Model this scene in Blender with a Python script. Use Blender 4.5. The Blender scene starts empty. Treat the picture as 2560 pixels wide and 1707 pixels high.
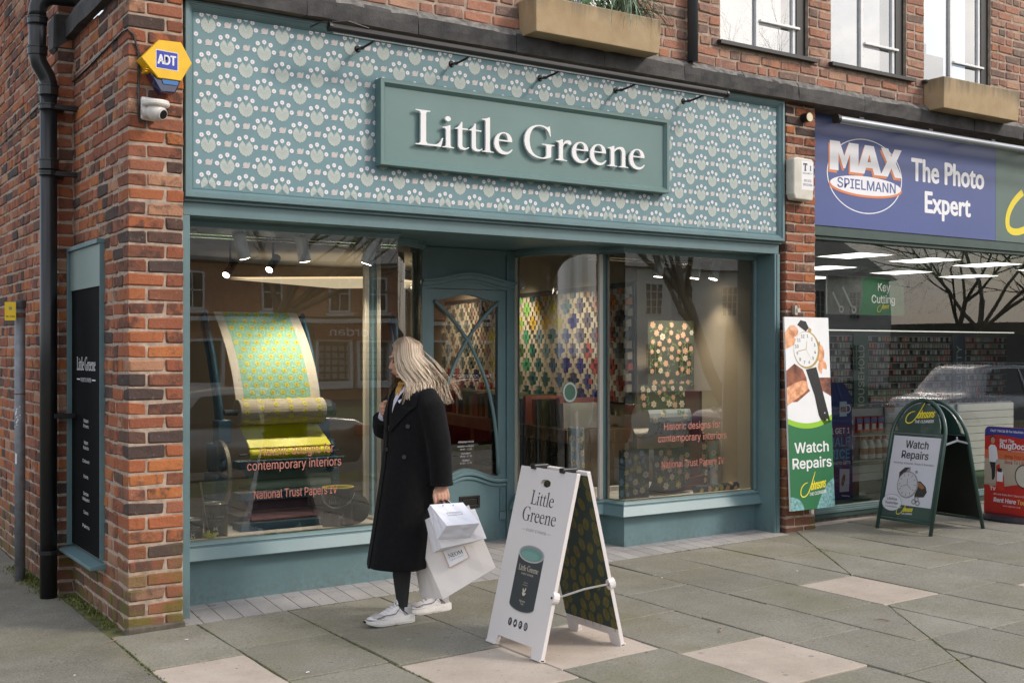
import bpy, math, random, os
from mathutils import Vector, Matrix
sc = bpy.context.scene
col = sc.collection
R = math.radians
PI = math.pi
rnd = random.Random(11)

# ------------------------------------------------------------------ camera
cam = bpy.data.objects.new('camera', bpy.data.cameras.new('camera'))
col.objects.link(cam)
cam.location = (0, 0, 1.63)
cam.rotation_euler = (R(90), 0, R(-33.414))
cam.data.sensor_fit = 'HORIZONTAL'
cam.data.sensor_width = 36
cam.data.lens = 40.08
cam.data.shift_y = 0.0092
cam.data.clip_end = 500
sc.camera = cam

# ------------------------------------------------------------------ sky
SUN_EL, SUN_AZ = R(34), R(137)
w = bpy.data.worlds.new('World')
sc.world = w
w.use_nodes = True
nt = w.node_tree
nt.nodes.clear()
wo = nt.nodes.new('ShaderNodeOutputWorld')
bg = nt.nodes.new('ShaderNodeBackground')
sky = nt.nodes.new('ShaderNodeTexSky')
sky.sky_type = 'NISHITA'
sky.sun_disc = False
sky.sun_elevation = SUN_EL
sky.sun_rotation = SUN_AZ
sky.air_density = 1.0
sky.dust_density = 3.0
tc = nt.nodes.new('ShaderNodeTexCoord')
mp = nt.nodes.new('ShaderNodeMapping')
mp.inputs['Scale'].default_value = (1, 1, 1.9)
nz = nt.nodes.new('ShaderNodeTexNoise')
nz.inputs['Scale'].default_value = 2.1
nz.inputs['Detail'].default_value = 7
nz.inputs['Roughness'].default_value = 0.55
rp = nt.nodes.new('ShaderNodeValToRGB')
rp.color_ramp.elements[0].position = 0.40
rp.color_ramp.elements[0].color = (0.15, 0.15, 0.15, 1)
rp.color_ramp.elements[1].position = 0.64
rp.color_ramp.elements[1].color = (0.92, 0.92, 0.92, 1)
mx = nt.nodes.new('ShaderNodeMixRGB')
mx.inputs[2].default_value = (8.6, 8.7, 8.9, 1)
L = nt.links.new
L(tc.outputs['Generated'], mp.inputs[0]); L(mp.outputs[0], nz.inputs[0]); L(nz.outputs[0], rp.inputs[0])
L(rp.outputs[0], mx.inputs[0]); L(sky.outputs[0], mx.inputs[1]); L(mx.outputs[0], bg.inputs[0])
bg.inputs[1].default_value = 0.135
L(bg.outputs[0], wo.inputs[0])

sun = bpy.data.objects.new('sun', bpy.data.lights.new('sun', 'SUN'))
col.objects.link(sun)
sun.data.energy = 1.3
sun.data.angle = R(10)
sun.data.color = (1.0, 0.94, 0.86)
sd = Vector((math.sin(SUN_AZ) * math.cos(SUN_EL), math.cos(SUN_AZ) * math.cos(SUN_EL), math.sin(SUN_EL)))
sun.rotation_euler = sd.to_track_quat('Z', 'Y').to_euler()
sun.location = sd * 50

sc.render.engine = 'CYCLES'
cy = sc.cycles
cy.use_denoising = True
try: cy.denoiser = 'OPENIMAGEDENOISE'
except Exception: pass
try: cy.denoising_prefilter = 'NONE'
except Exception: pass
cy.max_bounces = 8; cy.diffuse_bounces = 3; cy.glossy_bounces = 4; cy.transmission_bounces = 4
cy.transparent_max_bounces = 16
cy.caustics_reflective = False; cy.caustics_refractive = False
cy.sample_clamp_indirect = 6
vs = sc.view_settings
vs.view_transform = 'Standard'; vs.look = 'None'; vs.gamma = 1; vs.use_curve_mapping = False
vs.exposure = 0.5

# ------------------------------------------------------------------ materials
def node(nt, t, **kw):
    n = nt.nodes.new(t)
    for k, v in kw.items():
        n.inputs[k].default_value = v
    return n

def M(name, c, rough=.6, metal=0., var=.12, vs=6., bump=0., bs=120., spec=.5, emit=None, coat=0., detail=4., hue=None):
    m = bpy.data.materials.new(name); m.use_nodes = True
    t = m.node_tree; b = t.nodes['Principled BSDF']
    b.inputs['Roughness'].default_value = rough
    b.inputs['Metallic'].default_value = metal
    b.inputs['Specular IOR Level'].default_value = spec
    if coat: b.inputs['Coat Weight'].default_value = coat
    c4 = (c[0], c[1], c[2], 1)
    b.inputs['Base Color'].default_value = c4
    if var:
        g = t.nodes.new('ShaderNodeNewGeometry')
        n = node(t, 'ShaderNodeTexNoise', Scale=vs, Detail=detail, Roughness=.6)
        t.links.new(g.outputs['Position'], n.inputs['Vector'])
        x = t.nodes.new('ShaderNodeMixRGB')
        h = hue or c
        x.inputs[1].default_value = tuple(max(0, a * (1 - var)) for a in c) + (1,)
        x.inputs[2].default_value = tuple(min(1, a * (1 + var)) for a in h) + (1,)
        r = t.nodes.new('ShaderNodeValToRGB'); r.color_ramp.elements[0].position = .32; r.color_ramp.elements[1].position = .68
        t.links.new(n.outputs[0], r.inputs[0]); t.links.new(r.outputs[0], x.inputs[0])
        t.links.new(x.outputs[0], b.inputs['Base Color'])
    if bump:
        g2 = t.nodes.new('ShaderNodeNewGeometry')
        n2 = node(t, 'ShaderNodeTexNoise', Scale=bs, Detail=3.)
        t.links.new(g2.outputs['Position'], n2.inputs['Vector'])
        bp = node(t, 'ShaderNodeBump', Strength=bump, Distance=.004)
        t.links.new(n2.outputs[0], bp.inputs['Height']); t.links.new(bp.outputs[0], b.inputs['Normal'])
    if emit:
        b.inputs['Emission Color'].default_value = tuple(emit[0]) + (1,)
        b.inputs['Emission Strength'].default_value = emit[1]
    return m

def ramp(t, stops, inter='LINEAR'):
    r = t.nodes.new('ShaderNodeValToRGB'); e = r.color_ramp.elements
    r.color_ramp.interpolation = inter
    e[0].position, e[0].color = stops[0][0], tuple(stops[0][1]) + (1,)
    e[1].position, e[1].color = stops[-1][0], tuple(stops[-1][1]) + (1,)
    for p, c in stops[1:-1]:
        x = e.new(p); x.color = tuple(c) + (1,)
    return r

def brick_mat(name, island, pale=0.):
    m = bpy.data.materials.new(name); m.use_nodes = True
    t = m.node_tree; b = t.nodes['Principled BSDF']; lk = t.links.new
    g = t.nodes.new('ShaderNodeNewGeometry')
    if island: src = g.outputs['Random Per Island']
    else: src = t.nodes.new('ShaderNodeObjectInfo').outputs['Random']
    base = ramp(t, [(0, (.075, .050, .044)), (.07, (.115, .062, .046)), (.14, (.20, .077, .045)), (.26, (.26, .088, .048)), (.42, (.33, .108, .050)),
                    (.56, (.29, .112, .066)), (.68, (.39, .138, .050)), (.80, (.35, .120, .054)), (.89, (.39, .20, .12)), (1, (.265, .10, .062))], 'CONSTANT')
    lk(src, base.inputs[0])
    mul = t.nodes.new('ShaderNodeMath'); mul.operation = 'MULTIPLY'; mul.inputs[1].default_value = 37.7
    fr = t.nodes.new('ShaderNodeMath'); fr.operation = 'FRACT'
    lk(src, mul.inputs[0]); lk(mul.outputs[0], fr.inputs[0])
    # position shifted per brick so neighbours do not share one noise
    pv = t.nodes.new('ShaderNodeVectorMath'); pv.operation = 'ADD'
    sv = t.nodes.new('ShaderNodeCombineXYZ'); m2 = t.nodes.new('ShaderNodeMath'); m2.operation = 'MULTIPLY'; m2.inputs[1].default_value = 60
    lk(src, m2.inputs[0]); lk(m2.outputs[0], sv.inputs[0]); lk(m2.outputs[0], sv.inputs[1])
    lk(g.outputs['Position'], pv.inputs[0]); lk(sv.outputs[0], pv.inputs[1])
    n1 = node(t, 'ShaderNodeTexNoise', Scale=14., Detail=6., Roughness=.65, Distortion=.6); lk(pv.outputs[0], n1.inputs['Vector'])
    n2 = node(t, 'ShaderNodeTexNoise', Scale=70., Detail=4., Roughness=.7); lk(pv.outputs[0], n2.inputs['Vector'])
    # scorched dark patches on some bricks
    ad = t.nodes.new('ShaderNodeMath'); ad.operation = 'ADD'; lk(n1.outputs[0], ad.inputs[0])
    s2 = t.nodes.new('ShaderNodeMath'); s2.operation = 'MULTIPLY'; s2.inputs[1].default_value = .30
    lk(fr.outputs[0], s2.inputs[0]); lk(s2.outputs[0], ad.inputs[1])
    dk = ramp(t, [(0, (0, 0, 0)), (.68, (0, 0, 0)), (.84, (1, 1, 1)), (1, (1, 1, 1))]); lk(ad.outputs[0], dk.inputs[0])
    dm = t.nodes.new('ShaderNodeMath'); dm.operation = 'MULTIPLY'; dm.inputs[1].default_value = .72; lk(dk.outputs[0], dm.inputs[0])
    x1 = t.nodes.new('ShaderNodeMixRGB'); lk(dm.outputs[0], x1.inputs[0]); lk(base.outputs[0], x1.inputs[1]); x1.inputs[2].default_value = (.05, .036, .034, 1)
    if pale:
        xp = t.nodes.new('ShaderNodeMixRGB'); xp.inputs[0].default_value = .32; lk(x1.outputs[0], xp.inputs[1]); xp.inputs[2].default_value = (.42, .29, .24, 1); x1 = xp  # paler upper brick tone, with sunlit haze painted into the colour
    # grain
    gr = ramp(t, [(0, (.55, .52, .5)), (.5, (1, 1, 1)), (1, (1.0, .98, .95))]); gr.color_ramp.elements[-1].color = (1.35, 1.35, 1.35, 1); lk(n2.outputs[0], gr.inputs[0])
    x2 = t.nodes.new('ShaderNodeMixRGB'); x2.blend_type = 'MULTIPLY'; x2.inputs[0].default_value = .8
    lk(x1.outputs[0], x2.inputs[1]); lk(gr.outputs[0], x2.inputs[2])
    # mortar smears, widened by the painted haze on upper bricks
    n3 = node(t, 'ShaderNodeTexNoise', Scale=24., Detail=5., Roughness=.7); lk(pv.outputs[0], n3.inputs['Vector'])
    sm = ramp(t, [(0, (0, 0, 0)), (.6 - .1 * pale, (0, 0, 0)), (.78 - .1 * pale, (.6, .6, .6)), (1, (.8, .8, .8))]); lk(n3.outputs[0], sm.inputs[0])
    x3 = t.nodes.new('ShaderNodeMixRGB'); lk(sm.outputs[0], x3.inputs[0]); lk(x2.outputs[0], x3.inputs[1]); x3.inputs[2].default_value = (.43, .31, .24, 1)
    # moss and damp at the foot
    sp = t.nodes.new('ShaderNodeSeparateXYZ'); lk(g.outputs['Position'], sp.inputs[0])
    n4 = node(t, 'ShaderNodeTexNoise', Scale=7., Detail=4., Roughness=.6); lk(g.outputs['Position'], n4.inputs['Vector'])
    hz = t.nodes.new('ShaderNodeMapRange'); hz.inputs[1].default_value = .62; hz.inputs[2].default_value = .12; lk(sp.outputs[2], hz.inputs[0])
    mm = t.nodes.new('ShaderNodeMath'); mm.operation = 'MULTIPLY'; lk(hz.outputs[0], mm.inputs[0])
    r4 = ramp(t, [(0, (0, 0, 0)), (.46, (.0, .0, .0)), (.58, (1, 1, 1)), (1, (1, 1, 1))]); lk(n4.outputs[0], r4.inputs[0]); lk(r4.outputs[0], mm.inputs[1])
    m5 = t.nodes.new('ShaderNodeMath'); m5.operation = 'MULTIPLY'; m5.inputs[1].default_value = .75; lk(mm.outputs[0], m5.inputs[0])
    dz = t.nodes.new('ShaderNodeMath'); dz.operation = 'MULTIPLY'; dz.inputs[1].default_value = .55; lk(hz.outputs[0], dz.inputs[0])
    xd = t.nodes.new('ShaderNodeMixRGB'); lk(dz.outputs[0], xd.inputs[0]); lk(x3.outputs[0], xd.inputs[1]); xd.inputs[2].default_value = (.115, .075, .06, 1)
    x4 = t.nodes.new('ShaderNodeMixRGB'); lk(m5.outputs[0], x4.inputs[0]); lk(xd.outputs[0], x4.inputs[1]); x4.inputs[2].default_value = (.115, .11, .022, 1)
    mg = t.nodes.new('ShaderNodeMapping'); mg.inputs['Scale'].default_value = (2.2, 2.2, .5); lk(g.outputs['Position'], mg.inputs[0])
    n8 = node(t, 'ShaderNodeTexNoise', Scale=1., Detail=6., Roughness=.7); lk(mg.outputs[0], n8.inputs['Vector'])
    r8 = ramp(t, [(.25, (.66, .64, .63)), (.45, (.95, .95, .95)), (.75, (1, 1, 1))]); r8.color_ramp.elements[-1].color = (1.16, 1.15, 1.13, 1); lk(n8.outputs[0], r8.inputs[0])
    x8 = t.nodes.new('ShaderNodeMixRGB'); x8.blend_type = 'MULTIPLY'; x8.inputs[0].default_value = 1; lk(x4.outputs[0], x8.inputs[1]); lk(r8.outputs[0], x8.inputs[2])
    lk(x8.outputs[0], b.inputs['Base Color'])
    b.inputs['Roughness'].default_value = .86; b.inputs['Specular IOR Level'].default_value = .3
    bp = node(t, 'ShaderNodeBump', Strength=.75, Distance=.006)
    ah = t.nodes.new('ShaderNodeMath'); ah.operation = 'ADD'; lk(n1.outputs[0], ah.inputs[0]); lk(n2.outputs[0], ah.inputs[1])
    lk(ah.outputs[0], bp.inputs['Height']); lk(bp.outputs[0], b.inputs['Normal'])
    return m

def slab_mat(name, c, c2, moss, speck=.5):
    m = bpy.data.materials.new(name); m.use_nodes = True
    t = m.node_tree; b = t.nodes['Principled BSDF']; lk = t.links.new
    g = t.nodes.new('ShaderNodeNewGeometry'); oi = t.nodes.new('ShaderNodeObjectInfo')
    n1 = node(t, 'ShaderNodeTexNoise', Scale=3., Detail=6., Roughness=.65); lk(g.outputs['Position'], n1.inputs['Vector'])
    n2 = node(t, 'ShaderNodeTexNoise', Scale=75., Detail=5., Roughness=.9); lk(g.outputs['Position'], n2.inputs['Vector'])
    x = t.nodes.new('ShaderNodeMixRGB'); x.inputs[1].default_value = tuple(c) + (1,); x.inputs[2].default_value = tuple(c2) + (1,)
    r = ramp(t, [(.3, (0, 0, 0)), (.7, (1, 1, 1))]); lk(n1.outputs[0], r.inputs[0]); lk(r.outputs[0], x.inputs[0])
    hv = t.nodes.new('ShaderNodeMapRange'); hv.inputs[3].default_value = .90; hv.inputs[4].default_value = 1.10; lk(oi.outputs['Random'], hv.inputs[0])
    xm = t.nodes.new('ShaderNodeVectorMath'); xm.operation = 'SCALE'; lk(x.outputs[0], xm.inputs[0]); lk(hv.outputs[0], xm.inputs['Scale'])
    sr = ramp(t, [(.25, (1 - speck,) * 3), (.5, (1, 1, 1)), (.75, (1, 1, 1))]); sr.color_ramp.elements[-1].color = (1 + speck, 1 + speck, 1 + speck, 1); lk(n2.outputs[0], sr.inputs[0])
    x2 = t.nodes.new('ShaderNodeMixRGB'); x2.blend_type = 'MULTIPLY'; x2.inputs[0].default_value = 1; lk(xm.outputs[0], x2.inputs[1]); lk(sr.outputs[0], x2.inputs[2])
    n3 = node(t, 'ShaderNodeTexNoise', Scale=1.3, Detail=5., Roughness=.6); lk(g.outputs['Position'], n3.inputs['Vector'])
    mr = ramp(t, [(0, (0, 0, 0)), (.45, (0, 0, 0)), (.7, (moss, moss, moss)), (1, (moss, moss, moss))]); lk(n3.outputs[0], mr.inputs[0])
    x3 = t.nodes.new('ShaderNodeMixRGB'); lk(mr.outputs[0], x3.inputs[0]); lk(x2.outputs[0], x3.inputs[1]); x3.inputs[2].default_value = (.165, .155, .075, 1)
    n5 = node(t, 'ShaderNodeTexNoise', Scale=38., Detail=2.); lk(g.outputs['Position'], n5.inputs['Vector'])
    sp = ramp(t, [(0, (0, 0, 0)), (.715, (0, 0, 0)), (.735, (.8, .8, .8)), (1, (.8, .8, .8))]); lk(n5.outputs[0], sp.inputs[0])
    x5 = t.nodes.new('ShaderNodeMixRGB'); lk(sp.outputs[0], x5.inputs[0]); lk(x3.outputs[0], x5.inputs[1]); x5.inputs[2].default_value = (.05, .047, .04, 1)
    vo = node(t, 'ShaderNodeTexVoronoi', Scale=5.5); lk(g.outputs['Position'], vo.inputs['Vector'])
    vr = ramp(t, [(0, (.55, .55, .55)), (.075, (.45, .45, .45)), (.10, (0, 0, 0)), (1, (0, 0, 0))]); lk(vo.outputs['Distance'], vr.inputs[0])
    vc = ramp(t, [(0, (.09, .085, .08)), (.5, (.13, .125, .11)), (.75, (.34, .33, .30)), (1, (.30, .29, .27))]); lk(vo.outputs['Color'], vc.inputs[0])
    x6 = t.nodes.new('ShaderNodeMixRGB'); lk(vr.outputs[0], x6.inputs[0]); lk(x5.outputs[0], x6.inputs[1]); lk(vc.outputs[0], x6.inputs[2])
    n7 = node(t, 'ShaderNodeTexNoise', Scale=.9, Detail=6., Roughness=.7, Distortion=1.); lk(g.outputs['Position'], n7.inputs['Vector'])
    r7 = ramp(t, [(0, (.78, .77, .74)), (.42, (.94, .94, .92)), (.6, (1, 1, 1)), (1, (1, 1, 1))]); r7.color_ramp.elements[-1].color = (1.14, 1.13, 1.12, 1); lk(n7.outputs[0], r7.inputs[0])
    x7 = t.nodes.new('ShaderNodeMixRGB'); x7.blend_type = 'MULTIPLY'; x7.inputs[0].default_value = 1; lk(x6.outputs[0], x7.inputs[1]); lk(r7.outputs[0], x7.inputs[2])
    lk(x7.outputs[0], b.inputs['Base Color'])
    b.inputs['Roughness'].default_value = .85; b.inputs['Specular IOR Level'].default_value = .3
    bp = node(t, 'ShaderNodeBump', Strength=.5, Distance=.003)
    ah = t.nodes.new('ShaderNodeMath'); ah.operation = 'ADD'; lk(n1.outputs[0], ah.inputs[0]); lk(n2.outputs[0], ah.inputs[1])
    lk(ah.outputs[0], bp.inputs['Height']); lk(bp.outputs[0], b.inputs['Normal'])
    return m

def glass_mat(name, ior=1.65, tint=(.93, .96, .95)):
    m = bpy.data.materials.new(name); m.use_nodes = True
    t = m.node_tree; t.nodes.clear(); lk = t.links.new
    o = t.nodes.new('ShaderNodeOutputMaterial'); mxs = t.nodes.new('ShaderNodeMixShader')
    tr = t.nodes.new('ShaderNodeBsdfTransparent'); tr.inputs[0].default_value = tuple(tint) + (1,)
    gl = t.nodes.new('ShaderNodeBsdfGlossy'); gl.inputs['Roughness'].default_value = .0
    f = t.nodes.new('ShaderNodeFresnel'); f.inputs['IOR'].default_value = ior
    # slight waviness of the old pane
    g = t.nodes.new('ShaderNodeNewGeometry'); n = node(t, 'ShaderNodeTexNoise', Scale=1.6, Detail=1.); lk(g.outputs['Position'], n.inputs['Vector'])
    bp = node(t, 'ShaderNodeBump', Strength=.03, Distance=.02); lk(n.outputs[0], bp.inputs['Height']); lk(bp.outputs[0], gl.inputs['Normal'])
    lk(f.outputs[0], mxs.inputs[0]); lk(tr.outputs[0], mxs.inputs[1]); lk(gl.outputs[0], mxs.inputs[2]); lk(mxs.outputs[0], o.inputs[0])
    return m

# ------------------------------------------------------------------ geometry helpers
class MB:
    def __init__(s): s.v = []; s.f = []; s.m = []
    def add(s, vs, fs, mi=0):
        o = len(s.v); s.v += [tuple(v) for v in vs]
        for f in fs: s.f.append(tuple(i + o for i in f)); s.m.append(mi)
        return s
    def box(s, a, b, mi=0):
        x0, y0, z0 = a; x1, y1, z1 = b
        return s.add([(x0, y0, z0), (x1, y0, z0), (x1, y1, z0), (x0, y1, z0), (x0, y0, z1), (x1, y0, z1), (x1, y1, z1), (x0, y1, z1)],
                     [(0, 3, 2, 1), (4, 5, 6, 7), (0, 1, 5, 4), (1, 2, 6, 5), (2, 3, 7, 6), (3, 0, 4, 7)], mi)
    def quad(s, *p, mi=0): return s.add(p, [tuple(range(len(p)))], mi)
    def prism(s, poly, fn, d0, d1, mi=0, caps=True):
        n = len(poly)
        vs = [fn(u, v, d0) for u, v in poly] + [fn(u, v, d1) for u, v in poly]
        fs = [(i, (i + 1) % n, n + (i + 1) % n, n + i) for i in range(n)]
        if caps: fs += [tuple(range(n - 1, -1, -1)), tuple(range(n, 2 * n))]
        return s.add(vs, fs, mi)
    def loft(s, rings, mi=0, caps=True, closed=True):
        n = len(rings[0]); vs = [p for r in rings for p in r]; fs = []
        for k in range(len(rings) - 1):
            for i in range(n if closed else n - 1):
                j = (i + 1) % n
                fs.append((k * n + i, k * n + j, (k + 1) * n + j, (k + 1) * n + i))
        if caps and closed: fs += [tuple(range(n - 1, -1, -1)), tuple(range((len(rings) - 1) * n, len(rings) * n))]
        return s.add(vs, fs, mi)
    def tube(s, path, r, n=8, mi=0, caps=True, flat=1., up=None):
        path = [Vector(p) for p in path]; rs = r if isinstance(r, (list, tuple)) else [r] * len(path)
        rings = []; pu = None
        for i, p in enumerate(path):
            t = (path[min(i + 1, len(path) - 1)] - path[max(i - 1, 0)]).normalized()
            if pu is None:
                a = Vector(up) if up else (Vector((0, 0, 1)) if abs(t.z) < .9 else Vector((1, 0, 0)))
            else: a = pu
            a = (a - t * a.dot(t)).normalized(); b = t.cross(a); pu = a
            rings.append([p + a * (rs[i] * math.cos(2 * PI * k / n) * flat) + b * (rs[i] * math.sin(2 * PI * k / n)) for k in range(n)])
        return s.loft(rings, mi, caps)
    def lathe(s, prof, c, n=24, axis='Z', mi=0, caps=True, a0=0., a1=2 * PI):
        rings = []; cl = abs(a1 - a0 - 2 * PI) < 1e-4
        for r, h in prof:
            ring = []
            for k in range(n + (0 if cl else 1)):
                a = a0 + (a1 - a0) * k / n; p, q = r * math.cos(a), r * math.sin(a)
                ring.append({'Z': (c[0] + p, c[1] + q, c[2] + h), 'X': (c[0] + h, c[1] + p, c[2] + q), 'Y': (c[0] + p, c[1] + h, c[2] + q)}[axis])
            rings.append(ring)
        return s.loft(rings, mi, caps, cl)
    def ball(s, c, r, n=12, mi=0, fn=None):
        rx, ry, rz = r if isinstance(r, (tuple, list)) else (r, r, r)
        rings = []
        for i in range(1, n // 2 * 2):
            th = PI * i / (n // 2 * 2)
            ring = [(c[0] + rx * math.sin(th) * math.cos(2 * PI * k / n), c[1] + ry * math.sin(th) * math.sin(2 * PI * k / n), c[2] - rz * math.cos(th)) for k in range(n)]
            rings.append(ring)
        return s.loft(rings, mi, True)
    def map(s, fn): s.v = [tuple(fn(*v)) for v in s.v]; return s
    def mesh(s, name, mats, smooth=False):
        me = bpy.data.meshes.new(name); me.from_pydata(s.v, [], s.f)
        ml = mats if isinstance(mats, (list, tuple)) else [mats]
        for m in ml: me.materials.append(m)
        if len(ml) > 1: me.polygons.foreach_set('material_index', s.m)
        if smooth: me.polygons.foreach_set('use_smooth', [True] * len(me.polygons))
        me.update()
        return me
    def build(s, name, mats, parent=None, smooth=False, bev=0., seg=2, local=False, **kw):
        o = bpy.data.objects.new(name, s.mesh(name, mats, smooth)); col.objects.link(o)
        if parent is not None:
            o.parent = parent
            if not local: o.location = -wl(parent)
        if bev:
            b = o.modifiers.new('bevel', 'BEVEL'); b.width = bev; b.segments = seg; b.limit_method = 'ANGLE'; b.angle_limit = R(40)
        for k, v in kw.items(): o[k] = v
        return o

def wl(o):
    p = Vector((0, 0, 0))
    while o is not None: p = p + o.location; o = o.parent
    return p

def thing(name, label, cat, loc=(0, 0, 0), group=None, rz=0.):
    o = bpy.data.objects.new(name, None); col.objects.link(o)
    o.empty_display_size = .1; o.location = loc; o.rotation_euler = (0, 0, rz)
    return tag(o, label, cat, group)
def tag(o, label, cat, group=None):
    o['label'] = label; o['category'] = cat
    if group: o['group'] = group
    return o
def copy_tree(o, parent=None, dl=None):
    c = o.copy(); col.objects.link(c)
    if parent is not None: c.parent = parent
    for ch in list(o.children): copy_tree(ch, c)
    return c

def pm(O, U, V, N):
    O, U, V, N = Vector(O), Vector(U), Vector(V), Vector(N)
    return lambda u, v, d=0.: O + U * u + V * v + N * d
def front(x, y, z): return pm((x, y, z), (1, 0, 0), (0, 0, 1), (0, -1, 0))

def circ(cx, cy, rx, ry=None, n=24, a0=0., a1=2 * PI, rot=0.):
    ry = rx if ry is None else ry; cl = abs(a1 - a0 - 2 * PI) < 1e-4; out = []
    for k in range(n if cl else n + 1):
        a = a0 + (a1 - a0) * k / n; p, q = rx * math.cos(a), ry * math.sin(a)
        out.append((cx + p * math.cos(rot) - q * math.sin(rot), cy + p * math.sin(rot) + q * math.cos(rot)))
    return out
def bez(p0, p1, p2, p3, n=8):
    return [tuple((1 - t) ** 3 * a + 3 * (1 - t) ** 2 * t * b + 3 * (1 - t) * t * t * c + t ** 3 * d for a, b, c, d in zip(p0, p1, p2, p3)) for t in [i / n for i in range(1, n + 1)]]
def path2d(s, n=6):
    out = []; tok = s.replace(',', ' ').split(); i = 0; cmd = None
    while i < len(tok):
        if tok[i] in 'MLC': cmd = tok[i]; i += 1
        if cmd in 'ML': out.append((float(tok[i]), float(tok[i + 1]))); i += 2
        else:
            q = [float(x) for x in tok[i:i + 6]]; i += 6
            out += bez(out[-1], q[0:2], q[2:4], q[4:6], n)
    return out
def stroke(pts, wd):
    """a flat ribbon along 2-D points; wd a number or list of half-widths"""
    n = len(pts); ws = wd if isinstance(wd, (list, tuple)) else [wd] * n; Lf, Rt = [], []
    for i in range(n):
        a, b = pts[max(i - 1, 0)], pts[min(i + 1, n - 1)]
        dx, dy = b[0] - a[0], b[1] - a[1]; l = math.hypot(dx, dy) or 1
        Lf.append((pts[i][0] - dy / l * ws[i], pts[i][1] + dx / l * ws[i])); Rt.append((pts[i][0] + dy / l * ws[i], pts[i][1] - dx / l * ws[i]))
    return Lf, Rt

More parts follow.
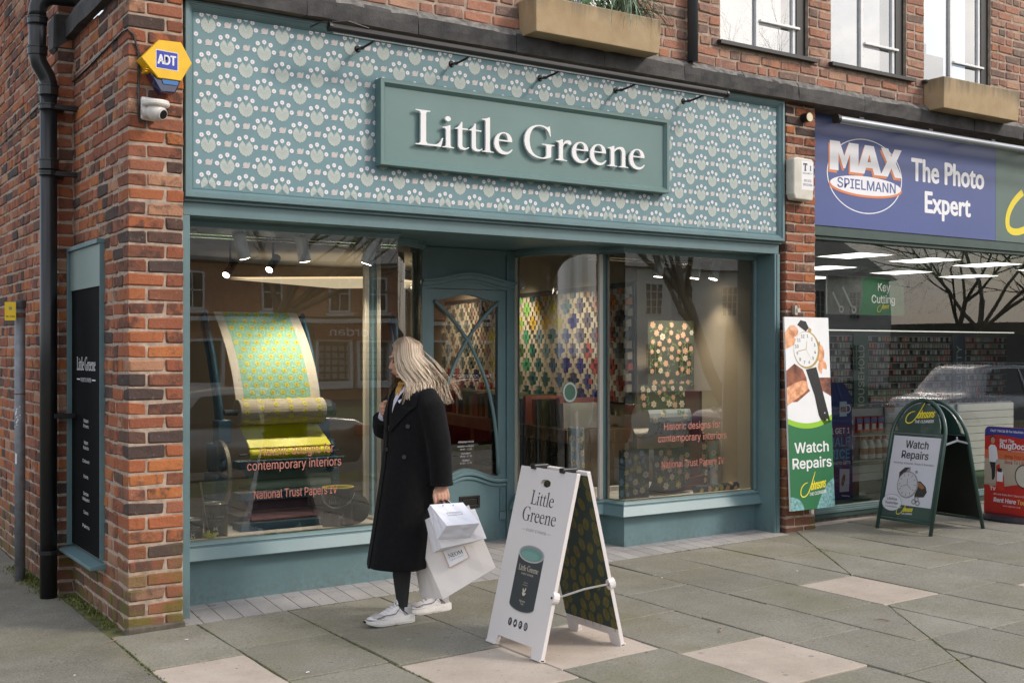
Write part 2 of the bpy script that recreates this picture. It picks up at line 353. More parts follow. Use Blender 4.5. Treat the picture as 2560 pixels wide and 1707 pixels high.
# --- serif capitals and lower case drawn for the shop's lettering (cap height 100)
SERIF = {
 'L': (70, ['M 0,0 L 66,0 L 72,26 L 69,26 C 64,10 58,5 44,5 L 36,5 C 29,5 27,8 27,15 L 27,88 C 27,95 29,97 38,97 L 38,100 L 0,100 L 0,97 C 9,97 13,95 13,88 L 13,12 C 13,5 9,3 0,3']),
 'i': (33, ['M 0,0 L 31,0 L 31,2.5 C 23,2.5 21,4 21,11 L 21,66 L 19,66 C 13,62 7,60 0,59 L 0,56.5 C 7,57 9.5,55 9.5,49 L 9.5,11 C 9.5,4 8,2.5 0,2.5', 'M 22,84 C 22,88 19,91.5 14.7,91.5 C 10.5,91.5 7.3,88 7.3,84 C 7.3,80 10.5,76.7 14.7,76.7 C 19,76.7 22,80 22,84']),
 't': (37, ['M 0,59 C 8,62 14,70 17,80 L 20,80 L 20,62 L 35,62 L 35,58 L 20,58 L 20,14 C 20,7 23,4.5 28,4.5 C 32,4.5 34.5,6 37,8.5 L 38.5,6.5 C 34,1.5 29,-1.5 23,-1.5 C 13,-1.5 9,4 9,13 L 9,58 L 0,58']),
 'l': (34, ['M 0,0 L 32,0 L 32,2.5 C 24,2.5 22,4 22,11 L 22,104 L 20,104 C 14,100 8,98 0,97 L 0,94.5 C 8,95 10,93 10,87 L 10,11 C 10,4 8,2.5 0,2.5']),
 'e': (56, ['M 51,38 L 12.5,38 C 12.5,19 20,7 33,7 C 41,7 46,11 50,17 L 52,15.5 C 47,4.5 38,-1.5 28,-1.5 C 12,-1.5 0,12 0,31 C 0,51 13,65.5 28.5,65.5 C 42,65.5 51,55 51,38', 'M 13,42 L 38,42 C 38,54 34,61.5 27,61.5 C 20,61.5 14,54 13,42']),
 'G': (93, ['M 78,70 L 75,101 L 72.5,101 C 71,97 69,96.5 66,97.5 C 60,100 54,101.5 47,101.5 C 19,101.5 0,80 0,50 C 0,19 20,-1.5 49,-1.5 C 61,-1.5 71,2 79,6.5 L 79,34 C 79,40 82,42 89,42 L 89,45 L 52,45 L 52,42 C 62,42 65,40 65,34 L 65,12 C 65,7 60,2.5 50,2.5 C 28,2.5 15,22 15,51 C 15,80 28,97.5 46,97.5 C 61,97.5 71,88 75.5,70']),
 'r': (49, ['M 0,0 L 34,0 L 34,2.5 C 24,2.5 21.5,4 21.5,11 L 21.5,44 C 24,51 29,56 33,56 C 37,56 37,51.5 41,51.5 C 45,51.5 47,54 47,57.5 C 47,62 43.5,65.5 38,65.5 C 31,65.5 25.5,60 21.7,52 L 21.5,66 L 19,66 C 13,62 7,60 0,59 L 0,56.5 C 7,57 10,55 10,49 L 10,11 C 10,4 8,2.5 0,2.5']),
 'n': (70, ['M 0,0 L 31,0 L 31,2.5 C 23,2.5 21.5,4 21.5,11 L 21.5,46 C 26,53 32,57.5 37,57.5 C 43,57.5 46,53 46,45 L 46,11 C 46,4 44,2.5 37,2.5 L 37,0 L 67,0 L 67,2.5 C 59,2.5 57.5,4 57.5,11 L 57.5,46 C 57.5,58 52,65.5 43,65.5 C 35,65.5 27,60 21.5,53 L 21.5,66 L 19,66 C 13,62 7,60 0,59 L 0,56.5 C 7,57 10,55 10,49 L 10,11 C 10,4 8,2.5 0,2.5']),
 'N': (96, ['M 0,0 L 26,0 L 26,3 L 16,6 L 16,80 L 76,0 L 80,0 L 80,94 L 90,97 L 90,100 L 64,100 L 64,97 L 74,94 L 74,28 L 22,100 L 0,100 L 0,97 L 10,93 L 10,6 L 0,3']),
 'E': (76, ['M 0,0 L 66,0 L 70,25 L 67,25 L 58,6 L 28,6 L 28,48 L 46,48 L 50,38 L 53,38 L 53,64 L 50,64 L 46,54 L 28,54 L 28,94 L 56,94 L 64,78 L 67,78 L 65,100 L 0,100 L 0,97 L 10,94 L 10,6 L 0,3']),
 'O': (104, ['M 98,50 C 98,80 76,102 49,102 C 22,102 0,80 0,50 C 0,20 22,-2 49,-2 C 76,-2 98,20 98,50', 'M 80,50 C 80,24 68,3 49,3 C 30,3 18,24 18,50 C 18,76 30,97 49,97 C 68,97 80,76 80,50']),
 'M': (120, ['M 0,0 L 24,0 L 24,3 L 14,6 L 18,84 L 52,0 L 56,0 L 92,86 L 92,6 L 82,3 L 82,0 L 118,0 L 118,3 L 110,6 L 110,94 L 118,97 L 118,100 L 94,100 L 62,26 L 32,100 L 6,100 L 6,97 L 14,93 L 9,6 L 0,3']),
 'T': (80, ['M 22,0 L 58,0 L 58,8 L 50,8 L 50,90 L 64,90 L 66,76 L 76,76 L 76,100 L 4,100 L 4,76 L 14,76 L 16,90 L 30,90 L 30,8 L 22,8']),
 'I': (46, ['M 4,0 L 40,0 L 40,8 L 32,8 L 32,92 L 40,92 L 40,100 L 4,100 L 4,92 L 12,92 L 12,8 L 4,8']),
 ' ': (30, []),
}
FD = None
try: FD = bpy.utils.system_resource('DATAFILES', path='fonts')
except Exception: FD = None
FONTS = {}
def font(k):
    if k not in FONTS:
        f = None
        if k == 'inter' and FD:
            try: f = bpy.data.fonts.load(os.path.join(FD, 'Inter.woff2'))
            except Exception: f = None
        FONTS[k] = f
    return FONTS[k]
TC = {}
def tess(cu):
    ob = bpy.data.objects.new('t', cu); me = ob.to_mesh()
    vs_ = [(v.co.x, v.co.y) for v in me.vertices]; fs_ = [tuple(p.vertices) for p in me.polygons]
    ob.to_mesh_clear(); bpy.data.objects.remove(ob); bpy.data.curves.remove(cu)
    return vs_, fs_
def tgeo(s, fnt='inter', bold=0., sp=1.):
    """flat glyph mesh with cap height 1 and left edge at 0"""
    k = (s, fnt, bold, sp)
    if k in TC: return TC[k]
    if fnt == 'serif':
        cu = bpy.data.curves.new('c', 'CURVE'); cu.dimensions = '2D'; cu.fill_mode = 'BOTH'; x = 0
        for ch in s:
            adv, ps = SERIF[ch]
            for p in ps:
                pts = path2d(p); spn = cu.splines.new('POLY'); spn.points.add(len(pts) - 1); spn.use_cyclic_u = True
                for q, pt in zip(spn.points, pts): q.co = ((pt[0] + x) / 100, pt[1] / 100, 0, 1)
            x += adv + 100 * (sp - 1)
        cu.offset = bold
        v, f = tess(cu)
    else:
        def mk(t):
            cu = bpy.data.curves.new('c', 'FONT'); cu.body = t; cu.offset = bold; cu.space_character = sp; cu.resolution_u = 3
            ff = font(fnt)
            if ff: cu.font = ff
            return tess(cu)
        ck = ('H', fnt, 0, 1)
        if ck not in TC:
            hv, _ = (lambda b: mk('H'))(0); TC[ck] = max(y for _, y in hv) - min(y for _, y in hv) - 2 * bold
        v, f = mk(s); h = TC[ck]; v = [(a / h, b / h) for a, b in v]
    if v:
        x0 = min(a for a, _ in v); v = [(a - x0, b) for a, b in v]
    wd = max([a for a, _ in v] or [0])
    TC[k] = (v, f, wd)
    return TC[k]
def text(mb, fn, s, u, v, h, mi=0, d=.0006, align='l', width=None, fnt='inter', bold=.0, sp=1., shear=0., rot=0., th=0.):
    if bold and fnt != 'serif':
        e = h * bold * 1.0
        for k, (a, b) in enumerate(((-1, 0), (1, 0), (0, .7), (0, -.7), (.7, .5), (-.7, .5), (.7, -.5), (-.7, -.5))):
            text1(mb, fn, s, u + a * e, v + b * e, h, mi, d + .00005 * k, align, width, fnt, 0., sp, shear, rot, th)
    else: text1(mb, fn, s, u, v, h, mi, d, align, width, fnt, bold, sp, shear, rot, th)
def text1(mb, fn, s, u, v, h, mi=0, d=.0006, align='l', width=None, fnt='inter', bold=.0, sp=1., shear=0., rot=0., th=0.):
    """put a line of lettering on a mapped surface: h cap height, width forces the line's width"""
    vs_, fs_, wd = tgeo(s, fnt, bold, sp)
    if not vs_: return
    sx = (width / wd) if width else h
    off = {'l': 0, 'c': -wd * sx / 2, 'r': -wd * sx}[align]
    cr, sr = math.cos(rot), math.sin(rot); P = []
    for a, b in vs_:
        x, y = a * sx + off + shear * b * h, b * h
        P.append((u + x * cr - y * sr, v + x * sr + y * cr))
    if th:
        o = len(P); from collections import Counter
        ec = Counter(); 
        for f in fs_:
            for i in range(len(f)): ec[(f[i], f[(i + 1) % len(f)])] += 1
        side = [(a, b) for (a, b) in ec if (b, a) not in ec]
        pts = [fn(x, y, d) for x, y in P] + [fn(x, y, d + th) for x, y in P]
        mb.add(pts, [tuple(i + o for i in f) for f in fs_] + [(a, b, b + o, a + o) for a, b in side], mi)
    else: mb.add([fn(x, y, d) for x, y in P], fs_, mi)
def poly(mb, fn, pts, mi=0, d=.0003): mb.add([fn(x, y, d) for x, y in pts], [tuple(range(len(pts)))], mi)
def ring2(mb, fn, cx, cy, r0, r1, mi=0, d=.0004, n=40, ry0=None, ry1=None):
    a = circ(cx, cy, r0, ry0, n); b = circ(cx, cy, r1, ry1, n)
    mb.add([fn(x, y, d) for x, y in a + b], [(i, (i + 1) % n, n + (i + 1) % n, n + i) for i in range(n)], mi)
def line2(mb, fn, pts, wd, mi=0, d=.0004):
    Lf, Rt = stroke(pts, wd); n = len(pts)
    mb.add([fn(x, y, d) for x, y in Lf + Rt], [(i, i + 1, n + i + 1, n + i) for i in range(n - 1)], mi)
def gz(x): return .017 * (x - 1.7)        # the pavement rises a little along the parade
# ------------------------------------------------------------------ material library
mBrick = brick_mat('brick', False); mBrickS = brick_mat('brick_joined', True); mBrickU = brick_mat('brick_upper', False, .6); mBrickUS = brick_mat('brick_upper_joined', True, .6)
mMortar = M('mortar', (.37, .285, .225), .95, var=.3, vs=22, bump=.6, bs=160)
mMortarD = M('mortar_dirty', (.10, .085, .065), .95, var=.35, vs=16, bump=.6, bs=160)
mSlab = slab_mat('paving_grey', (.205, .193, .162), (.262, .247, .21), .45, .62)
mPale = slab_mat('paving_pale', (.40, .335, .285), (.50, .43, .37), .1, .18)
mTile = slab_mat('porch_tile', (.30, .285, .285), (.36, .345, .345), .06, .2)
mJoint = M('joint', (.075, .07, .045), .95, var=.5, vs=9, bump=.6, bs=120, hue=(.11, .115, .03))
mAsph = slab_mat('asphalt', (.12, .112, .093), (.195, .182, .152), .5, .85)
mRoad = M('road', (.06, .06, .06), .9, var=.2, vs=3, bump=.4, bs=150)
mTeal = M('teal_paint', (.118, .196, .212), .42, var=.09, vs=3.5, bump=.10, bs=45)
mTealD = M('teal_sign', (.112, .195, .190), .45, var=.05, vs=2.5)
def splash(mt):
    t = mt.node_tree; b = t.nodes['Principled BSDF']; lk = t.links.new; src = b.inputs['Base Color'].links[0].from_socket
    g = t.nodes.new('ShaderNodeNewGeometry'); s = t.nodes.new('ShaderNodeSeparateXYZ'); lk(g.outputs['Position'], s.inputs[0])
    mr = t.nodes.new('ShaderNodeMapRange'); mr.inputs[1].default_value = .26; mr.inputs[2].default_value = .03; lk(s.outputs[2], mr.inputs[0])
    n = node(t, 'ShaderNodeTexNoise', Scale=26., Detail=5., Roughness=.75); lk(g.outputs['Position'], n.inputs['Vector'])
    r = ramp(t, [(0, (0, 0, 0)), (.42, (0, 0, 0)), (.68, (.8, .8, .8)), (1, (.8, .8, .8))]); lk(n.outputs[0], r.inputs[0])
    mu = t.nodes.new('ShaderNodeMath'); mu.operation = 'MULTIPLY'; lk(mr.outputs[0], mu.inputs[0]); lk(r.outputs[0], mu.inputs[1])
    n2 = node(t, 'ShaderNodeTexNoise', Scale=55., Detail=2.); lk(g.outputs['Position'], n2.inputs['Vector']); r2_ = ramp(t, [(0, (0, 0, 0)), (.73, (0, 0, 0)), (.76, (.5, .5, .5)), (1, (.5, .5, .5))]); lk(n2.outputs[0], r2_.inputs[0])
    mxx = t.nodes.new('ShaderNodeMath'); mxx.operation = 'MAXIMUM'; lk(mu.outputs[0], mxx.inputs[0]); lk(r2_.outputs[0], mxx.inputs[1])
    x = t.nodes.new('ShaderNodeMixRGB'); lk(mxx.outputs[0], x.inputs[0]); lk(src, x.inputs[1]); x.inputs[2].default_value = (.10, .10, .085, 1); lk(x.outputs[0], b.inputs['Base Color'])
splash(mTeal)
mPaper = M('paper_ground', (.135, .238, .265), .6, var=.04, vs=3)
mPLeaf = M('paper_leaf', (.42, .46, .43), .6, var=.05, vs=30)
mPWhite = M('paper_petal', (.78, .76, .80), .6, var=.03)
mPPink = M('paper_pink', (.55, .36, .38), .6, var=0)
mPSnail = M('paper_snail', (.50, .475, .465), .6, var=.05, vs=30)
mPStem = M('paper_stem', (.28, .40, .41), .6, var=0)
mPVein = M('paper_vein', (.27, .33, .32), .6, var=0)
mStone = M('dark_stone', (.030, .029, .031), .8, var=.35, vs=5, bump=.7, bs=70, hue=(.05, .047, .046))
mStoneTop = M('weathered_stone', (.16, .15, .14), .9, var=.5, vs=18, bump=.8, bs=90)
mBlack = M('black_plastic', (.012, .012, .013), .32, var=.2, vs=4)
mBlackM = M('black_metal', (.02, .02, .022), .4, metal=.3, var=.1)
mLetter = M('white_letter', (.74, .73, .74), .5, var=.02)
mGlass = glass_mat('shop_glass', 2.3); mGlassN = glass_mat('photo_shop_glass', 1.85)
mGlassC = glass_mat('curved_glass', 2.1, (.9, .93, .92))
mGlassU = glass_mat('upper_glass', 5.0, (.75, .78, .8))
mCream = M('cream_paint', (.62, .58, .50), .6, var=.03)
mWhite = M('white_paint', (.75, .75, .76), .5, var=.03)
mWin = M('window_white', (.74, .74, .74), .45, var=.08, vs=20)
mCorA = M('planter_stone', (.34, .25, .15), .9, var=.3, vs=6, bump=.5, bs=90, hue=(.24, .20, .14))

# ------------------------------------------------------------------ ground
g = MB(); g.quad((-300, -300, -.36), (300, -300, -.36), (300, 300, -.36), (-300, 300, -.36))
g.build('ground', mRoad, kind='structure')
g = MB(); g.quad((-60, -14, -.345), (60, -14, -.345), (60, .35, -.345), (-60, .35, -.345)); g.build('road', mRoad, kind='structure')
pav = bpy.data.objects.new('pavement', None); col.objects.link(pav); pav['kind'] = 'structure'; pav.location = (0, 0, 0)
nx = 24
g = MB()
for i in range(nx):
    a, b = 1.55 + (16 - 1.55) * i / nx, 1.55 + (16 - 1.55) * (i + 1) / nx
    g.quad((a, .4, gz(a) - .013), (b, .4, gz(b) - .013), (b, 7.1, gz(b) - .013), (a, 7.1, gz(a) - .013))
g.quad((16, .4, gz(16) - .013), (60, .4, gz(16) - .013), (60, 9, gz(16) - .013), (16, 9, gz(16) - .013))
g.build('paving_bed', mJoint, pav)
g = MB(); g.box((-60, .2, -.4), (60, .398, -.06)); g.build('kerb', mPale, pav, bev=.01)
# asphalt beside the gable wall: a gently uneven sheet
g = MB(); nxa, nya = 40, 60; xa0, xa1, ya0, ya1 = -4., 1.655, .4, 14.
from mathutils import noise as mnoise
for j in range(nya + 1):
    for i in range(nxa + 1):
        x = xa0 + (xa1 - xa0) * i / nxa; y = ya0 + (ya1 - ya0) * j / nya
        g.v.append((x, y, .003 + .012 * mnoise.noise((x * 1.3, y * 1.3, 0)) - .012 * max(0, 1.6 - x) * .4 - (.004 if x > 1.5 else 0)))
for j in range(nya):
    for i in range(nxa):
        k = j * (nxa + 1) + i; g.f.append((k, k + 1, k + nxa + 2, k + nxa + 1)); g.m.append(0)
g.build('asphalt', mAsph, smooth=True, kind='structure')
g = MB(); g.quad((1.655, 6.69, -.006), (2.12, 6.69, -.006), (2.12, 8.2, -.006), (1.655, 8.2, -.006)); g.build('soil', mJoint, kind='structure')

# paving flags
def clip(poly_, a, b, c):
    out = []
    for i in range(len(poly_)):
        p, q = poly_[i], poly_[(i + 1) % len(poly_)]
        dp, dq = a * p[0] + b * p[1] - c, a * q[0] + b * q[1] - c
        if dp >= 0: out.append(p)
        if dp * dq < 0:
            t = dp / (dp - dq); out.append((p[0] + (q[0] - p[0]) * t, p[1] + (q[1] - p[1]) * t))
    return out
def inset(poly_, d):
    n = len(poly_); out = []
    for i in range(n):
        p0, p1, p2 = Vector(poly_[i - 1]), Vector(poly_[i]), Vector(poly_[(i + 1) % n])
        e1, e2 = (p1 - p0).normalized(), (p2 - p1).normalized()
        n1, n2 = Vector((-e1.y, e1.x)), Vector((-e2.y, e2.x))
        m = (n1 + n2); k = m.length_squared
        m = m * (2 / k) if k > .05 else n1
        out.append((p1 + m * d)[:])
    return out
def slab(pl, mat, rs):
    pl = inset(pl, .0035 + rs.random() * .0045)
    # break up the straight edges a little
    q = []
    for i in range(len(pl)):
        a, b = pl[i], pl[(i + 1) % len(pl)]
        q.append(a); l = math.hypot(b[0] - a[0], b[1] - a[1]); k = int(l / .16)
        for t in range(1, k + 1):
            s = t / (k + 1); o = rs.uniform(-.0035, .0035)
            q.append((a[0] + (b[0] - a[0]) * s - (b[1] - a[1]) / l * o, a[1] + (b[1] - a[1]) * s + (b[0] - a[0]) / l * o))
    tx, ty, tz = rs.uniform(-.006, .006), rs.uniform(-.006, .006), rs.uniform(-.002, .003)
    cx = sum(p[0] for p in q) / len(q); cyy = sum(p[1] for p in q) / len(q)
    zf = lambda x, y: gz(x) + tz + tx * (x - cx) + ty * (y - cyy)
    q2 = [(p[0] + (cx - p[0]) * .009, p[1] + (cyy - p[1]) * .009) for p in q]
    m = MB(); m.loft([[(x, y, gz(x) - .03) for x, y in q], [(x, y, zf(x, y) - .004) for x, y in q], [(x, y, zf(x, y)) for x, y in q2]])
    m.build('paving_slab', mat, pav)
ce = [1.665, 2.165, 2.735, 3.37, 4.03, 4.66, 5.22, 5.775, 6.315, 6.9, 7.5, 8.1, 8.72, 9.35, 9.97, 10.6]
ro = [5.88, 6.016, 5.91, 5.37, 5.97, 5.75, 6.12, 6.0, 6.01, 5.72, 6.35, 6.1, 6.3, 6.05, 6.3]
pale = [(2.0, 5.5), (3.05, 4.85), (3.7, 5.0), (6.0, 4.95), (4.35, 4.15), (7.2, 4.1)]
la, lb = (7.29, 6.67), (4.95, 3.4)
nA, nB = -(lb[1] - la[1]), (lb[0] - la[0]); nC = nA * la[0] + nB * la[1]
rs = random.Random(5)
for i in range(len(ce) - 1):
    x0, x1 = ce[i], ce[i + 1]; far = 6.685 if x1 < 7.25 else 6.86
    ys = [far, ro[i]]
    while ys[-1] > 1.5: ys.append(ys[-1] - rs.uniform(.70, .735))
    if i == 2: ys[2:] = [5.205, 4.49, 3.78, 3.07, 2.36, 1.65]
    if i == 3: ys[2:] = [4.655, 3.94, 3.23, 2.52, 1.8]
    if i == 4: ys[2:] = [5.25, 4.52, 3.80, 3.09, 2.38, 1.65]
    if i == 7: ys[2:] = [5.29, 4.59, 3.87, 3.15, 2.43, 1.7]
    if i == 9: ys[2:] = [5.12, 4.44, 3.73, 3.0, 2.3, 1.6]
    for k in range(len(ys) - 1):
        y1, y0 = ys[k], ys[k + 1]
        if y1 < 2.2 or (x0 > 3.2 and y1 < 2.9 - 0) or (x0 + x1) / 2 > y0 * 1.0 + 6.6: pass
        pl = [(x0, y0), (x1, y0), (x1, y1), (x0, y1)]
        isp = any(x0 < a < x1 and y0 < b < y1 for a, b in pale)
        if isp: slab(pl, mPale, rs); continue
        A, B = clip(pl, nA, nB, nC), clip(pl, -nA, -nB, -nC)
        if len(A) > 2 and len(B) > 2:
            for c in (A, B):
                ar = abs(sum(c[j - 1][0] * c[j][1] - c[j][0] * c[j - 1][1] for j in range(len(c)))) / 2
                if ar > .0015: slab(c, mSlab, rs)
        else: slab(pl, mSlab, rs)
# pinkish edging strip in front of the neighbouring shop
g = MB(); g.box((7.62, 6.87, .02), (13, 6.985, gz(7.6) + .004)); g.build('edging_strip', mPale, pav, bev=.004)

# porch tiles
def tz(x, y): return gz(x) + (.036 - .0065 * (x - 2.1)) * min(1, max(0, (y - 6.69) / .34)) + .002
def ptile(x0, x1, y0, y1):
    d = .0022; m = MB()
    q = [(x0 + d, y0 + d), (x1 - d, y0 + d), (x1 - d, y1 - d), (x0 + d, y1 - d)]; q2 = [(x0 + 2 * d, y0 + 2 * d), (x1 - 2 * d, y0 + 2 * d), (x1 - 2 * d, y1 - 2 * d), (x0 + 2 * d, y1 - 2 * d)]
    m.loft([[(x, y, tz(x, y) - .02) for x, y in q], [(x, y, tz(x, y) - .0015) for x, y in q], [(x, y, tz(x, y)) for x, y in q2]])
    m.build('porch_tile', mTile, porch)
porch = bpy.data.objects.new('porch_floor', None); col.objects.link(porch); porch['kind'] = 'structure'; porch.location = (0, 0, 0)
g = MB()
for i in range(41):
    a, b = 2.09 + .125 * i, 2.09 + .125 * (i + 1)
    g.quad((a, 6.688, tz(a, 6.69) - .005), (b, 6.688, tz(b, 6.69) - .005), (b, 7.05, tz(b, 7.05) - .005), (a, 7.05, tz(a, 7.05) - .005))
    if 3.6 < a < 5.75: g.quad((a, 7.05, tz(a, 7.05) - .005), (b, 7.05, tz(b, 7.05) - .005), (b, 8.05, tz(b, 8) - .005), (a, 8.05, tz(a, 8) - .005))
g.build('tile_bed', mJoint, porch)
xx = 2.10 - .015
while xx < 7.19:
    x0, x1 = max(xx, 2.095), min(xx + .125, 7.2)
    if x1 - x0 > .02:
        ptile(x0, x1, 6.69, 6.945); ptile(x0, x1, 6.945, 7.06)
        if x0 > 3.66 and x1 < 5.72:
            for y0, y1 in ((7.06, 7.31), (7.31, 7.56), (7.56, 7.81), (7.81, 7.92)):
                ptile(x0, x1, y0, y1)
    xx += .125

# ------------------------------------------------------------------ brickwork
BM = {}
def brick_mesh(l, d, h, var, mat):
    k = (round(l, 3), round(d, 3), round(h, 3), var, mat.name)
    if k in BM: return BM[k]
    r = random.Random(hash((k[0], k[1], var)) & 0xffff)
    m = MB(); chamfer_box(m, (0, 0, 0), (l / 2, d / 2, h / 2), .0075, r)
    me = m.mesh('brick', mat); BM[k] = me
    return me
def chamfer_box(m, c, hsz, ch, r, rot=0, mi=0):
    hx, hy, hz = hsz; vs_ = []; idx = {}
    cr, sr = math.cos(rot), math.sin(rot)
    for sx in (-1, 1):
        for sy in (-1, 1):
            for sz in (-1, 1):
                jx, jy, jz = (r.uniform(-.0035, .0035) for _ in range(3)); cc = ch * r.uniform(.5, 1.7)
                for ax in range(3):
                    p = [sx * (hx - cc) + jx, sy * (hy - cc) + jy, sz * (hz - cc) + jz]
                    p[ax] = (sx * hx + jx, sy * hy + jy, sz * hz + jz)[ax]
                    idx[(sx, sy, sz, ax)] = len(vs_); vs_.append((c[0] + p[0] * cr - p[1] * sr, c[1] + p[0] * sr + p[1] * cr, c[2] + p[2]))
    F = []
    S = (-1, 1)
    for s in S:
        F.append([idx[(s, a, b, 0)] for a, b in ((-1, -1), (1, -1), (1, 1), (-1, 1))][::s])
        F.append([idx[(a, s, b, 1)] for a, b in ((-1, -1), (-1, 1), (1, 1), (1, -1))][::s])
        F.append([idx[(a, b, s, 2)] for a, b in ((-1, -1), (1, -1), (1, 1), (-1, 1))][::s])
    for a in S:
        for b in S:
            F.append([idx[(-1, a, b, 1)], idx[(1, a, b, 1)], idx[(1, a, b, 2)], idx[(-1, a, b, 2)]])
            F.append([idx[(a, -1, b, 0)], idx[(a, 1, b, 0)], idx[(a, 1, b, 2)], idx[(a, -1, b, 2)]])
            F.append([idx[(a, b, -1, 0)], idx[(a, b, 1, 0)], idx[(a, b, 1, 1)], idx[(a, b, -1, 1)]])
            for c2 in S: F.append([idx[(a, b, c2, 0)], idx[(a, b, c2, 1)], idx[(a, b, c2, 2)]])
    m.add(vs_, F, mi)
CH = .083; BH = .0700
def fill(a, b, hdr, r, off):
    """brick ends along one course from a to b"""
    out = []; x = a; k = 0
    while x < b - .03:
        if hdr: l = .108
        else: l = .108 if (k + off) % 5 == 4 or r.random() < .16 else .222
        if k == 0: l = max(.06, l * (1 if off % 2 == 0 else .52))
        l = min(l + r.uniform(-.004, .004), b - x)
        if b - (x + l) < .05: l = b - x
        out.append((x, x + l)); x += l + .0125; k += 1
    return out
def place(root, bricks, mi_, ms_, limit=298):
    bricks.sort(key=lambda q: -q[4])
    for i, (c, rot, l, d, pr) in enumerate(bricks[:limit]):
        o = bpy.data.objects.new('brick', brick_mesh(l, d, BH, rnd.randrange(3), mi_)); col.objects.link(o)
        o.parent = root; o.location = Vector(c) - wl(root); o.rotation_euler = (rnd.uniform(-.01, .01), rnd.uniform(-.01, .01), rot + rnd.uniform(-.008, .008))
    if len(bricks) > limit:
        m = MB(); r = random.Random(3)
        for c, rot, l, d, pr in bricks[limit:]: chamfer_box(m, c, (l / 2, d / 2, BH / 2), .0055, r, rot)
        m.build('brickwork', ms_, root, kind='stuff')
CAMP = Vector((0, 0, 1.63))
def prio(c, l, ax):
    v = Vector(c) - CAMP; d = v.length
    nrm = Vector((0, -1, 0)) if ax == 'x' else Vector((-1, 0, 0))
    return l * abs(v.dot(nrm)) / d ** 3 * 1000

# corner pier of the parade
pier = thing('brick_pier', 'tall red brick corner pier with yellow alarm box and camera on its narrow front', 'brick pier', (1.93, 7.3, 0))
bl = []; r = random.Random(21)
X0, Y0p = 1.766, 6.69
for k in range(-1, 45):
    z = .004 + k * CH + BH / 2 + .01
    jy = r.uniform(-.002, .003)
    if k % 2 == 0: fr = [(X0, X0 + .211, .106), (X0 + .223, 2.088, .15)]; sd_ = .106
    else: fr = [(X0, X0 + .104, .222), (X0 + .114, 2.088, .15)]; sd_ = .222
    if k < 2: jy -= .0
    for a, b, d in fr:
        c = ((a + b) / 2, Y0p + d / 2 + jy, z); bl.append((c, 0, b - a, d, prio(c, b - a, 'x') + 50))
    ya = Y0p + sd_ + .01
    yb = 7.228 if .27 < z < 2.335 else 8.055
    for a, b in fill(ya, yb, k % 3 == 0, r, k):
        c = (X0 + .052 + r.uniform(-.002, .003), (a + b) / 2, z); bl.append((c, PI / 2, b - a, .104, prio(c, b - a, 'y')))
place(pier, bl, mBrick, mBrickS)
g = MB(); g.box((X0 + .007, Y0p + .008, -.05), (2.087, 8.05, 3.725)); g.build('mortar', mMortar, pier)
g = MB(); chamfer_box(g, (1.925, 6.70, .012), (.172, .03, .028), .01, r); g.build('footing', mMortarD, pier)

# long gable wall beyond the downpipe
gab = thing('brick_wall', 'long side wall of mottled orange and brown brick behind the black downpipe', 'brick wall', (1.7, 9.5, 0))
bl = []
for k in range(-1, 60):
    z = .004 + k * CH + BH / 2 + .004
    for a, b in fill(8.06, 12.2, k % 4 == 1, r, k * 3):
        c = (1.665 + .052 + r.uniform(-.004, .004), (a + b) / 2, z)
        if a < 10.9: bl.append((c, PI / 2, b - a, .104, prio(c, b - a, 'y')))
place(gab, bl, mBrick, mBrickS)
g = MB(); g.box((1.672, 8.064, -.05), (1.9, 12.2, 5.1)); g.build('mortar', mMortar, gab)

# brick pier between the two shops
pr = thing('brick_pier', 'slim red brick pier between the teal shopfront and the blue photo shop sign', 'brick pier', (7.4, 6.9, 0))
bl = []
for k in range(0, 45):
    z = .055 + k * CH + BH / 2 + .008
    if k % 2: fr = [(7.232, 7.34, .222), (7.35, 7.596, .15)]
    else: fr = [(7.232, 7.452, .106), (7.462, 7.596, .15)]
    for a, b, d in fr:
        c = ((a + b) / 2, 6.76 + d / 2 + r.uniform(-.003, .003), z); bl.append((c, 0, b - a, d, 1))
    if k % 2 == 0: bl.append(((7.232 + .052, 6.76 + .106 + .01 + .1, z), PI / 2, .2, .104, .5))
place(pr, bl, mBrick, mBrickS)
g = MB(); g.box((7.239, 6.768, -.05), (7.592, 7.1, 3.725)); g.build('mortar', mMortar, pr)

# upper storey
up = thing('brick_wall', 'first floor brick wall with white casement windows above the dark stone cornice', 'brick wall', (6, 6.8, 3.9))
OPEN = [(4.72, 5.50, 4.10), (6.455, 7.475, 4.125), (7.765, 8.775, 4.13), (9.035, 10.06, 4.14)]
bl = []
for k in range(0, 19):
    z = 3.905 + k * CH + BH / 2
    segs = [(1.70, 12.)]
    for a, b, zb in OPEN:
        if z + BH / 2 > zb - .035:
            ns = []
            for p, q in segs:
                if b <= p or a >= q: ns.append((p, q))
                else:
                    if a - p > .03: ns.append((p, a - .008))
                    if q - b > .03: ns.append((b + .008, q))
            segs = ns
    for p, q in segs:
        for a, b in fill(p, q, k % 4 == 2, r, k * 2):
            c = ((a + b) / 2, 6.73 + .052 + r.uniform(-.003, .003), z)
            vis = z < 1.63 + (877 * (c[0] * .5507 + 5.62) / 2850) + .06 and c[0] > 2.6 and c[0] < 11.2
            if vis: bl.append((c, 0, b - a, .104, prio(c, b - a, 'x')))
place(up, bl, mBrickU, mBrickUS)
g = MB(); xs = [1.71]
for a, b, zb in OPEN: xs += [a - .002, b + .002]
xs.append(12)
for i in range(0, len(xs), 2): g.box((xs[i], 6.738, 3.85), (xs[i + 1], 7.0, 5.7))
for a, b, zb in OPEN: g.box((a - .004, 6.7385, 3.851), (b + .004, 6.99, zb - .03))
g.build('mortar', mMortar, up)
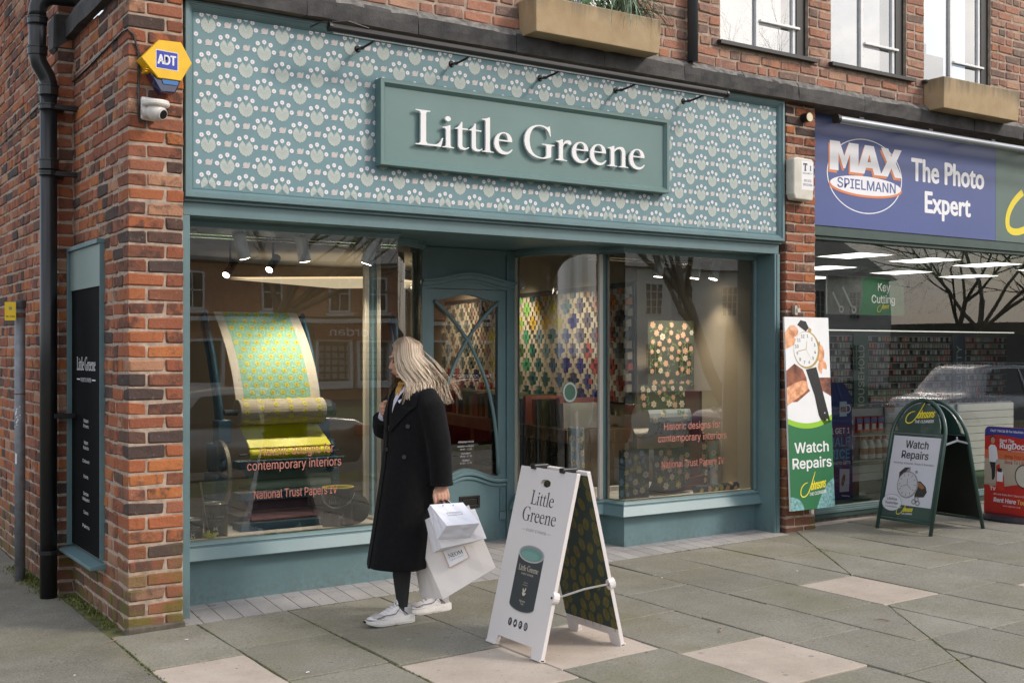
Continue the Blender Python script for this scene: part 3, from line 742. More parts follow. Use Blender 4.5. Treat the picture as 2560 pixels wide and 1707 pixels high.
mRev = M('reveal_black', (.015, .015, .016), .5, var=.1)
mRoomW = M('upstairs_room', (.5, .5, .5), .9, var=.1)
for wi, (a, b, zb) in enumerate(OPEN):
    fr = MB()
    zt = 5.6; y = 6.80
    jw = .036 if wi else .05
    xr = b - .105 if wi else b - .02
    def bar(x0, x1, z0, z1, y0=y - .02, y1=y + .03): fr.box((x0, y0, z0), (x1, y1, z1))
    bar(a, a + jw, zb, zt); bar(xr - jw, xr, zb, zt)
    xm = a + (xr - a) * .5; bar(xm - .018, xm + .018, zb, zt, y - .024)
    bar(a + jw, xm - .018, zb, zb + .022); bar(xm + .018, xr - jw, zb, zb + .022)
    zh = zb + .235
    bar(xm + .018, xr + .03, zh, zh + .022, y - .045, y + .0)
    wf = fr.build('window', mWin, up, bev=.004)
    gl = MB(); gl.quad((a + jw, y, zb + .02), (xr - jw, y, zb + .02), (xr - jw, y, zt), (a + jw, y, zt)); gl.build('pane', mGlassU, wf)
    if wi:
        s = MB(); s.box((xr, y - .03, zb - .002), (b + .004, 6.95, zt)); s.build('reveal', mRev, wf)
        s = MB(); s.prism([(6.80, zb), (6.68, zb - .006), (6.68, zb - .036), (6.80, zb - .03)], lambda u, v, d: (d, u, v), a - .045, b + .07); s.build('sill', mRev, wf)
    s = MB(); s.box((a - .3, 8.2, 3.6), (b + .3, 8.25, zt)); s.box((a - .3, 7.0, 3.55), (b + .3, 8.2, 3.6)); s.build('room_wall', mRoomW, wf)
    if wi == 1 or wi == 3:
        s = MB()
        if wi == 3:
            for q in range(13): s.box((a + .03, 6.90, zb + .03 + q * .03), (a + .25, 6.91, zb + .055 + q * .03))
            s.box((a + .28, 6.93, zb), (a + .55, 6.97, zb + .33))
        else: s.loft([[(a + .03 + .02 * math.sin(q * 1.1), 6.9 + .02 * math.cos(q * 2), zz) for q in range(5)] for zz in (zb, zt)], caps=False, closed=False)
        s.build('blind', mWhite, wf)

# cornice of dark stone blocks
cor = thing('stone_cornice', 'dark weathered stone cornice of long blocks running above both shop fascias', 'cornice', (6, 6.8, 3.73))
xs = [1.71, 2.86, 3.655, 4.44, 5.22, 6.01, 6.66, 7.29, 8.12, 8.9, 9.7, 10.5, 11.3, 12.2]
prof = [(6.95, 3.731), (6.665, 3.731), (6.663, 3.79), (6.665, 3.846), (6.680, 3.868), (6.712, 3.90), (6.7365, 3.906), (6.95, 3.906)]
rc = random.Random(8)
for i in range(len(xs) - 1):
    m = MB(); a, b = xs[i] + .002, xs[i + 1] - .002; n = 9; rg = []
    for q in range(n):
        x = a + (b - a) * q / (n - 1)
        rg.append([(x, yy + (rc.uniform(-.006, .006) if 0 < j < 6 else 0) + (.003 if q in (0, n - 1) and 0 < j < 6 else 0), zz + (rc.uniform(-.006, .006) if 3 <= j <= 5 else rc.uniform(-.002, .002) if j < 3 else 0)) for j, (yy, zz) in enumerate(prof)])
    m.loft(rg)
    for j, f in enumerate(m.f):
        cz = sum(m.v[v][2] for v in f) / len(f); cyv = sum(m.v[v][1] for v in f) / len(f)
        if cz > 3.856 and cyv < 6.75: m.m[j] = 1
        if cz < 3.732: m.m[j] = 2
    m.build('stone_block', [mStone, mStoneTop, M('cornice_soffit%d' % i, (.10, .075, .055), .9, var=.4, vs=9, bump=.5)] if i == 0 else [mStone, mStoneTop, bpy.data.materials['cornice_soffit0']], cor)
m = MB(); rg = []
for q in range(8):
    yy = 6.664 + (8.055 - 6.664) * q / 7
    rg.append([(xx_ + rc.uniform(-.005, .005), yy, zz + rc.uniform(-.003, .003)) for xx_, zz in ((1.764, 3.7305), (1.7105, 3.7305), (1.7095, 3.845), (1.735, 3.895), (1.764, 3.9055))])
m.loft(rg); m.build('stone_block', mStone, cor)
m = MB(); chamfer_box(m, (1.72, 8.16, 3.77), (.075, .1, .12), .02, rc); m.build('stone_block', mStone, cor)

# ------------------------------------------------------------------ the teal shopfront
sf = thing('shopfront', 'teal painted timber shopfront with daisy and snail patterned fascia and recessed arched door', 'shopfront', (4.65, 6.9, 0))
g = MB(); g.box((2.116, 6.775, 2.55), (7.19, 6.86, 3.727)); g.build('fascia_panel', mPaper, sf)
def frame4(m, x0, x1, z0, z1, prof_, mi=0):
    rings = []
    for sx, sz in ((0, 0), (1, 0), (1, 1), (0, 1)):
        rings.append([((x1 - o if sx else x0 + o), yy, (z1 - o if sz else z0 + o)) for o, yy in prof_])
    n = len(prof_)
    vs_ = [p for q in rings for p in q]; fs_ = []
    for k in range(4):
        for i in range(n - 1): fs_.append((k * n + i, ((k + 1) % 4) * n + i, ((k + 1) % 4) * n + i + 1, k * n + i + 1))
    m.add(vs_, fs_, mi)
m = MB(); frame4(m, 2.113, 7.193, 2.548, 3.729, [(0, 6.86), (0, 6.738), (.004, 6.734), (.026, 6.734), (.030, 6.744), (.034, 6.744), (.048, 6.757), (.054, 6.766), (.058, 6.764), (.062, 6.7745)])
m.build('fascia_frame', mTeal, sf)
# printed wallpaper: daisies, fan leaves and snails
pp = MB(); fp = front(0, 6.7735, 0)
def ell(cx, cy_, l, wd, ang, n=8):
    return circ(cx, cy_, l / 2, wd / 2, n, rot=ang)
def daisy(cx, cy_, r_):
    for k in range(12):
        a = 2 * PI * k / 12; poly(pp, fp, ell(cx + math.cos(a) * r_ * .68, cy_ + math.sin(a) * r_ * .68, r_ * .72, r_ * .36, a, 6), 1, .0006)
    poly(pp, fp, circ(cx, cy_, r_ * .55, n=10), 1, .0007); poly(pp, fp, circ(cx, cy_, r_ * .34, n=8), 2, .0009)
def motif(hx, hz_):
    for k in range(11):
        a = R(-90 + (k - 5) * 20.5); l = .059 - .003 * abs(k - 5)
        poly(pp, fp, [(hx, hz_)] + [(hx + math.cos(a) * q + math.cos(a + PI / 2) * s, hz_ - .002 + math.sin(a) * q + math.sin(a + PI / 2) * s) for q, s in ((l * .5, -.0072), (l * .86, -.0095), (l * .97, -.006), (l, 0), (l * .97, .006), (l * .86, .0095), (l * .5, .0072))], 0, .0002 + .00001 * k)
        if k < 10:
            a2 = a + R(10.2); line2(pp, fp, [(hx + math.cos(a2) * .012, hz_ + math.sin(a2) * .012), (hx + math.cos(a2) * l * .8, hz_ + math.sin(a2) * l * .8)], .0012, 5, .0004)
    for sg in (-1, 1):
        for q in range(3):
            a = R(90 - sg * (34 + q * 15)); l = .042
            poly(pp, fp, ell(hx + math.cos(a) * l * .55, hz_ + math.sin(a) * l * .55, l, .0125, a), 0, .00032 + .00002 * q)
    for dx, dz in ((0, .059), (-.042, .046), (.042, .046), (-.064, .003), (.064, .003)):
        if abs(dx) < .05: line2(pp, fp, [(hx, hz_)] + bez((hx, hz_), (hx + dx * .1, hz_ + dz * .5), (hx + dx * .5, hz_ + dz * .8), (hx + dx, hz_ + dz), 4), .0018, 4, .0005)
        daisy(hx + dx, hz_ + dz, .0152)
def snail(cx, cy_):
    poly(pp, fp, [(cx - .027, cy_ - .018), (cx + .016, cy_ - .018), (cx + .023, cy_ - .008), (cx + .026, cy_ + .012), (cx + .028, cy_ + .022), (cx + .022, cy_ + .016), (cx + .017, cy_ + .022), (cx + .016, cy_ + .012), (cx + .014, cy_ - .004), (cx - .016, cy_ - .012)], 3, .0002)
    poly(pp, fp, circ(cx - .001, cy_ + .001, .0185, .0172, 14), 3, .0004)
    ring2(pp, fp, cx, cy_ + .001, .0075, .0092, 2, .0006, 10)
PX, PZ = .2362, .2412
for j in range(-1, 11):
    for i in range(-1, 23):
        hx = 2.266 + PX * i + (PX / 2 if j % 2 else 0); hz_ = 3.611 - PZ / 2 * j
        if 3.43 < hx - .07 and hx + .07 < 5.83 and 2.9 < hz_ - .07 and hz_ + .07 < 3.37: pass
        else:
            if 2.12 < hx < 7.2 and 2.56 < hz_ < 3.70: motif(hx, hz_)
        sx, sz = hx + PX / 2, hz_ + .006
        if 2.20 < sx < 7.14 and 2.63 < sz < 3.645 and not (3.43 < sx - .03 and sx + .03 < 5.83 and 2.88 < sz - .02 and sz + .02 < 3.38): snail(sx, sz)
# trim what would run under the frame
kf = []
for f, mi in zip(pp.f, pp.m):
    if all(2.170 < pp.v[v][0] < 7.138 and 2.606 < pp.v[v][2] < 3.672 for v in f): kf.append((f, mi))
pp.f = [a for a, _ in kf]; pp.m = [b for _, b in kf]
pp.build('wallpaper_print', [mPLeaf, mPWhite, mPPink, mPSnail, mPStem, mPVein], sf)

def sweep(m, path, prof_, mi=0, closed=True):
    """profile points (offset to the street side, z) carried along a plan path"""
    n = len(path); rings = []
    for i in range(n):
        p = Vector(path[i]); d = []
        if i > 0: d.append((p - Vector(path[i - 1])).normalized())
        if i < n - 1: d.append((Vector(path[i + 1]) - p).normalized())
        nn = [Vector((q.y, -q.x)) for q in d]; mt = sum(nn, Vector((0, 0)))
        mt = mt * (len(nn) / mt.length_squared) if mt.length_squared > .1 else nn[0]
        if len(nn) == 1: mt = nn[0]
        rings.append([(p.x + mt.x * o, p.y + mt.y * o, z) for o, z in prof_])
    if closed: m.loft(rings)
    else: m.loft(rings, caps=False, closed=False)
LP = [(2.162, 7.03), (3.68, 7.03), (3.69, 7.43)] + circ(3.69, 7.92, .63, .49, 10, -PI / 2 + .02, 0)
RP = [(5.674 - .44 * math.cos(a), 7.85 - .6 * math.sin(a)) for a in [PI / 2 * k / 10 for k in range(10)]] + [(5.674, 7.25), (5.70, 7.03), (7.138, 7.03)]
for pth, side in ((LP, 0), (RP, 1)):
    m = MB(); sweep(m, pth, [(0, -.05), (0, .345), (-.05, .345), (-.05, -.05)]); m.build('stallriser', mTeal, sf)
    m = MB(); sweep(m, pth, [(-.05, .335), (.012, .333), (.082, .329), (.086, .335), (.052, .405), (.044, .409), (.043, .416), (.05, .420), (.047, .428), (.022, .440), (-.05, .441)]); m.build('sill', mTeal, sf)
    m = MB(); sweep(m, pth, [(-.05, 2.404), (.012, 2.404), (.016, 2.425), (.028, 2.432), (.03, 2.462), (-.05, 2.462)]); m.build('window_head', mTeal, sf)
    m = MB(); sweep(m, pth, [(-.052, .42), (-.015, .42), (-.015, .448), (-.052, .448)]); m.build('inner_bead', mCream, sf)
    m = MB()
    if side == 0: m.quad((2.17, 7.02, .43), (3.683, 7.02, .43), (3.683, 7.02, 2.405), (2.17, 7.02, 2.405)); m.quad((3.687, 7.024, .43), (3.693, 7.41, .43), (3.693, 7.41, 2.405), (3.687, 7.024, 2.405))
    else: m.quad((5.702, 7.02, .43), (7.11, 7.02, .43), (7.11, 7.02, 2.405), (5.702, 7.02, 2.405)); m.quad((5.676, 7.235, .43), (5.698, 7.024, .43), (5.698, 7.024, 2.405), (5.676, 7.235, 2.405))
    m.build('window_pane', mGlass, sf)
    m = MB(); cp = pth[3:] if side == 0 else pth[:10]
    m.loft([[(x, y, .43) for x, y in cp], [(x, y, 2.405) for x, y in cp]], caps=False, closed=False)
    m.build('curved_pane', mGlassC, sf, smooth=True)
    m = MB()
    if side == 0: m.box((3.665, 7.42, .43), (3.712, 7.462, 2.404))
    else: m.box((5.655, 7.238, .43), (5.698, 7.278, 2.404))
    m.build('window_post', mTeal, sf, bev=.004)
    m = MB()
    if side == 0: m.box((3.63, 7.42, .44), (3.664, 7.46, 2.404)); m.box((2.163, 7.035, .44), (2.175, 7.1, 2.404))
    else: m.box((5.6985, 7.24, .44), (5.722, 7.278, 2.404)); m.box((5.236, 7.86, .44), (5.262, 7.9, 2.404)); m.box((5.62, 7.24, .44), (5.654, 7.275, 2.404))
    m.build('inner_post', mCream, sf, bev=.003)
# right hand timber frame beside the pane
m = MB(); m.box((7.11, 7.0, .44), (7.1365, 7.05, 2.404)); m.build('window_frame', mTeal, sf, bev=.004)
m = MB(); m.box((2.12, 6.80, 2.447), (7.187, 6.95, 2.5485)); m.box((2.118, 6.772, 2.528), (7.189, 6.80, 2.5483)); m.build('lintel', mTeal, sf, bev=.003)
m = MB(); m.box((2.12, 6.951, 2.4625), (7.187, 8.1, 2.52)); m.build('soffit', mTeal, sf)
for a, b in ((2.114, 2.163), (7.138, 7.194)):
    m = MB(); m.box((a, 6.80, -.03), (b, 7.08, 2.4465))
    if a > 3: m.box((a + .022, 6.793, -.03), (b, 6.7995, 2.446))
    m.build('pilaster', mTeal, sf, bev=.004)
# door -------------------------------------------------------------
yd = 7.92; fd = front(0, yd, 0)
m = MB()
m.box((4.315, yd - .02, .03), (4.40, yd + .06, 2.46)); m.box((5.165, yd - .02, .03), (5.262, yd + .06, 2.46))
m.box((4.40, yd, 2.13), (5.165, yd + .06, 2.46)); m.build('door_frame', mTeal, sf, bev=.004)
m = MB(); m.box((4.36, yd - .012, 2.42), (5.22, yd - .001, 2.458)); m.box((5.19, yd - .03, 2.30), (5.258, yd - .021, 2.458)); m.build('transom_panel', mTeal, sf, bev=.003)
def wave(x, a0=4.395, a1=5.17): t = (x - a0) / (a1 - a0); return .5 - .5 * math.cos(2 * PI * min(1, max(0, t)))
m = MB(); xs = [4.36 + .89 * i / 28 for i in range(29)]
pf = [(0, -.075), (.012, -.075), (.014, -.055), (.03, -.048), (.034, -.02), (.055, -.012), (.058, .0), (0, .0)]
m.loft([[(x, yd - .002 - o, 2.195 + .065 * wave(x, 4.36, 5.25) + z) for o, z in pf] for x in xs]); m.build('door_hood', mTeal, sf, smooth=False)
DX0, DX1 = 4.403, 5.162; GX0, GX1 = 4.478, 5.087
zb_ = lambda x: .600 + .075 * wave(x, GX0, GX1); zt_ = lambda x: 2.035 + .05 * wave(x, GX0, GX1)
m = MB(); N = 24
def dbar(poly_): m.prism(poly_, fd, -.045, 0)
gx = [GX0 + (GX1 - GX0) * i / N for i in range(N + 1)]
dbar([(DX0, .075), (GX0, .075), (GX0, 2.125), (DX0, 2.125)]); dbar([(GX1, .075), (DX1, .075), (DX1, 2.125), (GX1, 2.125)])
for i in range(N):
    a, b = gx[i], gx[i + 1]
    dbar([(a, .075), (b, .075), (b, zb_(b)), (a, zb_(a))]); dbar([(a, zt_(a)), (b, zt_(b)), (b, 2.125), (a, 2.125)])
door = m.build('door', mTeal, sf)
m = MB(); xs = [4.405 + .755 * i / 30 for i in range(31)]
for off, o in ((0, .028), (-.035, .016)):
    m.loft([[(x, yd - oo, .545 + off + .075 * wave(x, 4.46, 5.10) + z) for oo, z in ((0, 0), (o, .006), (o, .02), (o * .6, .03), (0, .032))] for x in xs])
m.build('moulding', mTeal, door)
m = MB(); m.box((5.10, yd - .014, .31), (5.15, yd, .50))
for q in range(3): m.box((5.106 + q * .014, yd - .02, .32), (5.114 + q * .014, yd - .0142, .495))
m.box((5.095, yd - .016, .24), (5.155, yd, .305)); m.build('corner_bracket', mTeal, door)
m = MB()
for sg in (0, 1):
    pth = [(4.478, 2.03)] + bez((4.478, 2.03), (4.66, 1.90), (4.93, 1.62), (5.03, 1.15), 12) + bez((5.03, 1.15), (5.06, 1.0), (5.078, .85), (5.083, .62), 6)
    if sg: pth = [(9.565 - x, z) for x, z in pth]
    m.tube([(x, yd - .008 - .004 * sg, z) for x, z in pth], .017, 6)
m.build('glazing_bar', mTeal, door, smooth=True)
m = MB(); m.add([fd(x, zb_(x) - .003, -.02) for x in gx] + [fd(x, zt_(x) + .003, -.02) for x in gx], [(i, i + 1, N + 2 + i, N + 1 + i) for i in range(N)]); m.build('pane', mGlass, door)
m = MB(); frame4(m, 4.715, 4.905, .355, .455, [(0, yd), (0, yd - .012), (.02, yd - .012), (.024, yd - .004), (.026, yd - .004)]); m.box((4.742, yd - .009, .384), (4.878, yd - .001, .428)); m.build('letterbox', M('bronze', (.03, .027, .025), .45, metal=.5), door, bev=.002)
m = MB(); m.box((4.40, yd - .03, .045), (5.165, yd + .05, .072)); m.build('threshold', M('aluminium', (.55, .55, .56), .4, metal=.6), sf, bev=.004)
# white lettering on the door glass
m = MB(); fdt = front(0, yd + .018, 0)
for s, z, h in (('Paint & Paper', 1.30, .012), ('Traditional Wallpaper Samples', 1.14, .009), ('Wallpaper Books', 1.05, .009), ('enquiries welcome', .985, .009),
                ('OPENING HOURS', .885, .013), ('MONDAY to FRIDAY', .85, .012), ('09.30 - 17.30', .826, .012), ('SATURDAY', .792, .012), ('09.30 - 17.30', .77, .012), ('SUNDAY', .736, .012), ('11.00 - 17.00', .714, .012)):
    if s.startswith(('Trad', 'enq', 'Wallpaper B', 'Paint')): continue
    text(m, fdt, s, 4.79, z, h, 0, align='c', d=0)
m.build('door_lettering', mLetter, door)

# shop sign
sg = thing('shop_sign', 'framed teal name board with white Little Greene serif letters on the patterned fascia', 'shop sign', (4.63, 6.72, 2.85))
m = MB(); m.box((3.40, 6.722, 2.862), (5.868, 6.773, 3.402)); m.build('board', mTealD, sg)
m = MB(); frame4(m, 3.388, 5.880, 2.848, 3.416, [(0, 6.774), (0, 6.697), (.003, 6.694), (.026, 6.694), (.034, 6.705), (.042, 6.714), (.046, 6.7215)]); m.build('board_frame', mTealD, sg)
x = 3.645; sc_ = .233; tot = 0
for ch in 'Little Greene': tot += SERIF[ch][0]
kx = 1.983 / (tot / 100 - .03)
fl = front(0, 6.705, 0)
for ch in 'Little Greene':
    if ch != ' ':
        m = MB(); v_, f_, wd_ = tgeo(ch, 'serif'); text(m, fl, ch, x, 3.006 , sc_, 0, d=0, fnt='serif', width=wd_ * kx, th=.016)
        for q in ((.12, .2), (.12, .6)): pass
        m.build('letter', mLetter, sg)
        m2 = MB()
    x += SERIF[ch][0] / 100 * kx

# LED bar over the fascia
lb_ = thing('sign_light', 'long slim black light bar on short arms above the patterned teal fascia', 'sign light', (4.6, 6.5, 3.62))
m = MB(); m.tube([(2.945, 6.5, 3.63), (6.29, 6.5, 3.63)], .026, 14); m.lathe([(.030, 0), (.030, .02)], (2.93, 6.5, 3.63), 14, 'X'); m.lathe([(.030, 0), (.030, .02)], (6.28, 6.5, 3.63), 14, 'X'); m.build('housing', mBlackM, lb_, smooth=False)
m = MB(); m.box((2.97, 6.507, 3.598), (6.27, 6.521, 3.6035)); m.build('led_strip', M('led_lens', (.8, .8, .8), .3, var=.5, vs=150), lb_)
for x in (3.27, 3.98, 4.72, 5.42, 6.1):
    m = MB(); m.tube([(x - .01, 6.77, 3.60), (x - .02, 6.70, 3.585), (x, 6.60, 3.60), (x, 6.51, 3.615)], .008, 8); m.lathe([(.018, -.008), (.024, 0)], (x - .01, 6.772, 3.60), 10, 'Y'); m.box((x - .028, 6.69, 3.58), (x - .004, 6.71, 3.598)); m.build('arm', mBlackM, lb_)
m = MB(); m.tube([(2.93, 6.5, 3.64), (2.915, 6.49, 3.652), (2.90, 6.53, 3.66), (2.9, 6.7, 3.67)], .006, 6); m.tube([(2.95, 6.49, 3.66), (3.05, 6.47, 3.675), (3.2, 6.49, 3.66)], .005, 6); m.build('cable', mBlack, lb_)
# ------------------------------------------------------------------ inside the paint shop
mBeige = M('beige_wall', (.40, .345, .27), .85, var=.05, vs=2)
mFloorI = M('shop_floor', (.16, .13, .10), .6, var=.15, vs=3)
mCeil = M('shop_ceiling', (.42, .40, .36), .9, var=.04)
mDarkI = M('dark_joinery', (.035, .033, .034), .6, var=.1)
mOak = M('oak_counter', (.21, .15, .10), .55, var=.2, vs=5)
room = bpy.data.objects.new('shop_room', None); col.objects.link(room); room['kind'] = 'structure'
def rbox(name, a, b, mat): m = MB(); m.box(a, b); return m.build(name, mat, room)
rbox('floor', (2.1, 7.98, -.05), (9, 14, .06), mFloorI)
rbox('ceiling', (2.1, 8.12, 2.70), (9, 14, 2.75), mCeil)
rbox('bulkhead', (2.1, 8.101, 2.47), (9, 8.119, 2.75), mBeige)
rbox('wall', (2.12, 7.09, -.05), (2.16, 14, 2.75), mBeige)
rbox('wall', (2.1, 13.6, -.05), (9, 13.7, 2.75), mBeige)
rbox('wall', (7.137, 7.081, .43), (7.18, 8.1, 2.46), mBeige)
rbox('window_floor', (2.17, 7.082, .36), (3.63, 8.0, .4295), mWhite)
rbox('window_floor', (5.73, 7.082, .36), (7.136, 8.0, .4295), mWhite)
m = MB(); m.prism([(6.72, 8.1), (7.62, 13.6), (9, 13.6), (9, 8.1)], lambda u, v, d: (u, v, d), .061, 2.699); m.build('wall', mBeige, room)
rbox('room_divider', (5.72, 10.9, .061), (5.80, 11.0, 2.69), mOak)
# a beige ceiling panel deep in the shop; its lit look is added glow
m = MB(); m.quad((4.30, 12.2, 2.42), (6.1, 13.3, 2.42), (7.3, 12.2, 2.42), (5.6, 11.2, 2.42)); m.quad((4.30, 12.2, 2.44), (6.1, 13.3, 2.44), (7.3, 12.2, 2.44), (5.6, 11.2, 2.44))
tag(m.build('ceiling_panel', M('beige_panel_glow', (.5, .42, .3), .8, var=0, emit=((1, .80, .52), .45))), 'long beige lit ceiling panel hanging deep inside the teal shop', 'ceiling panel')

# wall of coloured sample blocks
cw = thing('sample_wall', 'wall display of projecting square paint sample blocks in many colours and cream', 'wall display', (7.1, 10.5, 1.2))
A0, A1 = Vector((6.712, 8.12, 0)), Vector((7.50, 12.95, 0)); Uw = (A1 - A0).normalized(); Lw = (A1 - A0).length; Nw = Vector((-Uw.y, Uw.x, 0))
fw = pm((A0.x, A0.y, 0), Uw, (0, 0, 1), Nw)
m = MB(); m.prism([(0, 1.13), (Lw, 1.13), (Lw, 2.27), (0, 2.27)], fw, .002, .012); m.build('back_board', mDarkI, cw)
COLS = [(.04, .04, .045), (.02, .025, .06), (.30, .05, .03), (.42, .05, .04), (.55, .20, .03), (.42, .22, .16), (.10, .09, .14), (.03, .03, .20), (.07, .13, .24),
        (.12, .20, .24), (.20, .45, .10), (.06, .28, .14), (.02, .10, .10), (.45, .42, .06), (.50, .33, .05), (.25, .20, .04), (.08, .12, .04), (.30, .20, .15), (.16, .15, .13), (.12, .14, .12)]
mBlk = [M('block%d' % i, c, .7, var=0) for i, c in enumerate(COLS)]; mBlkW = M('block_cream', (.50, .44, .35), .75, var=.03)
bm_ = {}
def blk(mat):
    if mat.name not in bm_:
        q = MB(); q.loft([[(-.034, 0, -.036), (.034, 0, -.036), (.034, 0, .034), (-.034, 0, .034)][::-1], [(-.034, -.05, -.036), (.034, -.05, -.036), (.034, -.05, .018), (-.034, -.05, .018)][::-1]])
        bm_[mat.name] = q.mesh('sample_block', mat)
    return bm_[mat.name]
ang = math.atan2(Uw.y, Uw.x); blocks = []
for i in range(1, int(Lw / .053)):
    for j in range(0, 21):
        if (i + j) % 2 == 0: continue
        mat = mBlkW
        for b in (j // 3 - 1, j // 3, j // 3 + 1):
            for a in range(-2, 40):
                ci, cj = 6 * a + 3 * (b % 2), 3 * b
                if abs(i - ci) + abs(j - cj) == 1:
                    t = i / (Lw / .053); rr = random.Random(ci * 31 + cj)
                    hue_ = (cj / 20)
                    base = [0, 2, 3, 6, 7, 8, 9, 12, 11, 16, 15, 13, 17, 18, 19, 17, 18, 19][min(17, int(t * 17 + rr.random() * 1.4))]
                    if hue_ > .6 and rr.random() < .8: base = [4, 4, 5, 6, 9, 13, 14, 14, 10, 13, 15, 17, 18, 5, 18, 19, 18, 17][min(17, int(t * 17 + rr.random()))]
                    if hue_ < .25: base = [1, 2, 3, 7, 1, 8, 12, 12, 16, 16, 15, 3, 2, 1, 0, 2, 3, 0][min(17, int(t * 17 + rr.random()))]
                    mat = mBlk[base]
        p = fw(i * .053, 1.19 + j * .050, .013 + .004 * ((i * 7 + j * 3) % 5) + rnd.uniform(-.001, .001)); blocks.append((i, p, mat))
blocks.sort(key=lambda q: q[0])
for k, (i, p, mat) in enumerate(blocks[:298]):
    o = bpy.data.objects.new('sample_block', blk(mat)); col.objects.link(o); o.parent = cw; o.location = p - wl(cw); o.rotation_euler = (0, 0, ang + PI)
rest = MB(); mats = [mBlkW] + mBlk
for i, p, mat in blocks[298:]:
    q = blk(mat); cr, sr = math.cos(ang + PI), math.sin(ang + PI)
    rest.add([(p.x + v.co.x * cr - v.co.y * sr, p.y + v.co.x * sr + v.co.y * cr, p.z + v.co.z) for v in q.vertices], [tuple(f.vertices) for f in q.polygons], mats.index(mat))
rest.build('sample_blocks', mats, cw, kind='stuff')

# counter under the blocks, with racks of pattern books
ct = thing('counter', 'long oak counter with open shelves of dark tins below the sample wall', 'counter', (6.6, 10.2, .06))
fc = pm((A0.x, A0.y, 0), Uw, (0, 0, 1), Nw)
m = MB(); m.prism([(0, .80), (4.8, .80), (4.8, .92), (0, .92)], fc, .02, .70); m.build('worktop', mOak, ct, bev=.004)
for u in (0, 1.1, 2.3, 3.5, 4.7):
    m = MB(); m.prism([(u, .062), (u + .09, .062), (u + .09, .799), (u, .799)], fc, .06, .66); m.build('upright', mOak, ct)
m = MB(); m.prism([(.09, .43), (4.7, .43), (4.7, .45), (.09, .45)], fc, .06, .6); m.build('shelf', mDarkI, ct)
m = MB(); m.prism([(.09, .062), (4.7, .062), (4.7, .78), (.09, .78)], fc, .021, .05); m.build('back_board', mDarkI, ct)
bcols = [(.42, .36, .28), (.30, .05, .05), (.12, .15, .04), (.05, .05, .06), (.36, .33, .28), (.45, .18, .14), (.05, .08, .15), (.40, .30, .2), (.5, .48, .44), (.55, .16, .14), (.2, .22, .10), (.03, .10, .09)]
bwords = ['cream', 'dark red', 'olive', 'black', 'stone coloured', 'coral', 'navy', 'tan', 'white', 'salmon', 'moss green', 'bottle green']
mB = [M('book%d' % i, c, .6, var=0) for i, c in enumerate(bcols)]
u = .22; kbk = 0; books = []; seen = set(); seq = [1, 4]
def pick():
    for _ in range(200):
        c = rnd.randrange(12)
        if c != seq[-1] and (seq[-2], seq[-1], c) not in seen and c != seq[-2]: break
    seen.add((seq[-2], seq[-1], c)); seq.append(c); return c

while u < 4.4:
    t = rnd.choice([.06, .08, .10]); hh = rnd.uniform(.20, .27); ci = pick(); dd = rnd.uniform(.38, .5)
    m = MB(); tl = .07
    m.prism([(u, .921), (u + t, .921), (u + t, .921 + hh), (u, .921 + hh)], lambda a, b, d: fc(a + (b - .921) * tl, b, d), .14, .14 + dd)
    bk = m.build('pattern_book', mB[ci]); books.append((bk, bwords[ci]))
    o = bk
    u += t + .004; kbk += 1
    if kbk % 7 == 0: u += .16
for k, (bk, wd_) in enumerate(books):
    if k == 0: lb__ = '%s pattern book first in the row on the oak counter' % wd_
    elif k == len(books) - 1: lb__ = '%s pattern book last in the row on the oak counter' % wd_
    else: lb__ = '%s pattern book between %s and %s ones on the oak counter' % (wd_, books[k - 1][1], books[k + 1][1])
    tag(bk, lb__, 'book', 'pattern books on the counter')
for k, u in enumerate((.3, .55, .8, 1.4, 1.6, 1.85, 2.5)):
    for z in (.062, .451):
        m = MB(); m.lathe([(.07, 0), (.07, .17), (.066, .175)], fc(u, z, .40), 16); m.lathe([(.0705, .03), (.0705, .06)], fc(u, z, .40), 5, 'Z', 1, False, 3.6, 4.4)
        tag(m.build('paint_tin', [mDarkI, mWhite]), 'dark paint tin, %s from the porch glass on the %s shelf under the counter' % (('first', 'second', 'third', 'fourth', 'fifth', 'sixth', 'seventh')[k], 'lower' if z < .2 else 'upper'), 'paint tin', 'tins under the counter')

# ceiling spotlights -------------------------------------------------
mLensW = M('spot_lens', (1, .9, .75), .3, var=0, emit=((1, .86, .66), 14))
def spot(x, y, z, dx, dy, tilt, label, cat='spotlight', mat=None, L_=.17, r=.042, ceil=2.462, power=0, group=None, track=True):
    d = Vector((dx, dy, -tilt)).normalized(); t = thing('spotlight', label, cat, (x, y, z), group)
    m = MB(); m.tube([Vector((x, y, z)) - d * L_ * .5, Vector((x, y, z)) + d * L_ * .5], r, 16); m.build('lamp_body', mat or mWhite, t)
    e = Vector((x, y, z)) + d * (L_ * .5 + .0015); m = MB(); m.tube([e, e + d * .002], r * .86, 16); m.build('lens', mLensW, t)
    m = MB(); m.tube([(x, y, z + .03), (x, y, ceil - .02)], .010, 8); m.box((x - .05, y - .02, ceil - .03), (x + .05, y + .02, ceil - .001)); m.build('stem', mat or mWhite, t)
    if power:
        l = bpy.data.lights.new('spot', 'SPOT'); l.energy = power; l.color = (1, .84, .62); l.spot_size = R(95); l.spot_blend = .6; l.shadow_soft_size = .04
        lo = bpy.data.objects.new('spot_lamp', l); col.objects.link(lo); lo.parent = t; lo.location = e + d * .01 - Vector((x, y, z)); lo.rotation_euler = (-d).to_track_quat('Z', 'Y').to_euler()
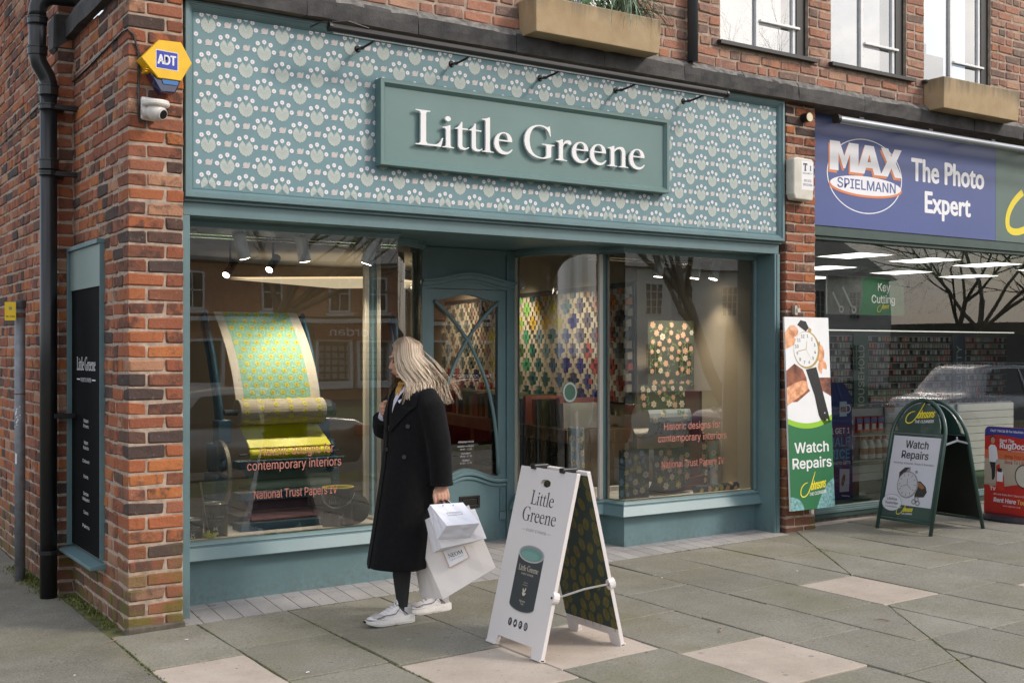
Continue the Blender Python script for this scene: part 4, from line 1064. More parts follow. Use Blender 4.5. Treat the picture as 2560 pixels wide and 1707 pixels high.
for x, dx, lab in ((2.63, .35, 'white cylinder spotlight nearest the brick corner pier in the left window'), (3.06, .25, 'white cylinder spotlight above the hanging green wallpaper'), (3.56, -.25, 'white cylinder spotlight at the porch end of the left window')):
    spot(x, 7.20, 2.32, dx, .20, 1, lab, power=22)
for x, dx, lab in ((6.38, -.05, 'white cylinder spotlight above the dark floral hanging in the right window'), (6.80, -.12, 'white cylinder spotlight in the middle of the right window row'), (7.03, -.25, 'white cylinder spotlight beside the beige end wall of the right window')):
    spot(x, 7.40, 2.345, dx, .10, 1, lab, power=26)
spot(6.0, 9.0, 2.30, .6, .1, .5, 'grey spotlight tilted towards the yellow sample blocks', ceil=2.70, power=26)
spot(6.35, 10.3, 2.30, .6, .1, .45, 'grey spotlight tilted towards the middle of the sample wall', ceil=2.70, power=24)
spot(6.5, 12.0, 2.35, .6, .1, .45, 'grey spotlight deep in the shop above the doorway end of the sample wall', ceil=2.70, power=24)
for i, (x, y, z, tl) in enumerate(((3.30, 9.3, 2.32, .8), (3.58, 9.05, 2.36, .8), (3.2, 11.6, 2.35, .9), (3.42, 11.2, 2.45, .9))):
    spot(x, y, z, -.7, -.55, tl, ['black spotlight just right of the beige ceiling panel tip', 'larger black spotlight in front of the beige ceiling panel', 'far black spotlight near the brick pier side of the shop', 'upper black spotlight near the brick pier side of the shop'][i], mat=mBlackM, r=.034, ceil=2.70, power=16 if i < 2 else 0)
for x0, x1, lab in ((2.2, 3.6, 'twin chrome track rails across the ceiling of the left window'), (5.75, 7.1, 'twin chrome track rails across the ceiling of the right window')):
    m = MB(); m.tube([(x0, 7.5, 2.41), (x1, 7.5, 2.41)], .009, 8); m.tube([(x0, 7.56, 2.395), (x1, 7.56, 2.395)], .009, 8); m.box((x0 + .2, 7.49, 2.41), (x0 + .23, 7.51, 2.46)); m.box((x1 - .23, 7.49, 2.41), (x1 - .2, 7.51, 2.46))
    tag(m.build('track_rail', M('chrome', (.6, .6, .6), .2, metal=1., var=0)), lab, 'track rail')

# wallpaper printing machine ----------------------------------------
pmc = thing('printing_machine', 'blue iron wallpaper printing machine with patterned roller and coloured ink troughs', 'printing machine', (3.0, 7.7, .43))
mIron = M('blue_iron', (.035, .105, .17), .5, var=.2, vs=8, bump=.2, bs=60)
mIronD = M('dark_iron', (.02, .03, .045), .5, var=.2, vs=8)
XA, XB = 2.70, 3.32
for x in (2.63, 3.36):
    m = MB(); m.tube([(x, 7.56, .95), (x - .005, 7.60, 1.25), (x - .02, 7.70, 1.6), (x - .035, 7.84, 1.90)], [.03, .032, .03, .026], 8, flat=.6)
    m.tube([(x, 7.62, .95), (x - .005, 7.67, 1.25), (x - .02, 7.78, 1.6), (x - .035, 7.9, 1.88)], [.022] * 4, 8)
    m.box((x - .045, 7.52, 1.0), (x + .045, 7.64, 1.16)); m.build('side_frame', mIron, pmc, bev=.008)
for x in (2.60, 3.40):
    m = MB(); m.box((x - .05, 7.46, .55), (x + .05, 7.72, .80)); m.box((x - .04, 7.50, .82), (x + .04, 7.70, 1.0)); m.box((x - .035, 7.56, .43), (x + .035, 7.8, .56))
    for z in (.60, .72, .86, .95): m.lathe([(.045, -.02), (.05, 0), (.045, .02)], (x, 7.5, z), 12, 'X')
    m.build('bearing_block', mIron, pmc, bev=.01)
# printed paper hanging down from the top
mPG = M('print_green', (.26, .50, .40), .6, var=.03); mPGl = M('print_green_line', (.36, .60, .50), .6, var=0); mPY = M('print_yellow', (.55, .58, .06), .6, var=0); mPR = M('print_rose', (.5, .25, .15), .6, var=0)
mRaw = M('raw_paper', (.62, .58, .52), .7, var=.03)
def sheet(u, v, d=0.):
    # v 0..1 from the roller up; the paper curves back
    t = v; y = 7.52 + .30 * t * t - d; z = 1.28 + .625 * t + .0 * d; return (2.72 + u * .62 - .055 * t, y, z)
m = MB(); N = 14
m.loft([[sheet(u, k / N, 0) for u in (-.02, .98)] for k in range(N + 1)], caps=False, closed=False); 
m.loft([[sheet(u, k / N, .0015) for u in (.075, .865)] for k in range(N + 1)], 1, False, False)
for j in range(13):
    for i in range(7):
        u = .075 + .79 * (i + (.5 if j % 2 else 0) + .35) / 6.6; v = (j + .3) / 12.6
        if u > .84 or v > .985: continue
        for rr_, mi, dd in ((.030, 2, .003), (.012, 3, .004)):
            m.add([sheet(u + a, min(1, v + b * .9), dd) for a, b in circ(0, 0, rr_, rr_, 8)], [tuple(range(8))], mi)
        for k in range(4):
            a = PI / 4 + k * PI / 2; cx, cv = u + .066 * math.cos(a) , v + .045 * math.sin(a)
            if .08 < cx < .86 and 0 < cv < 1: m.add([sheet(cx + x_, min(1, max(0, cv + y_)), .0025) for x_, y_ in circ(0, 0, .026, .007, 6, rot=a * .8)], [tuple(range(6))], 4)
m.build('printed_paper', [mRaw, mPG, mPY, mPR, mPGl], pmc)
m = MB(); m.lathe([(.085, -.31), (.088, -.305), (.088, .305), (.085, .31)], (3.0, 7.45, 1.215), 28, 'X')
for j in range(10):
    for i in range(6):
        a = 2 * PI * (j + (.5 if i % 2 else 0)) / 10; x = 2.73 + .105 * i
        for k in range(6):
            b = 2 * PI * k / 6; m.add([(x + p * .9, 7.45 + .0905 * math.cos(a + q / .09), 1.215 + .0905 * math.sin(a + q / .09)) for p, q in circ(.013 * math.cos(b), .013 * math.sin(b), .007, .007, 6)], [tuple(range(6))], 1)
m.lathe([(.02, -.4), (.02, .4)], (3.0, 7.45, 1.215), 10, 'X', 2); m.lathe([(.075, .31), (.075, .36), (.05, .40)], (3.0, 7.45, 1.215), 16, 'X', 2)
m.build('pattern_roller', [M('roller_felt', (.42, .38, .31), .8, var=.1, vs=20), M('roller_yellow', (.62, .58, .04), .6, var=0), mIronD], pmc)
for (c, z0, z1, zr, rr_, nm) in (((.72, .70, .01), 1.12, .98, .935, .036, 'yellow'), ((.34, .48, .38), .845, .77, .725, .034, 'sage'), ((.48, .28, .32), .63, .565, .52, .034, 'mauve')):
    mt = M('ink_' + nm, c, .35, var=.08, vs=14)
    m = MB(); m.quad((2.72, 7.47, z0), (3.28, 7.47, z0), (3.33, 7.34, z1), (2.74, 7.34, z1)); m.quad((2.72, 7.49, z0), (3.28, 7.49, z0), (3.33, 7.36, z1 - .01), (2.74, 7.36, z1 - .01)); m.build('ink_blanket', mt, pmc)
    m = MB(); m.lathe([(rr_ - .006, -.29), (rr_, -.28), (rr_, .28), (rr_ - .006, .29)], (3.02, 7.33, zr), 18, 'X'); m.lathe([(.008, -.36), (.008, .36)], (3.02, 7.33, zr), 8, 'X', 1); m.build('ink_roller', [mt, mIronD], pmc, smooth=False)
    m = MB(); m.box((2.66, 7.30, zr - .095), (3.40, 7.46, zr - .045)); m.box((2.65, 7.285, zr - .05), (3.41, 7.30, zr - .036)); m.build('ink_trough', mIron, pmc, bev=.006)
m = MB(); m.loft([[(2.575, 7.50 + .21 * math.cos(a) , .80 + .23 * math.sin(a)), (2.60, 7.50 + .21 * math.cos(a), .80 + .23 * math.sin(a)), (2.60, 7.50 + .19 * math.cos(a), .80 + .21 * math.sin(a)), (2.575, 7.50 + .19 * math.cos(a), .80 + .21 * math.sin(a))] for a in [2 * PI * k / 32 for k in range(33)]], caps=False)
m.tube([(2.588, 7.3, .80), (2.588, 7.7, .80)], .014, 6); m.tube([(2.588, 7.5, .6), (2.588, 7.5, 1.0)], .014, 6); m.build('hand_wheel', M('cast_iron', (.22, .21, .18), .5, metal=.3, var=.2), pmc)
m = MB(); m.box((2.72, 7.5, .4301), (3.30, 7.75, .50)); m.build('base', mIronD, pmc)

# tins in the window --------------------------------------------------
mTinD = M('tin_green_black', (.022, .028, .026), .4, var=.08); mTinRim = M('tin_rim', (.5, .5, .48), .3, metal=.9, var=0); mPaintY = M('paint_yellow', (.72, .62, .02), .25, var=0); mLime = M('lime', (.62, .66, .03), .4, var=0)
def tin(x, y, r, h, label, handle=False, paint=None, a=-.55, bodymat=None):
    t = thing('paint_tin', label, 'paint tin', (x, y, .43)); c = (x, y, .43)
    m = MB(); m.lathe([(r * .98, 0), (r, .004), (r, h - .006), (r * 1.02, h - .003)], c, 28); m.build('body', bodymat or mTinD, t, smooth=False)
    m = MB(); m.lathe([(r * 1.02, h - .003), (r * 1.03, h + .004), (r * .93, h + .006), (r * .9, h - .004)], c, 28, caps=False); m.build('rim', mPaintY if paint and handle else mTinRim, t)
    m = MB(); m.lathe([(r * .92, h - .006), (r * .92, h - .004)], c, 28); m.build('lid', paint or mTinRim, t)
    m = MB(); f = lambda u, v, d=0.: (x + (r + .001 + d) * math.sin(a + u / r), y - (r + .001 + d) * math.cos(a + u / r), .43 + v)
    text(m, f, 'Little Greene', 0, h * .62, r * .24, 0, align='c', fnt='serif'); text(m, f, 'PAINT & PAPER', 0, h * .53, r * .07, 0, align='c', sp=1.3)
    for dx, dz in ((-.1, .07), (.1, .07), (-.1, -.07), (.1, -.07)): poly(m, f, ell(r * dx, h * .3 + r * dz, r * .24, r * .1, math.atan2(dz, dx)), 0)
    poly(m, f, [(-r * .2, h * .12), (r * .25, h * .12), (r * .25, h * .2), (-r * .2, h * .2)], 0)
    if handle: poly(m, f, [(-r * .2, h * .05), (r * .25, h * .05), (r * .25, h * .12), (-r * .2, h * .12)], 1)
    m.build('label_print', [mLetter, M('label_green', (.1, .4, .08), .5, var=0)], t)
    if handle:
        m = MB(); m.tube([(x + r * 1.05 * math.sin(q), y - r * 1.08 * math.cos(q) , .43 + h * .85 - .085 * math.sin((q + .55 + 1.5) / 3 * PI)) for q in [-2.05 + 3.0 * k / 16 for k in range(17)]], .0035, 6); m.build('handle', mTinRim, t)
    return t
tin(2.30, 7.18, .063, .13, 'small dark paint tin standing by the green shopfront corner post', a=-.3)
tin(2.455, 7.19, .074, .22, 'tall olive grey paint tin behind the yellow tipped ladle', a=-.35, bodymat=M('tin_olive', (.06, .058, .038), .4, var=.1))
tin(3.30, 7.16, .105, .27, 'large black paint bucket with yellow rim and wire handle', True, mPaintY, a=-.25)
t = thing('ladle', 'steel ladle with a lime yellow paint covered bowl', 'ladle', (2.385, 7.10, .43))
m = MB(); m.tube([(2.335, 7.13, .80), (2.335, 7.128, .79), (2.36, 7.12, .62), (2.38, 7.11, .49)], [.011, .012, .007, .008], 8, flat=.5); m.build('handle', mTinRim, t)
m = MB(); m.lathe([(.012, .0), (.03, .008), (.042, .028), (.048, .045), (.046, .045), (.038, .025)], (2.385, 7.10, .431), 16); m.tube([(2.38, 7.11, .49), (2.383, 7.125, .46)], .01, 6); m.build('bowl', mLime, t)
m = MB(); c = Vector((3.445, 7.20, .535)); ax = Vector((-.5, -.75, .35)).normalized(); m.tube([c, c + ax * .012], .105, 28); m.tube([c + ax * .012, c + ax * .016], .095, 28); tag(m.build('tin_lid', mTinD), 'black tin lid leaning upright beside the large paint bucket', 'lid')

# lettering on the glass
mCoral = M('coral_vinyl', (.44, .17, .13), .6, var=0)
for x0, x1, nm in ((2.58, 3.235, 'left'), (5.99, 6.59, 'right')):
    m = MB(); f = front(0, 7.015, 0)
    if nm == 'left':
        rows = (('Historic designs for', 2.685, 3.20, .955, .058), ('contemporary interiors', 2.60, 3.255, .865, .058), ('National Trust Papers IV', 2.645, 3.225, .68, .055))
        lab = 'coral vinyl lettering on the window in front of the printing machine'
    else:
        rows = (('Historic designs for', 6.10, 6.72, .99, .058), ('contemporary interiors', 6.035, 6.79, .895, .058), ('National Trust Papers IV', 6.075, 6.76, .685, .055))
        lab = 'coral vinyl lettering on the window in front of the floral papers'
    t = thing('window_lettering', lab, 'lettering', ((x0 + x1) / 2, 7.015, .68))
    for s, a, b, z, h in rows: m = MB(); text(m, f, s, a, z, h, 0, width=b - a, d=0, bold=.008); m.build('lettering_line', mCoral, t)

# floral papers in the window by the brick pier ------------------------
mNavy = M('floral_navy', (.035, .055, .09), .6, var=.05); mGreenD = M('floral_green', (.05, .06, .035), .6, var=.05); mPaleB = M('floral_pale', (.34, .40, .44), .6, var=.04); mBack = M('paper_back', (.50, .49, .47), .7, var=.05)
mFl = [M('bloom_pink', (.62, .36, .30), .6, var=.1, vs=60), M('bloom_white', (.66, .58, .52), .6, var=.1, vs=60), M('bloom_yellow', (.55, .45, .12), .6, var=.1, vs=60), M('bloom_blue', (.22, .36, .55), .6, var=.1, vs=60), M('leaf_green', (.16, .24, .10), .6, var=.1, vs=60), M('twig', (.20, .14, .10), .6, var=0)]
def florals(m, f, u0, u1, v0, v1, n, seed, off=1, pal=(0, 1, 2), d=.002):
    r = random.Random(seed); pts = []
    tries = 0
    while len(pts) < n and tries < 900:
        tries += 1; u, v = r.uniform(u0 + .03, u1 - .03), r.uniform(v0 + .03, v1 - .03)
        if all((u - a) ** 2 + (v - b) ** 2 > .0042 for a, b in pts): pts.append((u, v))
    for k, (u, v) in enumerate(pts):
        R0 = r.uniform(.020, .030); c = r.choice(pal)
        a0 = r.uniform(0, 6.28); ln = r.uniform(.07, .11); p1 = (u - math.cos(a0) * ln, v - math.sin(a0) * ln)
        cv = [(u, v)] + bez((u, v), (u - math.cos(a0 + .5) * ln * .4, v - math.sin(a0 + .5) * ln * .4), (u - math.cos(a0 + .3) * ln * .8, v - math.sin(a0 + .3) * ln * .8), p1, 5)
        cv = [(min(u1, max(u0, a)), min(v1, max(v0, b))) for a, b in cv]
        line2(m, f, cv, .0022, off + 5, d)
        for q in range(5):
            p = cv[1 + q % 5]; a = a0 + r.uniform(-2, 2); e = ell(p[0] + .018 * math.cos(a), p[1] + .018 * math.sin(a), .034, .013, a, 6)
            if all(u0 < x < u1 and v0 < y < v1 for x, y in e): poly(m, f, e, off + 4, d + .0004)
        for q in range(6):
            a = a0 + q * PI / 3; e = ell(u + math.cos(a) * R0 * .62, v + math.sin(a) * R0 * .62, R0 * 1.05, R0 * .8, a, 7)
            e = [(min(u1, max(u0, x)), min(v1, max(v0, y))) for x, y in e]; poly(m, f, e, off + (c if q % 2 else min(3, c)), d + .0008 + .0001 * q)
        poly(m, f, circ(u, v, R0 * .4, n=7), off + (2 if c != 2 else 1), d + .0016)
def hung(name, label, fn_, u0, u1, v0, v1, mat, n, seed, pal, back=True, nu=2, nv=16):
    m = MB(); us = [u0 + (u1 - u0) * i / nu for i in range(nu + 1)]; vs_ = [v0 + (v1 - v0) * j / nv for j in range(nv + 1)]
    m.loft([[fn_(u, v, 0) for u in us] for v in vs_], 0, False, False)
    m.loft([[fn_(u, v, -.002) for u in us] for v in vs_], 7, False, False)
    florals(m, fn_, u0, u1, v0, v1, n, seed, 1, pal)
    o = m.build(name, [mat] + mFl + [mBack]); return tag(o, label, 'wallpaper')
# the long dark length hanging and curling over at its foot
def f1(u, v, d=0.): return (6.53 + u, 7.72 - d, v)
hung('wallpaper_length', 'dark wallpaper length with pink blossoms hanging at the back of the window', f1, 0, .54, 1.30, 1.90, mGreenD, 40, 1, (0, 1, 0))
def f2(u, v, d=0.):
    a = v / .125 + .9; rr_ = .125 + .0 * v + d
    return (6.36 + u, 7.62 - rr_ * math.sin(a), 1.03 + rr_ * 1.2 * math.cos(a))
hung('wallpaper_roll', 'loosely curled pale blue wallpaper roll with blossoms and a bird', f2, 0, .56, 0, .62, mPaleB, 26, 2, (0, 1, 3), nv=20)
def f2b(u, v, d=0.): return (6.33 + u, 7.60 - d - .1 * (1.32 - v), v)
hung('wallpaper_length', 'olive green wallpaper length running down to the pale blue curl', f2b, 0, .55, 1.12, 1.34, mGreenD, 16, 9, (0, 1, 1))
def f3(u, v, d=0.): return (5.735 + u * 1., 7.14 + .03 * math.sin(u * 9) - d, .435 + v)
hung('wallpaper_length', 'navy wallpaper with yellow and blue flowers against the porch side glass', f3, 0, .32, 0, .40, mNavy, 20, 3, (1, 2, 3), nu=8, nv=2)
def f4(u, v, d=0.):
    t = v; a = -.6 + t * 3.2; return (6.19 + u * .42 + .02 * t, 7.42 - (.16 + d) * math.sin(a) * .9, .47 + .20 * (1 - math.cos(a - .2)) - .02)
hung('wallpaper_roll', 'navy flowered wallpaper swag with its white back showing', f4, 0, 1, 0, 1, mNavy, 0, 4, (1, 2))
m = MB(); florals(m, lambda u, v, d=0.: (6.20 + u, 7.255 - d, .47 + v), 0, .40, 0, .34, 16, 6, 1, (1, 2, 0)); m.loft([[(6.20 + .4 * i / 10, 7.258, .45 + .10 * (1 - math.sin(PI * i / 10))) for i in range(11)], [(6.20 + .4 * i / 10, 7.258, .82) for i in range(11)]], 0, False, False)
tag(m.build('wallpaper_length', [mNavy] + mFl), 'navy floral wallpaper draped in a deep scallop in the window', 'wallpaper')
def standroll(x, y, r_, h, mat, lab, seed, pal):
    m = MB(); m.lathe([(r_, 0), (r_, h), (r_ * .6, h), (r_ * .6, h - .02)], (x, y, .43), 24)
    florals(m, lambda u, v, d=0.: (x + (r_ + d) * math.sin(u / r_ - .45), y - (r_ + d) * math.cos(u / r_ - .45), .43 + v), -r_ * 1.4, r_ * 1.4, .02, h, 12, seed, 1, pal)
    tag(m.build('wallpaper_roll', [mat] + mFl), lab, 'wallpaper roll')
standroll(6.95, 7.50, .055, .47, mGreenD, 'upright dark green wallpaper roll with a pink bird', 11, (0, 0, 1))
standroll(7.07, 7.48, .045, .46, mPaleB, 'upright pale wallpaper roll next to the beige end wall', 12, (0, 1))
standroll(5.80, 7.80, .07, .55, mPaleB, 'upright pale leafy wallpaper roll behind the curved porch glass', 13, (1, 4))
m = MB(); m.lathe([(.032, -.26), (.032, .26), (.018, .26), (.018, .2)], (0, 0, 0), 20, 'X'); florals(m, lambda u, v, d=0.: (u, (.032 + d) * -math.cos(v / .032), (.032 + d) * math.sin(v / .032)), -.25, .26, -.05, .06, 12, 15, 1, (0, 2))
o = m.build('wallpaper_roll', [mNavy] + mFl, local=True); o.location = (6.83, 7.18, .4635); o.rotation_euler = (0, 0, R(4)); tag(o, 'small navy wallpaper roll lying on the window floor', 'wallpaper roll')
m = MB(); m.prism([(0, 0), (.62, .08), (.62, .0), (0, -.0)], lambda u, v, d: (6.2 + u, 7.34 - d, .4305 + v + .05), 0, .02)
m.box((6.12, 7.36, .4302), (6.86, 7.60, .47)); m.box((6.84, 7.4, .4302), (6.87, 7.6, 1.28)); tag(m.build('display_stand', M('plum_paint', (.13, .045, .05), .5, var=.05)), 'low plum painted display stand carrying the floral papers', 'stand')
# round vinyl on the curved pane
m = MB(); cc = lambda u, v, d=0.: (5.40 + u * .62, 7.36 - u * .78 * .42 - .012 - d, 1.30 + v)
poly(m, cc, circ(0, 0, .085, n=30), 0, 0); ring2(m, cc, 0, 0, .06, .083, 1, .002)
for q in range(26): a = q * .2417; poly(m, cc, ell(.071 * math.cos(a), .071 * math.sin(a), .022, .009, a + 1), 2, .004)
tag(m.build('window_sticker', [M('sticker_green', (.05, .12, .08), .6, var=0), M('sticker_grey', (.18, .23, .2), .6, var=0), M('sticker_white', (.5, .52, .5), .6, var=0)]), 'round green leafy sticker on the curved porch window', 'sticker')
# ------------------------------------------------------------------ things fixed to the brickwork on the alley side
dp = thing('downpipe', 'black plastic downpipe with offset bends in the corner of the side wall', 'downpipe', (1.59, 7.98, 0))
xl, yl, xu = 1.595, 7.985, 1.525
m = MB(); m.tube([(xl, yl, -.02), (xl, yl, 3.34)], .055, 20); m.build('lower_pipe', mBlack, dp, smooth=True)
m = MB(); m.tube([(xl, yl, 3.33), (xl, yl, 3.40), (xl - .012, yl, 3.44), (xu + .012, yl, 3.52), (xu, yl, 3.56), (xu, yl, 3.86)] , .055, 20); m.build('offset_bend', mBlack, dp, smooth=True)
m = MB(); pth = [(xu, yl, 3.82)] + [(xu + .12 - .12 * math.cos(a), yl, 3.86 + .12 * math.sin(a)) for a in [PI / 2 * k / 8 for k in range(9)]] + [(2.0, yl - .05, 3.985)]
m.tube(pth, .056, 20); m.build('top_elbow', mBlack, dp, smooth=True)
def collar(x, z, h=.06, r=.0625, yy=yl):
    m = MB(); m.lathe([(.055, -h / 2), (r, -h / 2 + .004), (r, h / 2 - .012), (r + .004, h / 2 - .01), (r + .004, h / 2), (.055, h / 2)], (x, yy, z), 20); m.build('collar', mBlack, dp)
for x, z, h in ((xu, 3.80, .05), (xu, 3.60, .06), (xl, 3.35, .07), (xl, 3.24, .04), (xl, 2.86, .07), (xl, 2.80, .03), (xl, .30, .03)): collar(x, z, h)
for z in (3.24, 2.80, 1.2):
    m = MB(); m.box((xl, yl + .03, z - .018), (1.70, yl + .09, z + .018)); m.box((1.62, 7.93, z - .016), (1.78, 7.97, z + .016)); m.build('bracket', mBlack, dp, bev=.003)

bd = thing('sign_board', 'tall narrow black Little Greene sign board framed in teal on the side of the pier', 'sign board', (1.76, 7.63, .33))
fs = pm((1.752, 7.635, 0), (0, -1, 0), (0, 0, 1), (-1, 0, 0))
m = MB(); m.prism([(-.395, .345), (.395, .345), (.395, 2.30), (-.395, 2.30)], fs, -.03, 0); m.build('board', M('gloss_black', (.004, .004, .005), .6, var=0, spec=.05), bd)
m = MB(); m.prism([(-.385, 2.03), (.397, 2.03), (.397, 2.29), (-.385, 2.29)], fs, .001, .012); m.build('header_panel', M('header_grey', (.20, .27, .25), .45, var=.05), bd)
m = MB(); m.prism([(-.42, .33), (-.396, .33), (-.396, 2.32), (-.42, 2.32)], fs, -.03, .03); m.prism([(-.395, 2.291), (.40, 2.291), (.40, 2.32), (-.395, 2.32)], fs, -.03, .03); m.prism([(.397, .345), (.403, .345), (.403, 2.29), (.397, 2.29)], fs, -.03, .012)
m.build('board_frame', mTeal, bd, bev=.003)
m = MB(); m.prism([(-.035, .33), (.075, .31), (.075, .29), (-.035, .29)], lambda u, v, d: (1.752 - u, 7.635 - d, v), -.43, .43); m.build('board_sill', mTeal, bd, bev=.003)
m = MB(); text(m, fs, 'Little Greene', .0, 1.505, .085, 0, align='c', fnt='serif', width=.50); line2(m, fs, [(-.25, 1.445), (-.16, 1.445)], .004); line2(m, fs, [(.16, 1.445), (.25, 1.445)], .004); text(m, fs, 'PAINT & PAPER', 0, 1.43, .026, 0, align='c', width=.28)
for s, z in (('100 Colours', 1.22), ('Traditional Papers', 1.18), ('Oil & Wood Paints', 1.07), ('Specialist Finishes', 1.03), ('Paint & Papers', .94), ('Samples', .84), ('Complementary Papers', .73), ('Service', .69), ('Wood Floor Paint', .59), ('Colour Cards', .48), ('Advice', .385)):
    pass
rr = random.Random(4)
for z, n in ((1.17, 2), (1.03, 2), (.91, 1), (.81, 1), (.70, 2), (.58, 1), (.49, 1)):
    for q in range(n): text(m, fs, rr.choice(['Paints', 'Wallpapers', 'Colours', 'Papers', 'Samples', 'Primers']), 0, z - .035 * q, .022, 0, align='c', width=rr.uniform(.10, .2))
m.build('lettering', mLetter, bd)

po = thing('bollard_post', 'grey metal post with yellow plate beside the mossy side wall', 'post', (1.545, 8.70, 0))
m = MB(); m.tube([(1.545, 8.70, -.03), (1.545, 8.70, 1.94)], .036, 20); m.build('post', M('galvanised', (.20, .21, .23), .5, metal=.3, var=.25, vs=12, bump=.2), po, smooth=True)
m = MB(); m.lathe([(.036, 1.94), (.042, 1.935), (.042, 1.98), (.034, 1.992)], (1.545, 8.70, 0), 20); m.build('cap', M('grey_cap', (.06, .062, .07), .5), po)
m = MB(); m.lathe([(.0375, 1.87), (.0385, 1.872), (.0385, 1.898), (.0375, 1.90)], (1.545, 8.70, 0), 20, caps=False); m.lathe([(.0365, 1.32), (.037, 1.322), (.037, 1.326), (.0365, 1.328)], (1.545, 8.70, 0), 20, caps=False); m.build('band', M('rust_band', (.13, .06, .03), .7), po)
fy = pm((1.475, 8.66, 0), Vector((.85, -.52, 0)).normalized(), (0, 0, 1), Vector((-.52, -.85, 0)).normalized())
m = MB(); m.prism([(-.04, 1.845), (.038, 1.845), (.038, 1.975), (-.04, 1.975)], fy, -.003, 0); m.build('plate', M('plate_yellow', (.75, .50, .01), .5, var=.05), po)
m = MB(); text(m, fy, '8am - 6.30pm', 0, 1.868, .012, 0, align='c', width=.062, bold=.01); poly(m, fy, circ(0, 1.93, .013), 1); m.build('plate_print', [mBlack, M('plate_blue', (.3, .25, .1), .5, var=0)], po)
m = MB(); fp_ = lambda u, v, d=0.: (1.545 + (.0366 + d) * math.sin(u / .0366 - .9), 8.70 - (.0366 + d) * math.cos(u / .0366 - .9), v)
for k in range(5): poly(m, fp_, ell(rr.uniform(-.012, .02), 1.22 - k * .03 + rr.uniform(-.01, .01), .04, .012, rr.uniform(.5, 1.6)), 0)
poly(m, fp_, [(-.012, .83), (.004, .83), (.006, .9), (-.01, .91)], 0); m.build('sticker_remains', mWhite, po)

al = thing('alarm_box', 'yellow hexagonal burglar alarm box with blue ADT badge and blue strobe', 'alarm box', (1.965, 6.62, 3.3))
hexp = [(1.811, 3.299), (1.911, 3.414), (2.041, 3.418), (2.104, 3.304), (2.040, 3.193), (1.907, 3.194)]; fa = pm((0, 6.575, 0), (1, 0, 0), (0, 0, 1), (0, -1, 0))
cxh, czh = 1.957, 3.305; hx2 = [(cxh + (a - cxh) * .97, czh + (b - czh) * .97) for a, b in hexp]
m = MB(); m.loft([[fa(a, b, -.105) for a, b in hexp], [fa(a, b, -.006) for a, b in hexp], [fa(a, b, .0) for a, b in hx2]])
for q in range(4): m.box((1.835 + q * .004, 6.585 + q * 0, 3.225 + q * .014), (1.85 + q * .004, 6.66, 3.229 + q * .014))
m.build('cover', M('alarm_yellow', (.80, .46, .005), .35, var=.08, vs=10), al)
lo_ = [(1.925, 3.193), (2.030, 3.192), (2.005, 3.128), (1.93, 3.126)]
m = MB(); m.prism([(1.862, 3.225), (1.907, 3.1935), (2.040, 3.1925), (2.01, 3.122), (1.925, 3.12)], fa, -.10, -.012); m.build('strobe', M('strobe_blue', (.005, .012, .07), .08, var=.2, spec=.8, coat=.6), al, bev=.006)
m = MB(); m.prism([(1.93, 3.19), (2.025, 3.19), (2.018, 3.165), (1.938, 3.165)], fa, -.011, -.004); m.build('strobe_lens', M('strobe_lens', (.04, .16, .42), .1, var=.1), al)
m = MB(); W_ = [(1.911, 3.262), (2.012, 3.262), (2.012, 3.364), (1.911, 3.364)]
poly(m, fa, [(1.893, 3.250), (2.022, 3.246), (2.022, 3.352), (1.893, 3.357)], 1, .0008); poly(m, fa, [(1.897, 3.254), (2.018, 3.250), (2.018, 3.348), (1.897, 3.353)], 0, .0014)
text(m, fa, 'ADT', 1.905, 3.277, .052, 1, width=.102, bold=.06, d=.002); m.build('badge', [M('badge_blue', (.02, .04, .36), .4, var=0), mLetter], al)

cc_ = thing('security_camera', 'white dome security camera on a square base below the alarm box', 'security camera', (1.88, 6.66, 3.02))
mCam = M('camera_white', (.66, .62, .58), .4, var=.05)
m = MB(); m.prism([(1.835, 2.965), (1.925, 2.958), (1.925, 3.095), (1.835, 3.098)], front(0, 6.688, 0), 0, .03); m.build('base_box', mCam, cc_, bev=.012, seg=3)
cz = (1.895, 6.60, 3.03)
m = MB(); m.lathe([(.062, .036), (.074, .034), (.077, .026), (.077, .012), (.072, .004), (.058, .0)], (1.902, 6.605, 3.03), 28); m.build('shade_ring', mCam, cc_, smooth=False)
m = MB(); m.ball((1.902, 6.602, 3.005), (.056, .056, .056), 20); m.tube([(1.875, 6.62, 3.03), (1.865, 6.66, 2.99)], [.04, .035], 12); m.build('dome', mCam, cc_, smooth=True)
m = MB(); d = Vector((.45, -.75, -.35)).normalized(); c0 = Vector((1.902, 6.602, 3.005)) + d * .040; m.tube([c0, c0 + d * .020], [.034, .031], 18); m.build('lens_hood', mCam, cc_)
m = MB(); m.tube([c0 + d * .0205, c0 + d * .024], [.027, .025], 18); m.build('lens', M('lens_black', (.004, .004, .005), .1, var=0), cc_)
m = MB(); m.tube([(1.835, 6.683, 2.95), (1.826, 6.683, 3.0), (1.825, 6.683, 3.30), (1.822, 6.68, 3.36), (1.795, 6.68, 3.45), (1.764, 6.684, 3.478), (1.757, 6.76, 3.482), (1.757, 7.1, 3.468), (1.757, 7.5, 3.452), (1.757, 8.03, 3.44)], .0065, 6)
for p in ((1.824, 6.682, 3.35), (1.824, 6.682, 3.12), (1.757, 6.95, 3.475), (1.757, 7.25, 3.462), (1.757, 7.5, 3.452)): m.box((p[0] - .008, p[1] - .006, p[2] - .006), (p[0] + .008, p[1] + .006, p[2] + .006))
tag(m.build('cable', mBlack), 'black cable clipped round the pier corner to the camera', 'cable')
